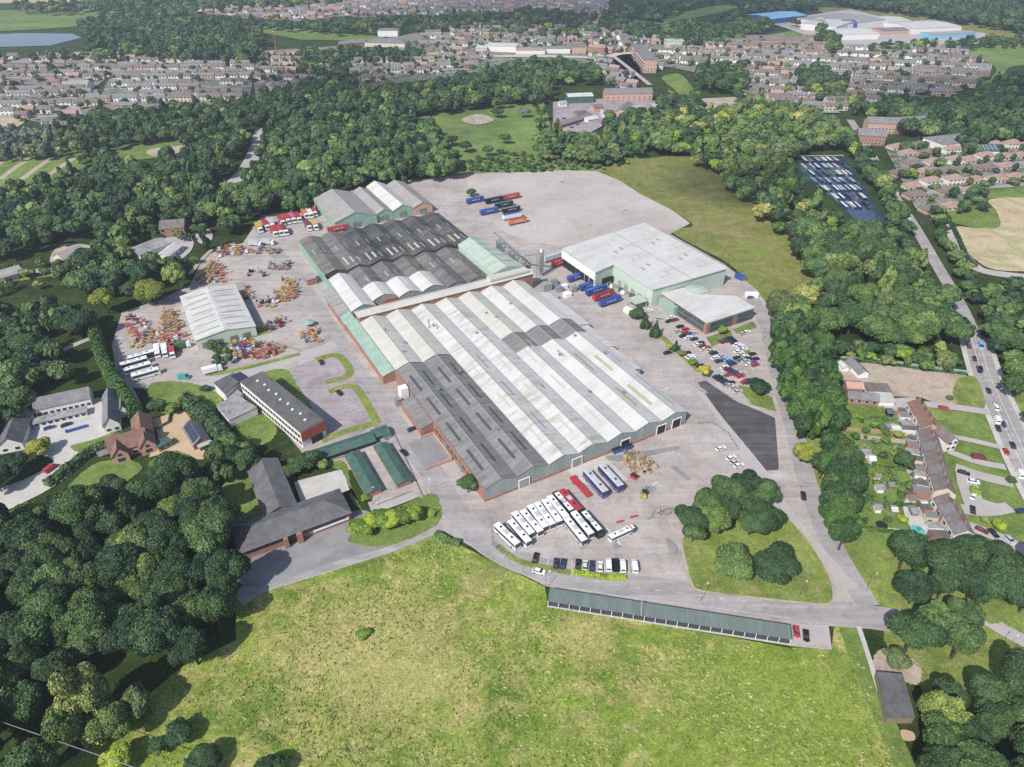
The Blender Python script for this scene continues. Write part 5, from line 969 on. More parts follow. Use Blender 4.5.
def compound(pl, cols, gap, desc, cap=40):
    gap *= 1.08; cols = cols + ['grey', 'tan', 'maroon']
    r_ = random.Random(len(desc) * 7 + cap); w_ = [P(x, y) for x, y in pl]; x0, x1 = min(p[0] for p in w_), max(p[0] for p in w_); y0, y1 = min(p[1] for p in w_), max(p[1] for p in w_); n_ = 0; Y = y0; row = 0; done = []
    while Y < y1:
        X = x0; col_ = 0
        while X < x1:
            px, py = X + r_.uniform(-.3, .3), Y + r_.uniform(-.35, .35); X += gap
            if inpoly(px, py, w_) and n_ < cap and r_.random() < .93:
                v = r_.choice((0, 0, 1, 1, 2)); t = MP[v] if v not in MU else copy_tree(MP[v]); MU.add(v); n_ += 1; nm[0] += 1; c = r_.choice(cols); t.location = (px, py, .06); t.rotation_euler = (0, 0, SA + r_.choice((0, 0, 1.57, 3.14)) + r_.uniform(-.12, .12)); t.scale = (r_.uniform(.7, 1.0),) * 3
                for c_ in t.children:
                    if not c_.name.startswith('wheels'): setmat(c_, 0, 'paint_' + c)
                done.append((t, c, row, v)); col_ += 1
        Y += gap; row += 1
    rows = sorted({d[2] for d in done})
    for t, c, row, v in done:
        k = sum(1 for d in done if d[2] == row and d[0].location.x <= t.location.x); t['label'] = f"{c} {('boom lift', 'scissor lift', 'site dumper')[v]}, {ordw(k)} from left in {ordw(rows.index(row) + 1)} rank of {desc}"; t['group'] = 'machines in ' + desc
hot = ['red', 'pink', 'orange', 'orange', 'yellow', 'pink', 'white']; ora = ['orange', 'orange', 'yellow', 'orange', 'yellow', 'tan', 'orange']
compound([(126, 316), (145, 318), (147, 331), (186, 334), (188, 343), (176, 350), (150, 345), (128, 338)], hot, 3.0, 'the red compound', 60)
compound([(162, 311), (177, 311), (185, 331), (172, 335), (161, 326)], ora, 3.0, 'the orange corner', 26); compound([(128, 341), (148, 339), (147, 351), (130, 352)], ['yellow', 'orange', 'yellow', 'tan'], 4.0, 'the yellow lift bay', 12)
compound([(227, 347), (245, 339), (262, 343), (278, 350), (275, 358), (250, 362), (232, 357)], hot + ['purple', 'yellow'], 2.9, 'the lower red stock', 48); compound([(264, 344), (290, 348), (286, 356), (264, 357)], ora, 3.2, 'the lower orange stock', 18)
compound([(300, 329), (315, 329), (326, 338), (315, 345), (302, 344)], ora + ['tan', 'red'], 2.9, 'the roadside stock', 26); compound([(262, 325), (280, 317), (286, 326), (268, 334)], ['silver', 'grey', 'lightblue', 'navy'], 3.2, 'the grey stock', 20)
compound([(271, 300), (285, 277), (295, 282), (302, 296), (285, 304)], ora + ['yellow'], 2.9, 'the big orange stock', 46); compound([(256, 303), (270, 300), (282, 305), (262, 310)], ['yellow', 'orange', 'white', 'navy'], 3.2, 'the yellow stock', 16)
compound([(241, 290), (249, 286), (255, 298), (246, 302)], ora, 3.0, 'the shed corner stock', 12); compound([(196, 281), (208, 261), (217, 262), (213, 283), (200, 286)], ['yellow', 'orange', 'yellow', 'tan'], 3.2, 'the upper yellow stock', 30)
compound([(213, 265), (224, 264), (226, 282), (214, 285)], hot, 3.3, 'the upper pink stock', 18); compound([(214, 250), (225, 246), (252, 246), (254, 254), (218, 258)], ['orange', 'red', 'yellow', 'white', 'tan'], 3.4, 'the top rank stock', 22)
compound([(256, 248), (281, 249), (282, 254), (257, 254)], ['maroon', 'grey', 'tan', 'white'], 3.8, 'the roadside scrap', 10); compound([(245, 270), (270, 268), (272, 278), (247, 280)], ['black', 'white', 'grey', 'silver'], 4.4, 'the chassis ranks', 16); compound([(271, 264), (290, 263), (294, 272), (274, 273)], ['pink', 'maroon', 'grey', 'tan'], 3.6, 'the pink parts pile', 12)
b = MB(); t = thing('canopy_tent', 'round turquoise canopy over the roadside machine stock', 'canopy', (*P(309, 326), 0)); b.cyl(0, 0, 2.4, 3, .9, 14, .4); b.build('canopy', 'green_roof', t); b = MB(); [b.tube((3.4 * math.cos(a), 3.4 * math.sin(a), 0), (3.4 * math.cos(a), 3.4 * math.sin(a), 2.7), .08) for a in (0, 1.57, 3.14, 4.7)]; b.build('pole', 'steel', t)
# timber stacks, skips, containers at the factory front
TP = [(622, 452), (640, 451), (657, 466), (652, 474), (634, 474), (623, 463)]; w_ = [P(*p) for p in TP]; r_ = random.Random(3); k = 0
for i in range(240):
    X, Y = r_.uniform(min(p[0] for p in w_), max(p[0] for p in w_)), r_.uniform(min(p[1] for p in w_), max(p[1] for p in w_))
    if not inpoly(X, Y, w_) or k >= 80: continue
    b = MB(); h_ = r_.uniform(.3, 1.7); n_ = int(h_ / .16)
    for j in range(n_): b.box(r_.uniform(-.04, .04), 0, j * .16, 1.3, 1.1, .13, mt=0)
    o = b.build('pallet_stack', r_.choice(['timber', 'timber', 'tan_gravel', 'old_timber', 'old_timber'])); o.location = (X, Y, .06); o.rotation_euler = (0, 0, r_.uniform(0, 3)); k += 1
    tag(o, 'loose stack of weathered timber pallets in the heap before the factory front', 'pallets', 'timber pallet stacks before the factory front')
def skip(label, cat, x, y, dx, dy, col, L_=6, W2=2.4, H_=2.2, name='container', top=None, open_=False):
    q = P(x + dx, y + dy); p = P(x, y); t = thing(name, label, cat, (*p, .05), math.atan2(q[1] - p[1], q[0] - p[0])); b = MB()
    if open_:
        taper_box(b, -L_ / 2 * .85, L_ / 2 * .85, W2 / 2, 0, -L_ / 2, L_ / 2, W2 / 2, H_ * .8, 0, 1); b.box(0, W2 / 2, H_ * .8, L_, .12, .2); b.box(0, -W2 / 2, H_ * .8, L_, .12, .2); b.build('skip_body', [col, 'black'], t)
    else:
        b.box(0, 0, 0, L_, W2, H_); b.build('body', col, t); b = MB(); [b.box(-L_ / 2 + .3 + k * .6, 0, H_, .12, W2, .05) for k in range(int(L_ / .6))]; b.build('roof_rib', top or col, t); b = MB(); b.box(L_ / 2 + .03, 0, .1, .06, W2 * .9, H_ * .9); b.build('door', 'steel', t)
skip('long open blue skip of waste beside the factory front wall', 'skip', 621, 450, 9, -2.6, 'paint_blue', 9, 2.6, 2.2, 'waste_skip', open_=True); skip('bright blue tarpaulined skip at the factory front', 'skip', 587.5, 457, 6, -1.6, 'paint_blue', 4.4, 2.6, 2.4, 'waste_skip', open_=True)
skip('small green skip next to the tarpaulined blue one', 'skip', 594, 456, 6, -1.6, 'paint_green', 2.6, 2.2, 2, 'waste_skip', open_=True); skip('small red skip at the foot of the timber heap', 'skip', 634, 478, 5, 3, 'paint_red', 3, 2, 1.6, 'waste_skip', open_=True)
skip('white tall storage tank on the lean-to corner by the works road', 'tank', 404.5, 401, 3, -1, 'white_paint', 3.6, 3.2, 7.5, 'storage_tank'); skip('grey hopper beside the tall white storage tank', 'hopper', 398.5, 405, 3, -1, 'steel', 3, 2.6, 3.6, 'hopper')
skip('dark green container at the end of the long thin store row', 'container', 384.5, 437, 5, 3, 'dkgreen_roof', 6, 2.6, 2.4); skip('blue tarpaulin stack between the two green-roofed stores', 'container', 356.5, 449, 5, 3, 'paint_blue', 3, 2, 1.4)
skip('white container in the corner of the warehouse apron', 'container', 629, 313, 6, 3, 'white_paint', 6, 2.4, 2.5); skip('blue recycling container at the far corner behind the office', 'container', 740, 279, 3, 1.4, 'paint_blue', 6, 3, 2.6); skip('white wagon body behind the office at the field edge', 'container', 751, 297, 6, 0, 'white_paint', 7, 2.6, 2.6)
for k in range(14):
    x, y = 601 + (k * 1.9) % 24 + k * .9, 281 + k * 1.55; skip(f'small pale crate or cage in the strip beside the warehouse wall, {ordw(k + 1)} from top', 'crate', x, y, 3, 1, ('white_paint', 'steel', 'shed_roof', 'dkgreen_roof')[k % 4], 1.8 + k % 3 * .6, 1.6, 1.4 + k % 2, 'storage_crate')
rh = thing('rubble_heap', 'low grey rubble heap on the green field beyond the far yard', 'rubble', (*P(477, 120), 0)); b = MB(); [b.box(r_.uniform(-11, 11), r_.uniform(-6, 6), 0, r_.uniform(1, 4), r_.uniform(1, 3), r_.uniform(.3, 1.6), a=r_.uniform(0, 3), taper=.6) for _ in range(60)]; b.build('stone', 'flat_roof', rh)
b = MB(); o = thing('scrap_frames', 'heap of bent dark metal frames in the open yard', 'scrap', (*P(662, 512), 0))
for k in range(26): b.tube((r_.uniform(-5, 5), r_.uniform(-3, 3), r_.uniform(.1, 1)), (r_.uniform(-5, 5), r_.uniform(-3, 3), r_.uniform(.1, 1.2)), .07, 4)
b.build('frame', 'old_timber', o)
for x, y, l_ in ((620, 520, 'red barrier board lying left of the white bus'), (634, 515, 'red barrier board lying above the white bus')):
    b = MB(); b.box(0, 0, .05, 2.8, .5, .5); o = b.build('barrier_board', 'paint_red'); o.location = (*P(x, y + 2), 0); o.rotation_euler = (0, 0, .3); tag(o, l_, 'barrier')
spoly('oil_stain', [(666, 540), (673, 544), (677, 550), (674, 555), (668, 549)], 'tarmac')
# lamp posts and one overhead line
def lamp(x, y, h_, label, arm=1.2):
    t = thing('street_lamp', label, 'lamp post', (*P(x, y), 0), SA); b = MB(); b.tube((0, 0, 0), (0, 0, h_), .11, 6, r2=.07); b.tube((0, 0, h_), (arm, 0, h_ + .25), .05, 5); b.build('pole', 'steel', t); b = MB(); b.box(arm + .25, 0, h_ + .18, .7, .25, .14); b.build('lamp_head', 'white_paint', t)
for i, (x, y, l_) in enumerate(((372, 505, 'lamp post by the parking pad of the hipped office'), (427, 497, 'lamp post at the yellow-green hedge corner'), (797, 600, 'lamp post beside the grass island corner'), (866, 592, 'lamp post on the verge at the road junction'), (700, 602, 'lamp post below the grass island'), (545, 590, 'lamp post at the end of the long shelter'), (762, 342, 'lamp post at the edge of the office car park'), (1003, 655, 'lamp post by the shaded lane at the right'), (992, 405, 'lamp post on the main road kerb'), (958, 312, 'lamp post where the wood meets the main road'))): lamp(x, y, 8, l_)
ug = thing('utility_pole', 'leaning pale utility pole on the grass by the shaded lane', 'utility pole', (*P(1012, 608), 0)); b = MB(); b.tube((0, 0, 0), (2, 1, 9), .16, 6, r2=.1); b.build('pole', 'timber', ug); b = MB(); b.tube((1.2, 1, 8.3), (2.8, 1, 8.6), .07, 5); b.build('crossarm', 'timber', ug)
a, c = P(-30, 714, 10), P(170, 783, 10); b = MB(); b.tube((0, 0, 0), (c[0] - a[0], c[1] - a[1], 0), .09, 5); o = b.build('overhead_cable', 'steel'); o.location = (a[0], a[1], 12); tag(o, 'thin pale overhead cable crossing the lower left trees', 'cable')
# ------------------------------------------------------------------ trees
def crown_arrays(seed, nq, q, lobes=9, form='round', core=1):
    """unit crown: radius 1, spanning z 0..1 of crown height; returns quads (n,4,3) and tone (n,) plus core"""
    g = np.random.default_rng(seed)
    if form == 'round':
        c = g.normal(size=(lobes, 3)); c /= np.linalg.norm(c, axis=1)[:, None]; c[:, 2] = np.abs(c[:, 2]) * 1.0 - .25; c *= g.uniform(.42, .80, (lobes, 1)); r = g.uniform(.22, .48, lobes)
        c = np.vstack([c, [[0, 0, .05]]]); r = np.append(r, .66)
    elif form == 'cone':
        z = np.linspace(-.9, .85, lobes); a = g.uniform(0, 6.28, lobes); rad = (.95 - z) * .28; c = np.c_[np.cos(a) * rad, np.sin(a) * rad, z]; r = (.98 - z) * .30 + .1
    else:   # column
        z = np.linspace(-.75, .75, lobes); a = g.uniform(0, 6.28, lobes); rad = g.uniform(.2, .6, lobes) * (1 - .5 * np.clip(z, 0, 1)); c = np.c_[np.cos(a) * rad, np.sin(a) * rad, z]; r = g.uniform(.25, .46, lobes) * (1 - .35 * np.clip(z, 0, 1))
    w_ = r ** 2 / np.sum(r ** 2); k = g.choice(len(r), nq * 3, p=w_); n = g.normal(size=(nq * 3, 3)); n /= np.linalg.norm(n, axis=1)[:, None]; n[:, 2] = np.where(n[:, 2] < -.45, -n[:, 2], n[:, 2])
    p = c[k] + n * r[k][:, None] * g.uniform(.84, 1.12 if nq > 1000 else 1.05, (nq * 3, 1)); d = np.linalg.norm(p[:, None] - c[None], axis=2); ins = (d < r[None] * .8).any(1); keep = np.where(~ins)[0][:nq]
    p, n, k = p[keep], n[keep], k[keep]; m = len(p)
    nn = n + g.normal(size=(m, 3)) * (.52 if nq > 5000 else .36 if nq > 1000 else .27); nn /= np.linalg.norm(nn, axis=1)[:, None]; up = g.normal(size=(m, 3)); u = np.cross(nn, up); u /= np.linalg.norm(u, axis=1)[:, None]; v = np.cross(nn, u)
    s = q * g.uniform(.55, 1.25, (m, 1)); Q = np.stack([p + u * s + v * s * .8, p - u * s + v * s * .55, p - u * s * .8 - v * s, p + u * s * .9 - v * s * .7], 1)
    lt = g.uniform(-.22, .22, len(r)); tone = np.clip(.45 + lt[k] + g.normal(size=m) * (.19 if nq > 5000 else .13), 0, 1)
    if form == 'round': Q[:, :, 2] = Q[:, :, 2] * .95
    CQ = []; CT = []
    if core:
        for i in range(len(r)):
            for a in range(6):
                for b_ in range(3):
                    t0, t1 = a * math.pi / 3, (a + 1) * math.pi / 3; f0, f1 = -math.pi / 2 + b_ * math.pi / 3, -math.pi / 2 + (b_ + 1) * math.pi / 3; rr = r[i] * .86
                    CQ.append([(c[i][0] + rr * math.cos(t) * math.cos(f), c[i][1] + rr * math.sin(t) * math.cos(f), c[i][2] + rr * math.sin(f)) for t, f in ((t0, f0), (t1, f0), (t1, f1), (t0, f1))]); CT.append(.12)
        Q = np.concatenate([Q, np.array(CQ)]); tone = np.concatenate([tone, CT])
    return Q, tone
def quads_mesh(name, Q, tone, hue=None):
    m = len(Q); me = D.meshes.new(name); me.vertices.add(m * 4); me.vertices.foreach_set('co', Q.reshape(-1).astype(np.float32)); me.loops.add(m * 4); me.loops.foreach_set('vertex_index', np.arange(m * 4, dtype=np.int32))
    me.polygons.add(m); me.polygons.foreach_set('loop_start', np.arange(0, m * 4, 4, dtype=np.int32)); me.polygons.foreach_set('loop_total', np.full(m, 4, dtype=np.int32))
    a = me.attributes.new('tone', 'FLOAT', 'FACE'); a.data.foreach_set('value', tone.astype(np.float32))
    if hue is not None: a = me.attributes.new('hue', 'FLOAT', 'FACE'); a.data.foreach_set('value', hue.astype(np.float32))
    me.update(calc_edges=True); return me
NEAR, MIDM, LOW = {}, {}, {}
for f, nv in (('round', 9), ('cone', 2), ('column', 3)):
    NEAR[f] = []; MIDM[f] = []; LOW[f] = []
    for s_ in range(nv):
        Q, T = crown_arrays(100 + s_, 12000, .040, 19 if f == 'round' else 16, f); NEAR[f].append(quads_mesh('crown_' + f, Q, T))
        Q, T = crown_arrays(200 + s_, 2200, .082, 14 if f == 'round' else 12, f); MIDM[f].append(quads_mesh('crown_' + f, Q, T)); LOW[f].append(crown_arrays(300 + s_, 260, .17, 8, f, 1))
for lst in list(NEAR.values()) + list(MIDM.values()):
    for me in lst: me.materials.append(MC['leaf_mid'])
tb = MB(); tb.tube((0, 0, -.02), (.03, .02, .55), .045, 8, r2=.03)
for a in range(5): tb.tube((.03, .02, .30 + .05 * a), (.22 * math.cos(a * 1.3), .22 * math.sin(a * 1.3), .62 + .05 * a), .018, 5, r2=.006)
TRUNK = tb.mesh('trunk', 'bark')
TREES = []
def tree_rec(X, Y, R, H, sp, form='round', region=None, label=None, cat='tree', group=None, name=None):
    TREES.append(dict(X=X, Y=Y, R=R, H=H, sp=sp, form=form, region=region, label=label, cat=cat, group=group, name=name))
def T1(px, py, R, H, sp, label, form='round', cat='tree', name=None):
    X, Y = P(px, py, H * .55); tree_rec(X, Y, R, H, sp, form, None, label, cat, None, name)
SPW = {'dark': [('dark', .6), ('mid', .3), ('light', .1)], 'mid': [('dark', .3), ('mid', .5), ('light', .2)], 'light': [('dark', .12), ('mid', .45), ('light', .35), ('pale', .08)], 'silver': [('silver', .8), ('mid', .2)], 'con': [('dark', .9), ('mid', .1)], 'bright': [('mid', .4), ('light', .35), ('lime', .05), ('pale', .20)], 'belt': [('hedge', .7), ('dark', .3)]}
EXCL = [[(655, 26), (690, 10), (728, 3), (745, 12), (705, 24), (675, 30)], [(728, 50), (775, 32), (810, 28), (822, 38), (790, 50)], [(-60, 30), (80, 29), (88, 40), (84, 58), (-60, 62)], [(28, 440), (35, 395), (95, 385), (128, 392), (126, 436), (98, 446), (70, 482), (20, 512), (-5, 500), (-5, 440)], [(108, 455), (140, 420), (190, 408), (216, 450), (200, 464), (150, 456), (120, 470), (70, 500), (66, 485), (100, 462)],
        [(253, 128), (268, 140), (258, 176), (236, 200), (212, 212), (213, 192), (240, 165)], [(128, 238), (192, 228), (214, 232), (200, 256), (184, 276), (150, 270), (128, 262)], [(-30, 268), (50, 258), (55, 240), (98, 244), (98, 270), (40, 285), (-30, 300)],
        [(553, 88), (640, 84), (660, 105), (650, 118), (610, 122), (590, 135), (553, 130)], [(696, 96), (736, 96), (740, 117), (700, 120)], [(890, 160), (916, 215), (950, 262), (985, 345), (972, 345), (938, 275), (905, 225), (880, 180)], [(600, 50), (690, 50), (700, 100), (660, 100), (630, 90), (600, 70)],
        [(792, 155), (845, 154), (890, 220), (886, 238), (856, 240), (838, 216), (802, 188)], [(90, 372), (60, 352), (95, 334), (104, 360), (128, 392), (145, 425), (138, 428), (112, 392)]]
def wood(name, pl, sp, R, H, gap, form='round', n_max=9999, seed=None, hp=.55, excl=True, cat='tree'):
    r_ = random.Random(seed if seed is not None else len(name) * 31 + int(pl[0][0])); Hc = (H[0] + H[1]) / 2 * hp; w_ = [P(x, max(y, -40), Hc) for x, y in pl]; x0, x1 = min(p[0] for p in w_), max(p[0] for p in w_); y0, y1 = min(p[1] for p in w_), max(p[1] for p in w_)
    g_ = gap; cell = {}; k = 0; rows = int((y1 - y0) / (g_ * .87)) + 1
    for j in range(rows + 1):
        for i in range(int((x1 - x0) / g_) + 2):
            X = x0 + (i + (j % 2) * .5) * g_ + r_.uniform(-.33, .33) * g_; Y = y0 + j * g_ * .87 + r_.uniform(-.33, .33) * g_
            if not inpoly(X, Y, w_) or k >= n_max: continue
            q = PX(X, Y, 0)
            if q[0] < -60 or q[0] > 1090 or q[1] > 860: continue
            if excl and any(inpoly(q[0], q[1], e) for e in EXCL): continue
            u = r_.random(); s_ = 'mid'
            for a, p_ in SPW[sp]:
                if u < p_: s_ = a; break
                u -= p_
            f = r_.uniform(0, 1) ** .8; fm, rm_, hm_ = ('column', .72, 1.22) if form == 'round' and r_.random() < .09 else (form, r_.uniform(.8, 1.12), 1.0); tree_rec(X, Y, (R[0] + (R[1] - R[0]) * f) * rm_, (H[0] + (H[1] - H[0]) * f) * r_.uniform(.82, 1.15) * hm_, s_, fm, name, cat=cat); k += 1
# near woods
wood('the wood left of the meadow', [(-50, 535), (20, 515), (58, 506), (98, 494), (130, 478), (168, 464), (198, 472), (222, 505), (226, 545), (240, 590), (232, 628), (196, 655), (168, 658), (146, 640), (122, 648), (70, 640), (55, 690), (62, 790), (-50, 830)], 'dark', (5.5, 8.0), (13, 19), 9.4)
wood('the left wood by the courtyard', [(-50, 315), (25, 302), (60, 302), (90, 312), (92, 328), (78, 350), (58, 352), (62, 375), (95, 370), (98, 384), (60, 388), (35, 398), (22, 420), (-50, 440)], 'mid', (5, 7.5), (11, 17), 9.8)
wood('the tall tree belt beside the works road', [(776, 325), (800, 315), (828, 335), (834, 375), (836, 420), (854, 470), (862, 505), (856, 530), (842, 542), (830, 528), (822, 485), (814, 452), (798, 420), (784, 385), (774, 350)], 'belt', (4.2, 5.6), (12, 16), 6.0)
wood('the big wood right of the rough field', [(790, 228), (830, 232), (870, 228), (890, 234), (908, 256), (930, 286), (950, 302), (962, 322), (958, 338), (930, 342), (900, 340), (862, 338), (836, 330), (812, 325), (782, 330), (770, 312), (812, 290), (812, 268)], 'light', (5.5, 8.5), (12, 19), 10.0)
wood('the wood across the main road', [(985, 290), (1005, 282), (1080, 288), (1090, 330), (1040, 345), (1018, 350), (1022, 380), (1060, 430), (1030, 420), (1010, 390), (1000, 362), (993, 335), (986, 310)], 'mid', (5, 7), (10, 15), 9.2)
wood('the dark clump below the terraces', [(888, 556), (905, 548), (940, 545), (965, 542), (1000, 548), (1060, 565), (1060, 600), (1010, 596), (985, 588), (955, 596), (930, 590), (905, 588), (890, 578)], 'dark', (5.5, 7.5), (13, 17), 9.2)
wood('the lower right wood', [(890, 615), (920, 606), (950, 612), (972, 602), (990, 630), (1010, 655), (1060, 690), (1070, 850), (945, 850), (925, 790), (930, 740), (938, 700), (925, 672), (905, 660), (892, 640)], 'mid', (5.0, 7.5), (13, 18), 9.0)
wood('the scrub above the dirt yard', [(835, 338), (870, 340), (905, 345), (950, 345), (962, 368), (920, 366), (870, 358), (835, 355)], 'bright', (2.6, 4.6), (4.5, 8), 6.2)
wood('the scrub below the steel shed', [(208, 340), (222, 344), (232, 358), (222, 366), (210, 360)], 'mid', (2, 3), (3.5, 5), 4.5)
wood('the trees round the hipped office', [(196, 452), (226, 440), (252, 446), (285, 448), (300, 440), (290, 458), (262, 458), (238, 466), (222, 480), (205, 470)], 'dark', (3.5, 5.5), (8, 12), 7.0)
# middle distance
wood('the river wood', [(-50, 195), (30, 186), (60, 176), (110, 164), (150, 164), (200, 140), (240, 132), (262, 126), (300, 122), (345, 116), (400, 112), (430, 128), (455, 155), (462, 168), (420, 176), (395, 176), (345, 182), (318, 190), (305, 204), (262, 208), (240, 222), (205, 240), (190, 268), (165, 285), (128, 300), (100, 312), (60, 270), (20, 262), (-50, 262)], 'mid', (5.5, 8.5), (12, 18), 11.0)
wood('the trees by the mill', [(98, 238), (130, 214), (150, 232), (160, 246), (205, 250), (200, 262), (150, 270), (110, 262)], 'light', (3, 5), (5, 8), 8, excl=True)
wood('the lane side trees', [(-40, 270), (40, 262), (100, 250), (128, 236), (160, 228), (205, 226), (212, 238), (150, 240), (125, 256), (96, 280), (60, 288), (0, 296), (-40, 300)], 'light', (2.6, 4.4), (4.5, 7.5), 11, excl=False)
wood('the mast estate trees', [(296, 46), (348, 52), (352, 78), (322, 82), (300, 70)], 'dark', (5, 7), (9, 13), 14)
wood('the long plots', [(848, 412), (905, 412), (915, 440), (925, 470), (930, 500), (930, 530), (860, 524), (852, 470)], 'bright', (.9, 2.2), (1.4, 3.5), 6.5)
wood('the scrub band above the slab', [(440, 164), (500, 150), (590, 160), (640, 160), (600, 168), (520, 170), (460, 172)], 'light', (2, 3.5), (2.5, 5), 7)
wood('the belt under the left estate', [(55, 128), (75, 118), (110, 115), (180, 106), (250, 101), (262, 112), (258, 130), (200, 132), (150, 137), (112, 143), (96, 152), (62, 146)], 'dark', (5, 8), (11, 16), 11.5)
wood('the silvery row', [(-50, 137), (20, 130), (80, 128), (84, 142), (60, 152), (0, 157), (-50, 160)], 'silver', (4, 6), (11, 15), 9.5)
wood('the scrub by the silvery row', [(85, 150), (112, 146), (115, 158), (92, 168), (80, 160)], 'mid', (3, 5), (6, 9), 9)
wood('the central wood', [(262, 92), (300, 84), (345, 72), (358, 88), (420, 84), (470, 76), (520, 60), (560, 60), (600, 70), (606, 86), (570, 94), (545, 98), (480, 104), (440, 108), (412, 108), (420, 120), (400, 112), (345, 112), (300, 120), (262, 118)], 'dark', (6, 9), (12, 18), 13)
wood('the wood above the rough field', [(538, 106), (552, 132), (590, 138), (650, 122), (690, 112), (745, 100), (772, 100), (820, 112), (845, 130), (862, 150), (850, 155), (800, 150), (790, 156), (792, 180), (806, 200), (830, 214), (850, 226), (830, 236), (800, 240), (772, 218), (740, 190), (715, 164), (680, 150), (650, 148), (600, 158), (545, 155), (535, 132)], 'bright', (5.5, 8.5), (11, 17), 11.2)
wood('the marina bank wood', [(862, 148), (880, 170), (892, 196), (908, 222), (914, 236), (892, 238), (888, 222), (878, 198), (864, 174), (850, 158)], 'dark', (5.5, 7.5), (12, 16), 10)
wood('the trees round the old yard', [(600, 118), (640, 112), (660, 96), (700, 92), (742, 88), (745, 100), (700, 118), (650, 128), (610, 128)], 'mid', (5.5, 8), (10, 15), 12)
wood('the hillside wood on the right', [(930, 106), (975, 98), (1000, 78), (1060, 64), (1060, 148), (1000, 138), (970, 146), (935, 138), (905, 128), (900, 118)], 'dark', (6, 9), (12, 18), 13)
wood('the lakeside wood', [(45, 48), (75, 44), (100, 34), (140, 20), (180, 22), (230, 26), (264, 32), (262, 55), (240, 60), (150, 56), (100, 48), (60, 50)], 'dark', (7, 10), (13, 19), 16)
wood('the trees below the lake', [(-50, 54), (50, 53), (80, 51), (130, 51), (135, 58), (100, 60), (-50, 60)], 'mid', (6, 8), (9, 14), 22)
wood('the lake tree line', [(-50, 30), (60, 27), (130, 14), (150, 22), (110, 34), (60, 33), (-50, 35)], 'dark', (7, 10), (13, 17), 15)
wood('the top left wood', [(12, 3), (60, 1), (130, 0), (200, 0), (340, -12), (345, 2), (200, 10), (150, 18), (130, 11), (85, 11), (12, 11)], 'mid', (8, 12), (13, 18), 24)
wood('the belt above the pale fields', [(168, 12), (240, 18), (300, 22), (350, 20), (420, 16), (500, 14), (530, 8), (600, 16), (580, 24), (480, 26), (420, 28), (340, 32), (262, 26), (180, 20)], 'dark', (7, 10), (12, 16), 21)
wood('the school trees', [(340, 48), (420, 50), (425, 56), (380, 60), (345, 56)], 'con', (5, 7), (12, 16), 12)
wood('the town centre trees', [(480, 26), (600, 22), (640, 30), (600, 34), (500, 34)], 'dark', (7, 10), (11, 15), 26)
wood('the hill wood beyond the town', [(612, 20), (660, 26), (690, 22), (740, 16), (770, 22), (775, 32), (720, 40), (690, 46), (660, 40), (632, 34), (600, 28), (600, 12), (650, 4), (700, 2), (760, -6), (800, -8), (820, 6), (760, 12), (700, 18), (640, 18)], 'dark', (7, 10), (12, 16), 17)
wood('the wood by the striped brick block', [(632, 86), (648, 80), (672, 70), (700, 66), (740, 64), (748, 80), (740, 90), (712, 90), (694, 80), (660, 76), (650, 96), (630, 96)], 'dark', (6, 9), (12, 17), 13)
wood('the top right forest', [(820, -8), (1080, -8), (1080, 30), (1020, 27), (960, 18), (900, 9), (850, 4)], 'con', (8, 11), (17, 22), 17)
wood('the trees below the industrial estate', [(792, 22), (822, 26), (838, 38), (845, 52), (832, 52), (815, 36), (796, 30)], 'dark', (6, 9), (12, 16), 13)
wood('the trees inside the crescent estate', [(795, 66), (830, 68), (850, 84), (845, 98), (815, 92), (795, 82)], 'dark', (6, 9), (11, 15), 13)
wood('the trees beside the industrial sheds', [(860, 45), (905, 42), (965, 38), (1040, 38), (1040, 44), (985, 46), (930, 48), (880, 54)], 'mid', (6, 8), (9, 13), 17)
wood('the trees behind the apartments', [(850, 100), (900, 96), (918, 106), (900, 118), (862, 112), (850, 108)], 'dark', (6, 8), (11, 15), 13)
wood('the top verge', [(-60, -6), (340, -10), (340, -20), (-60, -20)], 'mid', (10, 14), (14, 18), 45)
wood('the far horizon woods', [(330, -8), (820, -10), (820, -26), (330, -26)], 'dark', (10, 14), (14, 18), 50)
# single trees that stand out
T1(86, 694, 7.8, 24, 'pale', 'tall pale yellow-green tree with feathery crown standing out of the lower left wood', 'column')
T1(64, 730, 5.5, 17, 'mid', 'full green tree in front of the tall pale feathery one'); T1(112, 722, 5, 13, 'mid', 'shaded green tree between the tall pale tree and the small pale one')
T1(137, 702, 4.2, 12, 'pale', 'small pale green tree casting a long shadow on the meadow'); T1(178, 732, 3.8, 6, 'dark', 'round dark bush in the lower left corner of the meadow', cat='bush', name='bush'); T1(205, 762, 4.5, 6, 'dark', 'dark bush cut by the lower frame edge beside the meadow', cat='bush', name='bush'); T1(268, 772, 4.6, 6, 'dark', 'dark bush at the bottom of the meadow, farthest from the wood', cat='bush', name='bush'); T1(158, 745, 3, 5, 'mid', 'low green bush between the small pale tree and the round dark bush', cat='bush', name='bush')
T1(363, 633, 2.2, 1.8, 'lime', 'single bright green shrub growing in the open meadow', cat='shrub', name='shrub'); T1(118, 758, 4, 6, 'lime', 'bright green scrub under the overhead cable', cat='bush', name='bush')
T1(152, 291, 8.6, 14, 'yellow', 'broad rounded yellow-green tree above the red compound'); T1(103, 299, 7.2, 16, 'yellow', 'bright yellow-green tree left of the broad rounded yellow one'); T1(41, 318, 6, 12, 'purple', 'dark purple-leaved tree in the left wood'); T1(128, 266, 5, 11, 'light', 'light green tree above the yellow-green pair')
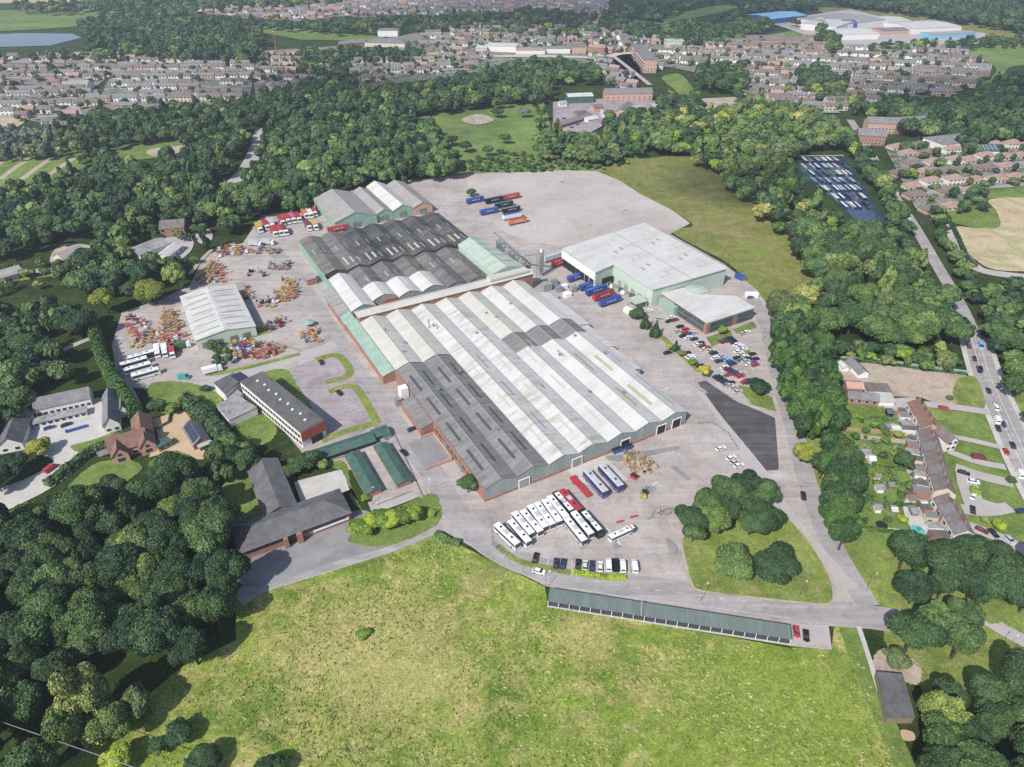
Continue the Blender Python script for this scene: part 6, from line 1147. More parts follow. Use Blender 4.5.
T1(36, 447, 5, 7.5, 'yellow', 'yellow-green bushy tree at the corner of the white courtyard'); T1(172, 408, 3.2, 5.5, 'lime', 'small round lime-green tree at the top of the tan drive'); T1(157, 405, 3.4, 7, 'mid', 'small loose green tree left of the round lime-green one'); T1(205, 388, 2.2, 3, 'dark', 'dark bush beside the stair block', cat='bush', name='bush')
T1(468, 483, 4.3, 8.5, 'mid', 'single full green tree at the brick corner of the factory'); T1(803, 452, 4.6, 9, 'yellow', 'yellow-green tree in front of the tall tree belt'); T1(10, 465, 6, 10, 'dark', 'dark tree left of the lane below the courtyard'); T1(-5, 480, 6, 11, 'dark', 'dark tree at the left frame edge under the courtyard')
for k, (x, y, R, c) in enumerate(((361, 526, 4.6, 'lime'), (370, 523, 4.4, 'lime'), (381, 519, 4.6, 'lime'), (392, 518, 4.2, 'lime'), (402, 516, 4.2, 'lime'), (413, 514, 3.8, 'lime'))): T1(x, y, R, 6, c, f'yellow-green bush, {ordw(k + 1)} from the hipped office in the bushy hedge row', cat='bush', name='bush')
for k, (x, y, R, H, c) in enumerate(((300, 463, 4.6, 8, 'mid'), (310, 458, 4, 8, 'mid'), (290, 470, 3.4, 6, 'dark'), (322, 464, 3, 4, 'light'), (366, 497, 1.8, 2.4, 'lime'), (432, 512, 2, 2, 'lime'))): T1(x, y, R, H, c, ('tree behind the parking pad of the hipped office, the largest', 'green tree at the end of the thin store row', 'darker tree against the rear office wing', 'low light bush by the dark green store', 'small bright bush at the store corner', 'small bright bush on the green corner of the works road')[k])
for k, (x, y, R, H, c) in enumerate(((692, 518, 5.6, 12, 'mid'), (706, 503, 5.6, 13, 'dark'), (713, 520, 5.4, 12, 'mid'), (726, 492, 6.2, 14, 'mid'), (746, 487, 6.0, 14, 'dark'), (763, 494, 5.6, 13, 'mid'), (764, 515, 6.0, 13, 'dark'), (746, 506, 5.6, 12, 'mid'), (731, 509, 5.2, 12, 'dark'), (733, 562, 7.0, 11, 'light'), (776, 563, 7.2, 11, 'mid'), (694, 532, 4.2, 9, 'dark'), (752, 523, 5.0, 11, 'mid'))): T1(x, y, R, H, c, (f'broad greyish-green tree, left of the two on the open part of the grass island', f'broad green tree, right of the two on the open part of the grass island')[k - 9] if k in (9, 10) else f'tree on the grass island, {ordw(k + 1)} going round the clump from the coach side')
for k, (x, y, R, H, f, c, l_) in enumerate(((656, 328, 2.8, 9.5, 'cone', 'dark', 'largest dark conifer in the strip between warehouse apron and car park'), (646, 321, 2.4, 8, 'cone', 'dark', 'dark conifer just up the strip from the largest one'), (640, 313, 3.4, 7, 'round', 'dark', 'dark bushy tree at the top of the car park strip'), (633, 314, 3, 6, 'round', 'mid', 'bushy green tree beside the apron at the top of the strip'), (669.5, 346, 1.9, 3, 'round', 'lime', 'small light green ball bush in the car park strip'), (676, 345, 1.8, 6, 'cone', 'dark', 'small narrow conifer next to the ball bush'), (682, 353, 2.2, 3.4, 'round', 'yellow', 'yellowish bush below the small narrow conifer'), (692.5, 362, 2.4, 3.4, 'round', 'lime', 'round bright green bush in the car park strip'), (705, 370, 3.2, 7, 'round', 'yellow', 'yellow-green egg-shaped tree at the end of the car park strip'), (723, 330, 2.6, 5, 'round', 'lime', 'fresh green small tree at the office brick corner'), (758, 386, 4.8, 7, 'round', 'dark', 'wide dark tree at the lower end of the office car park'), (753, 262, 0, 0, '', '', ''))):
    if R: T1(x, y, R, H, c, l_, f)
for k, (x, y, R, c) in enumerate(((497, 112, 7, 'mid'), (466, 146, 6, 'dark'), (505, 138, 5.5, 'mid'), (488, 150, 5, 'light'), (524, 112, 6, 'silver'), (540, 122, 6, 'mid'), (545, 135, 6, 'mid'), (452, 140, 6, 'dark'))): T1(x, y, R, 10, c, ('large tree at the top of the green field beside the rubble heap', 'dark tree at the lower left of the green field', 'green tree in the middle of the green field', 'small light tree near the bottom of the green field', 'silver-leaved tree at the top right of the green field', 'green tree on the right edge of the green field, upper', 'green tree on the right edge of the green field, lower', 'dark tree at the left edge of the green field')[k])
T1(897, 657, 3.6, 6, 'pale', 'thin pale half-bare bush on the sand patch above the outbuilding', cat='bush', name='bush'); T1(471, 184 + 8, 3.8, 6.5, 'mid', 'lone round tree among the trailers on the far yard'); T1(906, 460, 4.6, 6.5, 'mid', 'dark green round tree in the middle of the long gardens')
T1(930, 625, 6.2, 16, 'light', 'pale-topped tree at the near corner of the lower right wood'); T1(962, 640, 6, 16, 'light', 'rounded light green tree over the outbuilding'); T1(915, 632, 6.5, 17, 'mid', 'tall full tree beside the road junction')
for k, (x, y) in enumerate(((862, 480), (870, 494), (882, 470), (895, 478), (866, 430), (878, 424), (902, 490), (886, 440), (858, 415), (930, 505), (960, 540), (1000, 525), (985, 520), (1012, 480), (975, 490), (950, 398))): T1(x, y, 1.4 + (k % 3) * .5, 2.4 + (k % 2), ('light', 'mid', 'lime')[k % 3], f'small garden shrub among the long plots, {ordw(k + 1)} of the scattered ones', cat='shrub', name='shrub')
for k, (x, y) in enumerate(((971, 196), (978, 200), (983, 206), (965, 205), (975, 190))): T1(x, y, 4.5 + k % 2, 8, ('mid', 'light', 'dark')[k % 3], f'bushy tree behind the bungalows, {ordw(k + 1)} nearest the crop field')
r_ = random.Random(77)
for k in range(46): 
    t_ = k / 45; x, y = [(914, 238), (945, 290), (938, 228), (990, 300)][0], 0
for k in range(26):
    t_ = k / 25; p_ = P(914 + 44 * t_ + r_.uniform(-5, -1) - 7, 230 + 78 * t_, 3); tree_rec(p_[0] - 3, p_[1], r_.uniform(3, 5), r_.uniform(5, 8), r_.choice(('dark', 'mid', 'light')), region='the left edge of the main road')
SR = smooth([P(939, 222, 3), P(946, 240, 3), P(958, 262, 3), P(968, 285, 3), P(980, 300, 3)], 4)
for k, p in enumerate(SR): tree_rec(p[0] + r_.uniform(-3, 3), p[1] + r_.uniform(-3, 3), r_.uniform(3.4, 5.5), r_.uniform(6, 9), r_.choice(('dark', 'mid', 'light')), region='the strip between the two roads')
# ------------------------------------------------------------------ housing
HV = {}
def house_mesh(L_, dp, ev, rd, roof, wall, hip=0, chim=1, bays=2):
    key = (L_, dp, ev, rd, roof, wall, hip, chim)
    if key in HV: return HV[key]
    b = MB(); b.prism([(-L_ / 2, -dp / 2), (L_ / 2, -dp / 2), (L_ / 2, dp / 2), (-L_ / 2, dp / 2)], 0, ev)
    if not hip:
        for s in (-1, 1): f = [(s * L_ / 2, -dp / 2, ev), (s * L_ / 2, dp / 2, ev), (s * L_ / 2, 0, rd)]; b.face(f if s > 0 else f[::-1])
    n = max(2, int(L_ / 3.5))
    for s in (-1, 1):
        for k in range(n):
            x = -L_ / 2 + L_ * (k + .5) / n
            for z in ((1.0, 3.6) if ev > 4 else (1.0,)): b.box(x, s * (dp / 2 + .02), z, 1.5, .06, 1.2, 1)
    W_ = b.mesh('house_walls', [wall, 'glass']); r = MB(); o = .35; z0 = ev - .15; hx = dp / 2 if hip else -o
    p, q = (-L_ / 2 + hx, 0, rd + .15), (L_ / 2 - hx, 0, rd + .15); c = [(-L_ / 2 - o, -dp / 2 - o, z0), (L_ / 2 + o, -dp / 2 - o, z0), (L_ / 2 + o, dp / 2 + o, z0), (-L_ / 2 - o, dp / 2 + o, z0)]
    r.face([c[0], c[1], q, p]); r.face([c[2], c[3], p, q])
    if hip: r.face([c[3], c[0], p]); r.face([c[1], c[2], q])
    for k in range(chim): x = -L_ / 2 + L_ * (k + .5) / chim; r.box(x, .2, rd - .6, 1.1, .6, 1.4, 1)
    HV[key] = (W_, r.mesh('house_roof', [roof, 'brick'])); return HV[key]
HOUSES = []
def estate(name, pl, ang, rgap, kinds, bgap=3.0, jit=1.8, nmax=9999, ground='estate_ground', street=True, curve=0.0, drop=.14):
    r_ = random.Random(len(name) + int(pl[0][0]) * 3); w_ = [P(x, max(y, -30)) for x, y in pl]
    if ground: poly('estate_ground', pl, ground)
    cx_, cy_ = sum(p[0] for p in w_) / len(w_), sum(p[1] for p in w_) / len(w_); a = math.radians(ang); c, s = math.cos(a), math.sin(a); loc = [((p[0] - cx_) * c + (p[1] - cy_) * s, -(p[0] - cx_) * s + (p[1] - cy_) * c) for p in w_]
    x0, x1, y0, y1 = min(p[0] for p in loc), max(p[0] for p in loc), min(p[1] for p in loc), max(p[1] for p in loc); Y = y0 + rgap * .4; row = 0; n_ = 0
    while Y < y1:
        X = x0 + r_.uniform(0, 8); pts = []
        while X < x1:
            k = r_.choice(kinds); L_ = k[0]; xm = X + L_ / 2; yy = Y + curve * (xm / 100) ** 2 + r_.uniform(-jit, jit); wx, wy = cx_ + xm * c - yy * s, cy_ + xm * s + yy * c; ok = inpoly(wx, wy, w_)
            if ok and r_.random() > drop and n_ < nmax: HOUSES.append(dict(X=wx, Y=wy, a=a + curve * 2 * xm / 10000 + r_.uniform(-.03, .03), k=k, est=name, row=row)); n_ += 1
            if ok and street and row % 2 == 0: pts.append((cx_ + xm * c - (yy - 13) * s, cy_ + xm * s + (yy - 13) * c))
            X += L_ + bgap * r_.uniform(.5, 1.6)
            if r_.random() < .06: X += 9
        if len(pts) > 2: ribbon('street', pts, 6.5, 'road', world=True)
        Y += rgap * (.85 if row % 2 else 1.15); row += 1
SEMI = [(13, 8.5, 5, 8, 'brown_tile', 'render'), (13, 8.5, 5, 8, 'pink_tile', 'brick'), (13, 8.5, 5, 8, 'slate', 'cream_wall'), (12, 8, 5, 7.6, 'brown_tile', 'pink_brick')]
TERR = [(24, 8.5, 5, 7.6, 'slate', 'render'), (24, 8.5, 5, 7.6, 'brown_tile', 'cream_wall'), (22, 8, 5, 7.4, 'slate', 'pink_brick'), (26, 8, 5, 7.6, 'brown_tile', 'render')]
TOWN = [(11, 8, 5.4, 8.4, 'brown_tile', 'render'), (12, 9, 5.4, 8.8, 'slate', 'brick'), (14, 9, 5.2, 8.2, 'pink_tile', 'pink_brick'), (10, 8, 5.2, 8.4, 'brown_tile', 'cream_wall'), (18, 9, 5.2, 8.0, 'slate', 'render')]
BUNG = [(14, 9.5, 2.8, 5.6, 'pink_tile', 'render', 1), (13, 9, 2.8, 5.6, 'pink_tile', 'cream_wall', 1), (16, 9, 2.8, 5.6, 'brown_tile', 'pink_brick', 1), (14, 9, 4.8, 7.6, 'pink_tile', 'render', 1)]
poly('estate_ground', [(250, 52), (345, 46), (480, 22), (640, 20), (745, 36), (860, 40), (960, 50), (988, 64), (985, 84), (920, 100), (860, 110), (770, 112), (745, 96), (700, 74), (640, 62), (600, 62), (480, 74), (345, 90), (290, 100), (256, 100)], 'estate_ground')
estate('the left estate', [(140, 58), (225, 58), (256, 66), (250, 98), (226, 104), (178, 108), (115, 112), (98, 104), (112, 72)], 4, 27, TERR, 4)
estate('the upper left estate', [(-30, 60), (110, 56), (138, 60), (112, 74), (98, 86), (40, 88), (-30, 88)], 3, 28, SEMI + TERR, 6)
estate('the cul-de-sac estate', [(-30, 88), (60, 88), (98, 90), (100, 106), (80, 120), (60, 128), (35, 122), (-30, 112)], 6, 24, SEMI + TERR[:2], 4)
estate('the estate by the mast', [(250, 58), (300, 55), (310, 78), (345, 92), (340, 98), (290, 98), (258, 95), (255, 70)], -8, 34, SEMI, 4)
estate('the far pink suburb', [(180, -2), (345, -6), (350, 16), (300, 22), (262, 20), (190, 12)], 8, 30, SEMI + TOWN, 4)
estate('the far middle suburb', [(345, -10), (480, -10), (610, -6), (605, 14), (520, 12), (480, 14), (350, 17)], -6, 28, TOWN, 4)
estate('the suburb behind the high street', [(430, 24), (500, 26), (600, 24), (612, 45), (545, 50), (500, 50), (440, 54), (415, 45)], 4, 36, TOWN, 3)
estate('the hillside suburb', [(558, 8), (612, 10), (630, 30), (628, 48), (605, 48), (575, 30)], 35, 24, TOWN, 3)
estate('the close by the central wood', [(345, 58), (455, 52), (490, 56), (480, 68), (430, 74), (360, 84), (345, 72)], 5, 34, SEMI + TOWN, 4)
estate('the high street quarter', [(640, 38), (745, 40), (800, 46), (800, 62), (760, 68), (700, 64), (650, 70), (640, 60)], -20, 34, TOWN + TERR, 2)
estate('the upper crescent estate', [(745, 50), (860, 50), (905, 46), (960, 52), (985, 64), (985, 80), (960, 92), (900, 102), (860, 104), (800, 108), (765, 98), (750, 74)], -14, 27, SEMI + TERR, 3)
estate('the long terraces under the green', [(722, 40), (836, 40), (836, 50), (722, 50)], 3, 30, [(26, 9, 6.5, 9.5, 'brown_tile', 'pink_brick')], 1.5, ground=None)
estate('the corner houses by the bright wood', [(765, 96), (850, 95), (865, 108), (800, 112), (770, 108)], 2, 20, TERR, 2)
estate('the bungalow estate', [(884, 148), (930, 140), (975, 148), (1070, 142), (1080, 188), (985, 186), (960, 206), (935, 216), (915, 210), (898, 175)], 12, 22, BUNG, 3.5, ground='estate_ground')
estate('the far right estate', [(1000, 140), (1080, 136), (1080, 150), (1000, 150)], 8, 22, SEMI, 3, ground=None)
estate('the lakeside houses', [(640, 52), (600, 52), (622, 72), (640, 92), (620, 92), (596, 70), (590, 56)], -40, 20, TOWN, 2)
estate('the horizon suburb', [(1000, -2), (900, -8), (640, -16), (640, -24), (1080, -20), (1080, 2)], 3, 34, TOWN, 6)
HOUSES.sort(key=lambda h: h['Y']); NH = 290
byest = {}
for h in HOUSES[:NH]: byest.setdefault(h['est'], {}).setdefault(h['row'], []).append(h)
for e, rows in byest.items():
    for ri, rk in enumerate(sorted(rows)):
        for i, h in enumerate(sorted(rows[rk], key=lambda q: q['X'])):
            k = h['k']; hm = house_mesh(*k[:6], hip=k[6] if len(k) > 6 else 0, chim=2 if k[0] > 20 else 1); col = {'slate': 'grey', 'brown_tile': 'brown', 'pink_tile': 'pinkish'}[k[4]]; kind = 'bungalow' if k[2] < 4 else ('terrace block' if k[0] >= 18 else 'house')
            o = D.objects.new(kind.replace(' ', '_'), None); COL.objects.link(o); o.location = (h['X'], h['Y'], .05); o.rotation_euler = (0, 0, h['a']); o['label'] = f"{col}-roofed {kind}, {ordw(i + 1)} from left, row {ri + 1} of {e}"; o['category'] = 'house'; o['group'] = 'houses of ' + e
            for nm_, me in (('wall', hm[0]), ('roof', hm[1])): c = D.objects.new(nm_, me); COL.objects.link(c); c.parent = o
mb = MB(); MI = ['slate', 'brown_tile', 'pink_tile', 'render', 'cream_wall', 'brick', 'pink_brick', 'glass', 'felt_roof']
for h in HOUSES[NH:]:
    k = h['k']; L_, dp, ev, rd = k[:4]; c, s = math.cos(h['a']), math.sin(h['a']); T = lambda x, y, z: (h['X'] + x * c - y * s, h['Y'] + x * s + y * c, z); a, b_ = L_ / 2, dp / 2; wm, rm = MI.index(k[5]), MI.index(k[4])
    q = [(-a, -b_), (a, -b_), (a, b_), (-a, b_)]
    for i in range(4): j = (i + 1) % 4; mb.face([T(*q[i], 0), T(*q[j], 0), T(*q[j], ev), T(*q[i], ev)], wm)
    for sx in (-1, 1): f = [T(sx * a, -b_, ev), T(sx * a, b_, ev), T(sx * a, 0, rd)]; mb.face(f if sx > 0 else f[::-1], wm)
    mb.face([T(-a - .3, -b_ - .3, ev - .1), T(a + .3, -b_ - .3, ev - .1), T(a + .3, 0, rd + .1), T(-a - .3, 0, rd + .1)], rm); mb.face([T(a + .3, b_ + .3, ev - .1), T(-a - .3, b_ + .3, ev - .1), T(-a - .3, 0, rd + .1), T(a + .3, 0, rd + .1)], rm)
    for x in (-a * .5, a * .5): mb.face([T(x - .9, -b_ - .05, 3.4), T(x + .9, -b_ - .05, 3.4), T(x + .9, -b_ - .05, 4.7), T(x - .9, -b_ - .05, 4.7)], 7)
if mb.v: o = mb.build('distant_houses', MI); o['kind'] = 'stuff'; o['label'] = 'far dense suburbs of small roofs beyond the town'
# larger town buildings
def bands(t, L_, D_, h_):
    for z in (2.4, 6.0, 9.6):
        b = MB(); b.box(-.12, D_ / 2, z, .3, D_ - 1, 1.5); b.build('window', 'glass', t); b = MB(); b.box(-.14, D_ / 2, z + 1.6, .34, D_ - .5, .9); b.build('white_band', 'render', t)
for l_, cat, A, B, dp, e, r, rf, wl, kw in (
    ('long striped brick office slab with grey roof in the town beyond the park', 'office', (643, 73), (656, 73), 105, 15, 15, 'slate', 'pink_brick', dict(flatroof=True, windows=4)),
    ('cream cubic building with pale roof at the town road junction', 'building', (666, 50), (684, 50), 22, 11, 11, 'pale_green_roof', 'cream_wall', dict(flatroof=True)),
    ('white-roofed superstore with rounded end on the high street', 'store', (486, 52), (516, 53), 26, 8, 9, 'white_roof_pale', 'render', dict(flatroof=True)),
    ('cream flat-roofed shop block left of the superstore', 'store', (476, 54), (487, 54), 24, 7, 8, 'white_roof', 'cream_wall', dict(flatroof=True)),
    ('row of white peaked market roofs beside the superstore', 'store', (516, 55), (545, 55), 16, 6, 8, 'pink_tile', 'render', {}),
    ('orange brick shop block with gable on the high street', 'shop', (572, 54), (586, 54), 14, 9, 12, 'brown_tile', 'pink_brick', {}),
    ('white and blue shop parade on the high street', 'shop', (545, 54), (570, 54), 14, 7, 9, 'slate', 'render', {}),
    ('red brick shop block at the end of the high street', 'shop', (588, 54), (604, 55), 14, 9, 12, 'pink_tile', 'brick', {}),
    ('school block with grey hipped roofs among the dark trees', 'school', (365, 47), (405, 48), 30, 6, 10, 'slate', 'cream_wall', dict(hip=1)),
    ('white-fronted school hall behind the grey school block', 'school', (378, 37), (398, 37), 22, 9, 11, 'slate', 'render', dict(hip=1)),
    ('long low school wing left of the grey school block', 'school', (342, 48), (366, 46), 18, 5, 8, 'slate', 'brick', {}),
    ('long white flat-roofed range at the estate edge by the central wood', 'building', (312, 93), (343, 90), 12, 4, 4, 'white_roof', 'render', dict(flatroof=True)),
    ('green-fronted depot shed with white roof in the old yard', 'depot', (568, 105), (593, 104), 16, 8, 9.5, 'white_roof', 'dkgreen_roof', {}),
    ('two-storey brick mill with grey slate roof behind the old yard', 'mill', (605, 102), (652, 101), 14, 8, 12, 'slate', 'pink_brick', dict(windows=9)),
    ('grey-roofed wing projecting from the brick mill', 'mill wing', (615, 117), (626, 118), 34, 5, 8, 'slate', 'pink_brick', dict(axis='y')),
    ('white-walled low workshop beside the mill wing', 'workshop', (602, 119), (615, 119), 18, 4, 5, 'white_roof', 'render', dict(flatroof=True)),
    ('dark long shed down the left edge of the old yard', 'shed', (552, 128), (560, 130), 50, 4, 6, 'slate', 'brick', dict(axis='y')),
    ('large pink-brown flat depot in the trees right of the old yard', 'depot', (700, 118), (736, 118), 46, 5, 5, 'concrete', 'pink_brick', dict(flatroof=True)),
    ('church-like hall with big pale roof in the cul-de-sac estate', 'hall', (62, 93), (88, 92), 26, 5, 10, 'shed_roof', 'render', {}),
    ('brick apartment block with dark roof, lowest of the group by the bright wood', 'apartments', (856, 144), (884, 146), 14, 8, 12, 'slate', 'brick', dict(windows=8)),
    ('brick apartment block with dark roof, upper left of the group', 'apartments', (866, 133), (894, 134), 14, 9, 13, 'slate', 'pink_brick', dict(windows=8)),
    ('brick apartment block with dark roof, upper middle of the group', 'apartments', (896, 134), (926, 132), 14, 9, 13, 'slate', 'brick', dict(windows=8)),
    ('smaller brick apartment block standing apart among the dark trees', 'apartments', (933, 127), (954, 124), 14, 9, 13, 'slate', 'brick', dict(windows=5)),
    ('white rendered care home with grey roofs behind the bungalows', 'care home', (940, 154), (975, 150), 22, 8, 12, 'slate', 'render', dict(windows=9, hip=1)),
    ('dark glass-roofed glasshouse range right of the white care home', 'glasshouse', (975, 156), (998, 156), 20, 4, 7, 'teal_glass', 'render', dict(skyl=6)),
    ('big pale factory shed in the middle of the industrial estate', 'industrial shed', (800, 30), (835, 34), 110, 10, 12, 'white_roof', 'render', {}),
    ('long pale industrial shed with grey roof right of the big pale one', 'industrial shed', (836, 32), (884, 26), 90, 10, 12, 'shed_roof', 'render', {}),
    ('white industrial roof nearest the houses', 'industrial shed', (840, 41), (878, 40), 55, 9, 11, 'white_roof_pale', 'render', {}),
    ('blue-roofed warehouse on the left of the industrial estate', 'industrial shed', (770, 25), (806, 21), 60, 9, 12, 'paint_lightblue', 'paint_blue', {}),
    ('dark blue gabled shed in the industrial estate', 'industrial shed', (844, 30), (856, 30), 30, 9, 13, 'paint_blue', 'paint_blue', {}),
    ('cream-roofed shed right of the long pale industrial sheds', 'industrial shed', (888, 27), (910, 26), 60, 8, 10, 'cream_roof', 'render', {}),
    ('wide white and blue industrial shed at the right end of the estate', 'industrial shed', (912, 35), (960, 33), 70, 9, 11, 'white_roof', 'render', {}),
    ('low grey industrial unit before the wide white and blue shed', 'industrial shed', (930, 40), (975, 38), 24, 7, 9, 'shed_roof', 'paint_lightblue', {}),
    ('brick industrial unit with dark roof among the pale sheds', 'industrial shed', (882, 36), (908, 35), 30, 7, 9, 'slate', 'pink_brick', {})):
    t_ = pitched(l_, cat, A, B, dp, e, r, rf, wl, name=cat.replace(' ', '_'), **kw)
    if 'striped' in l_: bands(t_, 0, dp, e)
for x, y, h_, l_ in ((278, 60, 34, 'tall thin red and white mast among the left estate houses'), (634, 62, 30, 'slim dark chimney beside the striped brick office slab')):
    t = thing('mast' if x < 300 else 'mill_chimney', l_, 'mast' if x < 300 else 'chimney', (*P(x, y), 0)); b = MB(); b.tube((0, 0, 0), (0, 0, h_), (.5 if x < 300 else 1.1), 8, r2=.4); b.build('shaft', 'paint_pink' if x < 300 else 'brick', t); b = MB(); b.cyl(0, 0, h_, 1.0, .6, 8); b.build('cap', 'white_paint', t)
ribbon('canal', [(612, 56), (625, 66), (640, 78), (650, 86)], 6, 'lane'); ribbon('street', [(682, 32), (700, 44), (715, 50), (735, 52), (760, 70), (770, 88)], 9, 'road'); ribbon('street', [(470, 57), (540, 57), (600, 58), (625, 54), (680, 54)], 14, 'gravel'); ribbon('street', [(360, 60), (405, 58), (392, 76)], 8, 'road')
poly('industrial_yard', [(765, 22), (850, 10), (900, 22), (985, 34), (985, 44), (920, 50), (840, 52), (800, 34)], 'lane'); poly('old_yard', [(553, 103), (600, 100), (655, 102), (655, 118), (612, 122), (590, 134), (553, 132)], 'carpark_tarmac')
for k, (x, y, c_) in enumerate(((566, 124, 'white'), (569, 127, 'silver'), (572, 122, 'grey'), (578, 126, 'green'), (583, 124, 'white'), (588, 121, 'black'), (564, 120, 'navy'), (594, 118, 'white'), (577, 131, 'white'), (572, 129, 'blue'), (585, 115, 'tan'), (598, 114, 'cream'), (625, 115, 'red'), (633, 117, 'silver'), (640, 114, 'white'))): place('car' if k % 3 else 'van', x, y, 4, -1, c_, f"{c_} {'car' if k % 3 else 'van'} parked in the old yard by the mill, number {k + 1} from its entrance", 'vehicles in the old yard')
for k, (A, B, dp, hh, rf, wl, l_) in enumerate((((578, 119), (588, 118), 12, 4, 'felt_roof', 'brick', 'low brick store with dark flat roof in the middle of the old yard'), ((588, 124), (598, 122), 9, 3.4, 'white_roof', 'render', 'small white store at the lower side of the old yard'), ((594, 113), (603, 112), 10, 5, 'brown_tile', 'pink_brick', 'brown-roofed brick cottage inside the old yard'), ((560, 108), (567, 107.5), 8, 4, 'shed_roof', 'render', 'little pale shed left of the green-fronted depot'), ((632, 113), (645, 112), 10, 4, 'shed_roof', 'pink_brick', 'grey-roofed garage row at the right end of the old yard'))): pitched(l_, 'building', A, B, dp, hh, hh + 2, rf, wl, name='yard_building'); poly('old_yard', [(697, 100), (738, 98), (742, 120), (698, 122)], 'dirt'); ribbon('street', [(655, 105), (668, 118), (672, 124)], 8, 'gravel')
ribbon('street', [(300, 60), (282, 72), (270, 84), (262, 98)], 7, 'road'); ribbon('street', [(70, 96), (74, 110), (80, 124)], 12, 'road')
# garden trees inside the estates (seen only as specks) join the woods
for h in HOUSES + [q for q in HOUSES if q['Y'] < 1150]:
    if h['Y'] < 1500 and random.random() < .9:
        d = random.uniform(8, 13); tree_rec(h['X'] + d * math.sin(h['a']) + random.uniform(-6, 6), h['Y'] - d * math.cos(h['a']), random.uniform(2.0, 5.6), random.uniform(4, 11), random.choice(('mid', 'dark', 'light', 'bright' if False else 'mid')), region='gardens')
# parked cars in the estate streets
cl = list(PAINT); cc = MB(); n_ = 0; CARM = {}
for h in HOUSES[:240]:
    if random.random() < .34:
        c = random.choice(('white', 'silver', 'black', 'grey', 'red', 'navy', 'blue', 'white'))
        if c not in CARM: b = MB(); taper_box(b, -2.15, 2.2, .88, .25, -2.1, 2.1, .86, .92); taper_box(b, -1.85, 1.15, .80, .92, -1.3, .35, .64, 1.4, 1, 0); CARM[c] = b.mesh('car_body', ['paint_' + c, 'glass'])
        o = D.objects.new('parked_car', CARM[c]); COL.objects.link(o); o.location = (h['X'] + 8.6 * math.sin(h['a']) + 3, h['Y'] - 8.6 * math.cos(h['a']), .06); o.rotation_euler = (0, 0, h['a'] + random.choice((0, 1.57))); n_ += 1
        tag(o, f"{c} car parked before a house, {ordw(n_)} nearest of those in the far estates", 'car', 'cars parked in the far estates')
# ------------------------------------------------------------------ build the trees: the 300 that show largest one by one, the rest as one mass
for t in TREES:
    q = PX(t['X'], t['Y'], t['H'] * .55); t['q'] = q; t['d'] = math.hypot(t['X'], t['Y'], CAMH); on = -25 < q[0] < 1049 and -20 < q[1] < 800; t['s'] = (t['R'] / t['d']) * (1 if on else .0001)
BIGT = [t for t in TREES if t['label'] and t['R'] >= 4 and t['cat'] == 'tree' and 'island' not in t['label'] and 'bungalows' not in t['label']]
TREES = [t for t in TREES if t['label'] or not any(math.hypot(t['X'] - u['X'], t['Y'] - u['Y']) < .82 * (t['R'] + u['R']) for u in BIGT)]
TREES.sort(key=lambda t: -(t['s'] + (10 if t['label'] else 0))); NT = 296; IND, REST = TREES[:NT], TREES[NT:]
reg = {}
for t in IND:
    if not t['label']: reg.setdefault(t['region'], []).append(t)
CN = {'dark': 'dark green', 'mid': 'mid green', 'light': 'light green', 'silver': 'silver-green', 'pale': 'pale green', 'lime': 'lime green', 'yellow': 'yellow-green', 'hedge': 'deep green', 'purple': 'purple'}
for rg, ts in reg.items():
    ts.sort(key=lambda t: t['Y']); n = max(1, min(7, round(len(ts) / 3))) if len(ts) > 9 else len(ts)
    rows = [ts[i:i + n] for i in range(0, len(ts), n)]
    for ri, row in enumerate(rows):
        for i, t in enumerate(sorted(row, key=lambda t: t['X'])): t['label'] = f"{CN[t['sp']]} tree, {ordw(i + 1)} from left, rank {ri + 1}, {rg}"; t['group'] = 'trees of ' + rg
for t in IND:
    o = thing(t['name'] or ('poplar_tree' if t['form'] == 'column' else 'conifer_tree' if t['form'] == 'cone' else 'broadleaf_tree'), t['label'], t['cat'], (t['X'], t['Y'], 0), random.uniform(0, 6.28), t['group'])
    px_ = t['R'] * 690 / t['d']; bank = (NEAR if px_ > 13 else MIDM)[t['form']]; me = random.choice(bank); H, R = t['H'], t['R']; lowz = .06 * H if t['form'] != 'round' else (.10 * H if H < 8 else .16 * H)
    cr = D.objects.new('crown', me); COL.objects.link(cr); cr.parent = o; hz = (H - lowz) / 2; cr.location = (0, 0, lowz + hz); cr.scale = (R, R * random.uniform(.88, 1.1), hz * 1.02); cr.material_slots[0].link = 'OBJECT'; cr.material_slots[0].material = MC['leaf_' + t['sp']]
    if H > 3: tr = D.objects.new('trunk', TRUNK); COL.objects.link(tr); tr.parent = o; tr.scale = (H * .62, H * .62, H)
MS = {}; print('TREES', len(TREES), 'HOUSES', len(HOUSES), 'individual min px radius', IND[-1]['s'] * 690)
Qs, Ts, Hs, Ms = [], [], [], []; SPN = ['dark', 'mid', 'light', 'silver', 'pale', 'lime', 'yellow', 'hedge', 'purple']
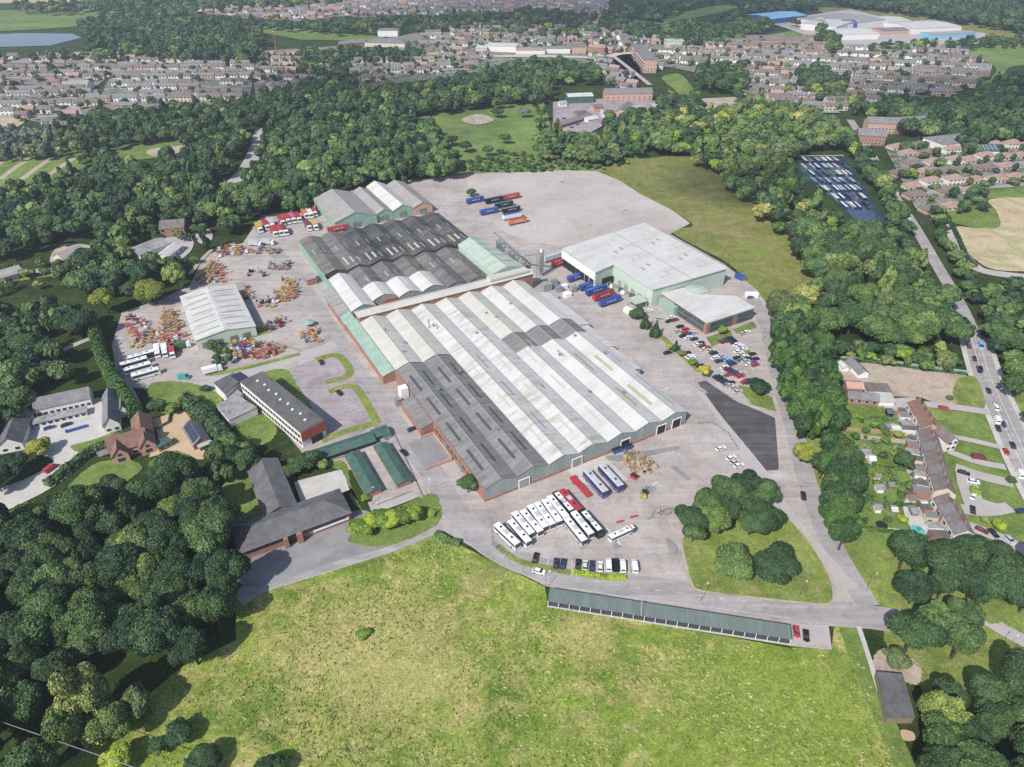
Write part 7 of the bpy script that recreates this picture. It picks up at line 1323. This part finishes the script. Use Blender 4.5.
for t in REST:
    if t['s'] < 1e-6 and not (-80 < t['q'][0] < 1100 and t['q'][1] > -60): continue
    Q, T = random.choice(LOW[t['form']]); 
    if t['R'] / t['d'] * 690 < 4.2: sel = np.arange(len(Q)) % 2 == 0; sel[260:] = True; Q, T = Q[sel], T[sel]
    a = random.uniform(0, 6.28); c, s = math.cos(a), math.sin(a); H, R = t['H'], t['R']; lz = .1 * H; hz = (H - lz) / 2
    V = np.empty_like(Q); V[..., 0] = (Q[..., 0] * c - Q[..., 1] * s) * R + t['X']; V[..., 1] = (Q[..., 0] * s + Q[..., 1] * c) * R + t['Y']; V[..., 2] = Q[..., 2] * hz + lz + hz
    Qs.append(V); Ts.append(T); Hs.append(np.full(len(Q), random.random())); Ms.append(np.full(len(Q), SPN.index(t['sp']), dtype=np.int32))
Q = np.concatenate(Qs); me = quads_mesh('woodland', Q, np.concatenate(Ts), np.concatenate(Hs))
for s in SPN: me.materials.append(MC['leaf_' + s])
me.polygons.foreach_set('material_index', np.concatenate(Ms)); me.update()
o = D.objects.new('distant_woodland', me); COL.objects.link(o); o['kind'] = 'stuff'; o['label'] = 'continuous woodland and garden trees fading into the distance'; print('woodland quads', len(Q))
# ------------------------------------------------------------------ fair-weather clouds high above, whose shadows lie on the town and woods
m, nt, b = nt_new('cloud'); tc = coords(nt, 'object'); ln_ = nt.nodes.new('ShaderNodeVectorMath'); ln_.operation = 'LENGTH'; lnk(nt, tc, ln_.inputs[0])
ad_ = nt.nodes.new('ShaderNodeMath'); ad_.operation = 'ADD'; lnk(nt, ln_.outputs['Value'], ad_.inputs[0]); lnk(nt, noise(nt, tc, 2.2, 5, .6), ad_.inputs[1])
b.inputs['Base Color'].default_value = (.85, .85, .87, 1); b.inputs['Roughness'].default_value = 1; rr_ = ramp(nt, ad_.outputs[0], [(.95, (.62,) * 3), (1.0, (.5,) * 3)])
mr = nt.nodes.new('ShaderNodeMapRange'); lnk(nt, ad_.outputs[0], mr.inputs[0]); mr.inputs[1].default_value = 1.02; mr.inputs[2].default_value = 1.42; mr.inputs[3].default_value = .36; mr.inputs[4].default_value = 0; lnk(nt, mr.outputs[0], b.inputs['Alpha']); MC['cloud'] = m
def cloud(tx, ty, rx, ry, label):
    h_ = 800; k_ = h_ / math.tan(math.radians(44)); b = MB(); r_ = random.Random(int(rx)); n1, n2 = 26, 8; V = lambda i, j: (math.cos(i * 2 * math.pi / n1) * math.cos(j) * 1.0, math.sin(i * 2 * math.pi / n1) * math.cos(j), math.sin(j) * (.16 if j > 0 else .05) * (1 + .3 * math.sin(i * 3.1)))
    for i in range(n1):
        for j in range(-n2, n2): a, c = j * math.pi / 2 / n2, (j + 1) * math.pi / 2 / n2; b.face([V(i, a), V(i + 1, a), V(i + 1, c), V(i, c)])
    o = b.build('cloud', 'cloud'); o.location = (tx - .58 * k_, ty - .815 * k_, h_); o.scale = (rx, ry, rx * .6); tag(o, label, 'cloud')
cloud(200, 1500, 620, 330, 'broad fair-weather cloud whose shadow darkens the far town'); cloud(540, 790, 230, 130, 'small cloud shading the hillside wood on the right'); cloud(-190, 850, 200, 90, 'small cloud shading the dark central wood'); cloud(175, 520, 75, 62, 'smallest cloud shading the top of the rough field')
# ------------------------------------------------------------------ air, light, camera
b = MB(); b.box(0, 5250, -1, 14200, 13800, 186, 0, bottom=True); o = b.build('haze', 'haze'); o['kind'] = 'stuff'
for k in list(PROTO): 
    if k not in USED: 
        for c in list(PROTO[k].children): D.objects.remove(c)
        D.objects.remove(PROTO[k])
wd = D.worlds.new('World'); SC.world = wd; wd.use_nodes = True; nt = wd.node_tree; bg = nt.nodes['Background']; sk = nt.nodes.new('ShaderNodeTexSky'); sk.sky_type = 'NISHITA'; sk.sun_disc = False
EL, shx, shy = math.radians(44), .58, .815
sk.sun_elevation = EL; sk.sun_rotation = math.atan2(-shx, -shy); sk.altitude = 100; nt.links.new(sk.outputs[0], bg.inputs[0]); bg.inputs[1].default_value = .12
sl = D.lights.new('sun', 'SUN'); sl.energy = 4.2; sl.angle = math.radians(.55); sl.color = (1, .955, .89); so_ = D.objects.new('sun', sl); COL.objects.link(so_)
dv = Vector((shx * math.cos(EL), shy * math.cos(EL), -math.sin(EL))); so_.rotation_euler = dv.to_track_quat('-Z', 'Y').to_euler()
cd = D.cameras.new('camera'); co = D.objects.new('camera', cd); COL.objects.link(co); SC.camera = co; cd.sensor_width = 36; cd.lens = FPX / 1024 * 36; cd.clip_start = 1; cd.clip_end = 20000; co.location = (0, 0, CAMH); co.rotation_euler = (math.pi / 2 - PITCH, 0, 0)
SC.view_settings.view_transform = 'Standard'; SC.view_settings.look = 'None'; SC.view_settings.gamma = 1; SC.view_settings.exposure = .36; SC.view_settings.use_curve_mapping = False
SC.render.resolution_x, SC.render.resolution_y = 1024, 767; SC.cycles.max_bounces = 5; SC.cycles.diffuse_bounces = 2; SC.cycles.glossy_bounces = 2; SC.cycles.volume_bounces = 0; SC.cycles.use_denoising = False; SC.cycles.transparent_max_bounces = 16; SC.cycles.adaptive_threshold = .004
for o in D.objects:
    l_ = o.get('label')
    if l_ and len(l_.split()) > 16: print('LONG', l_)
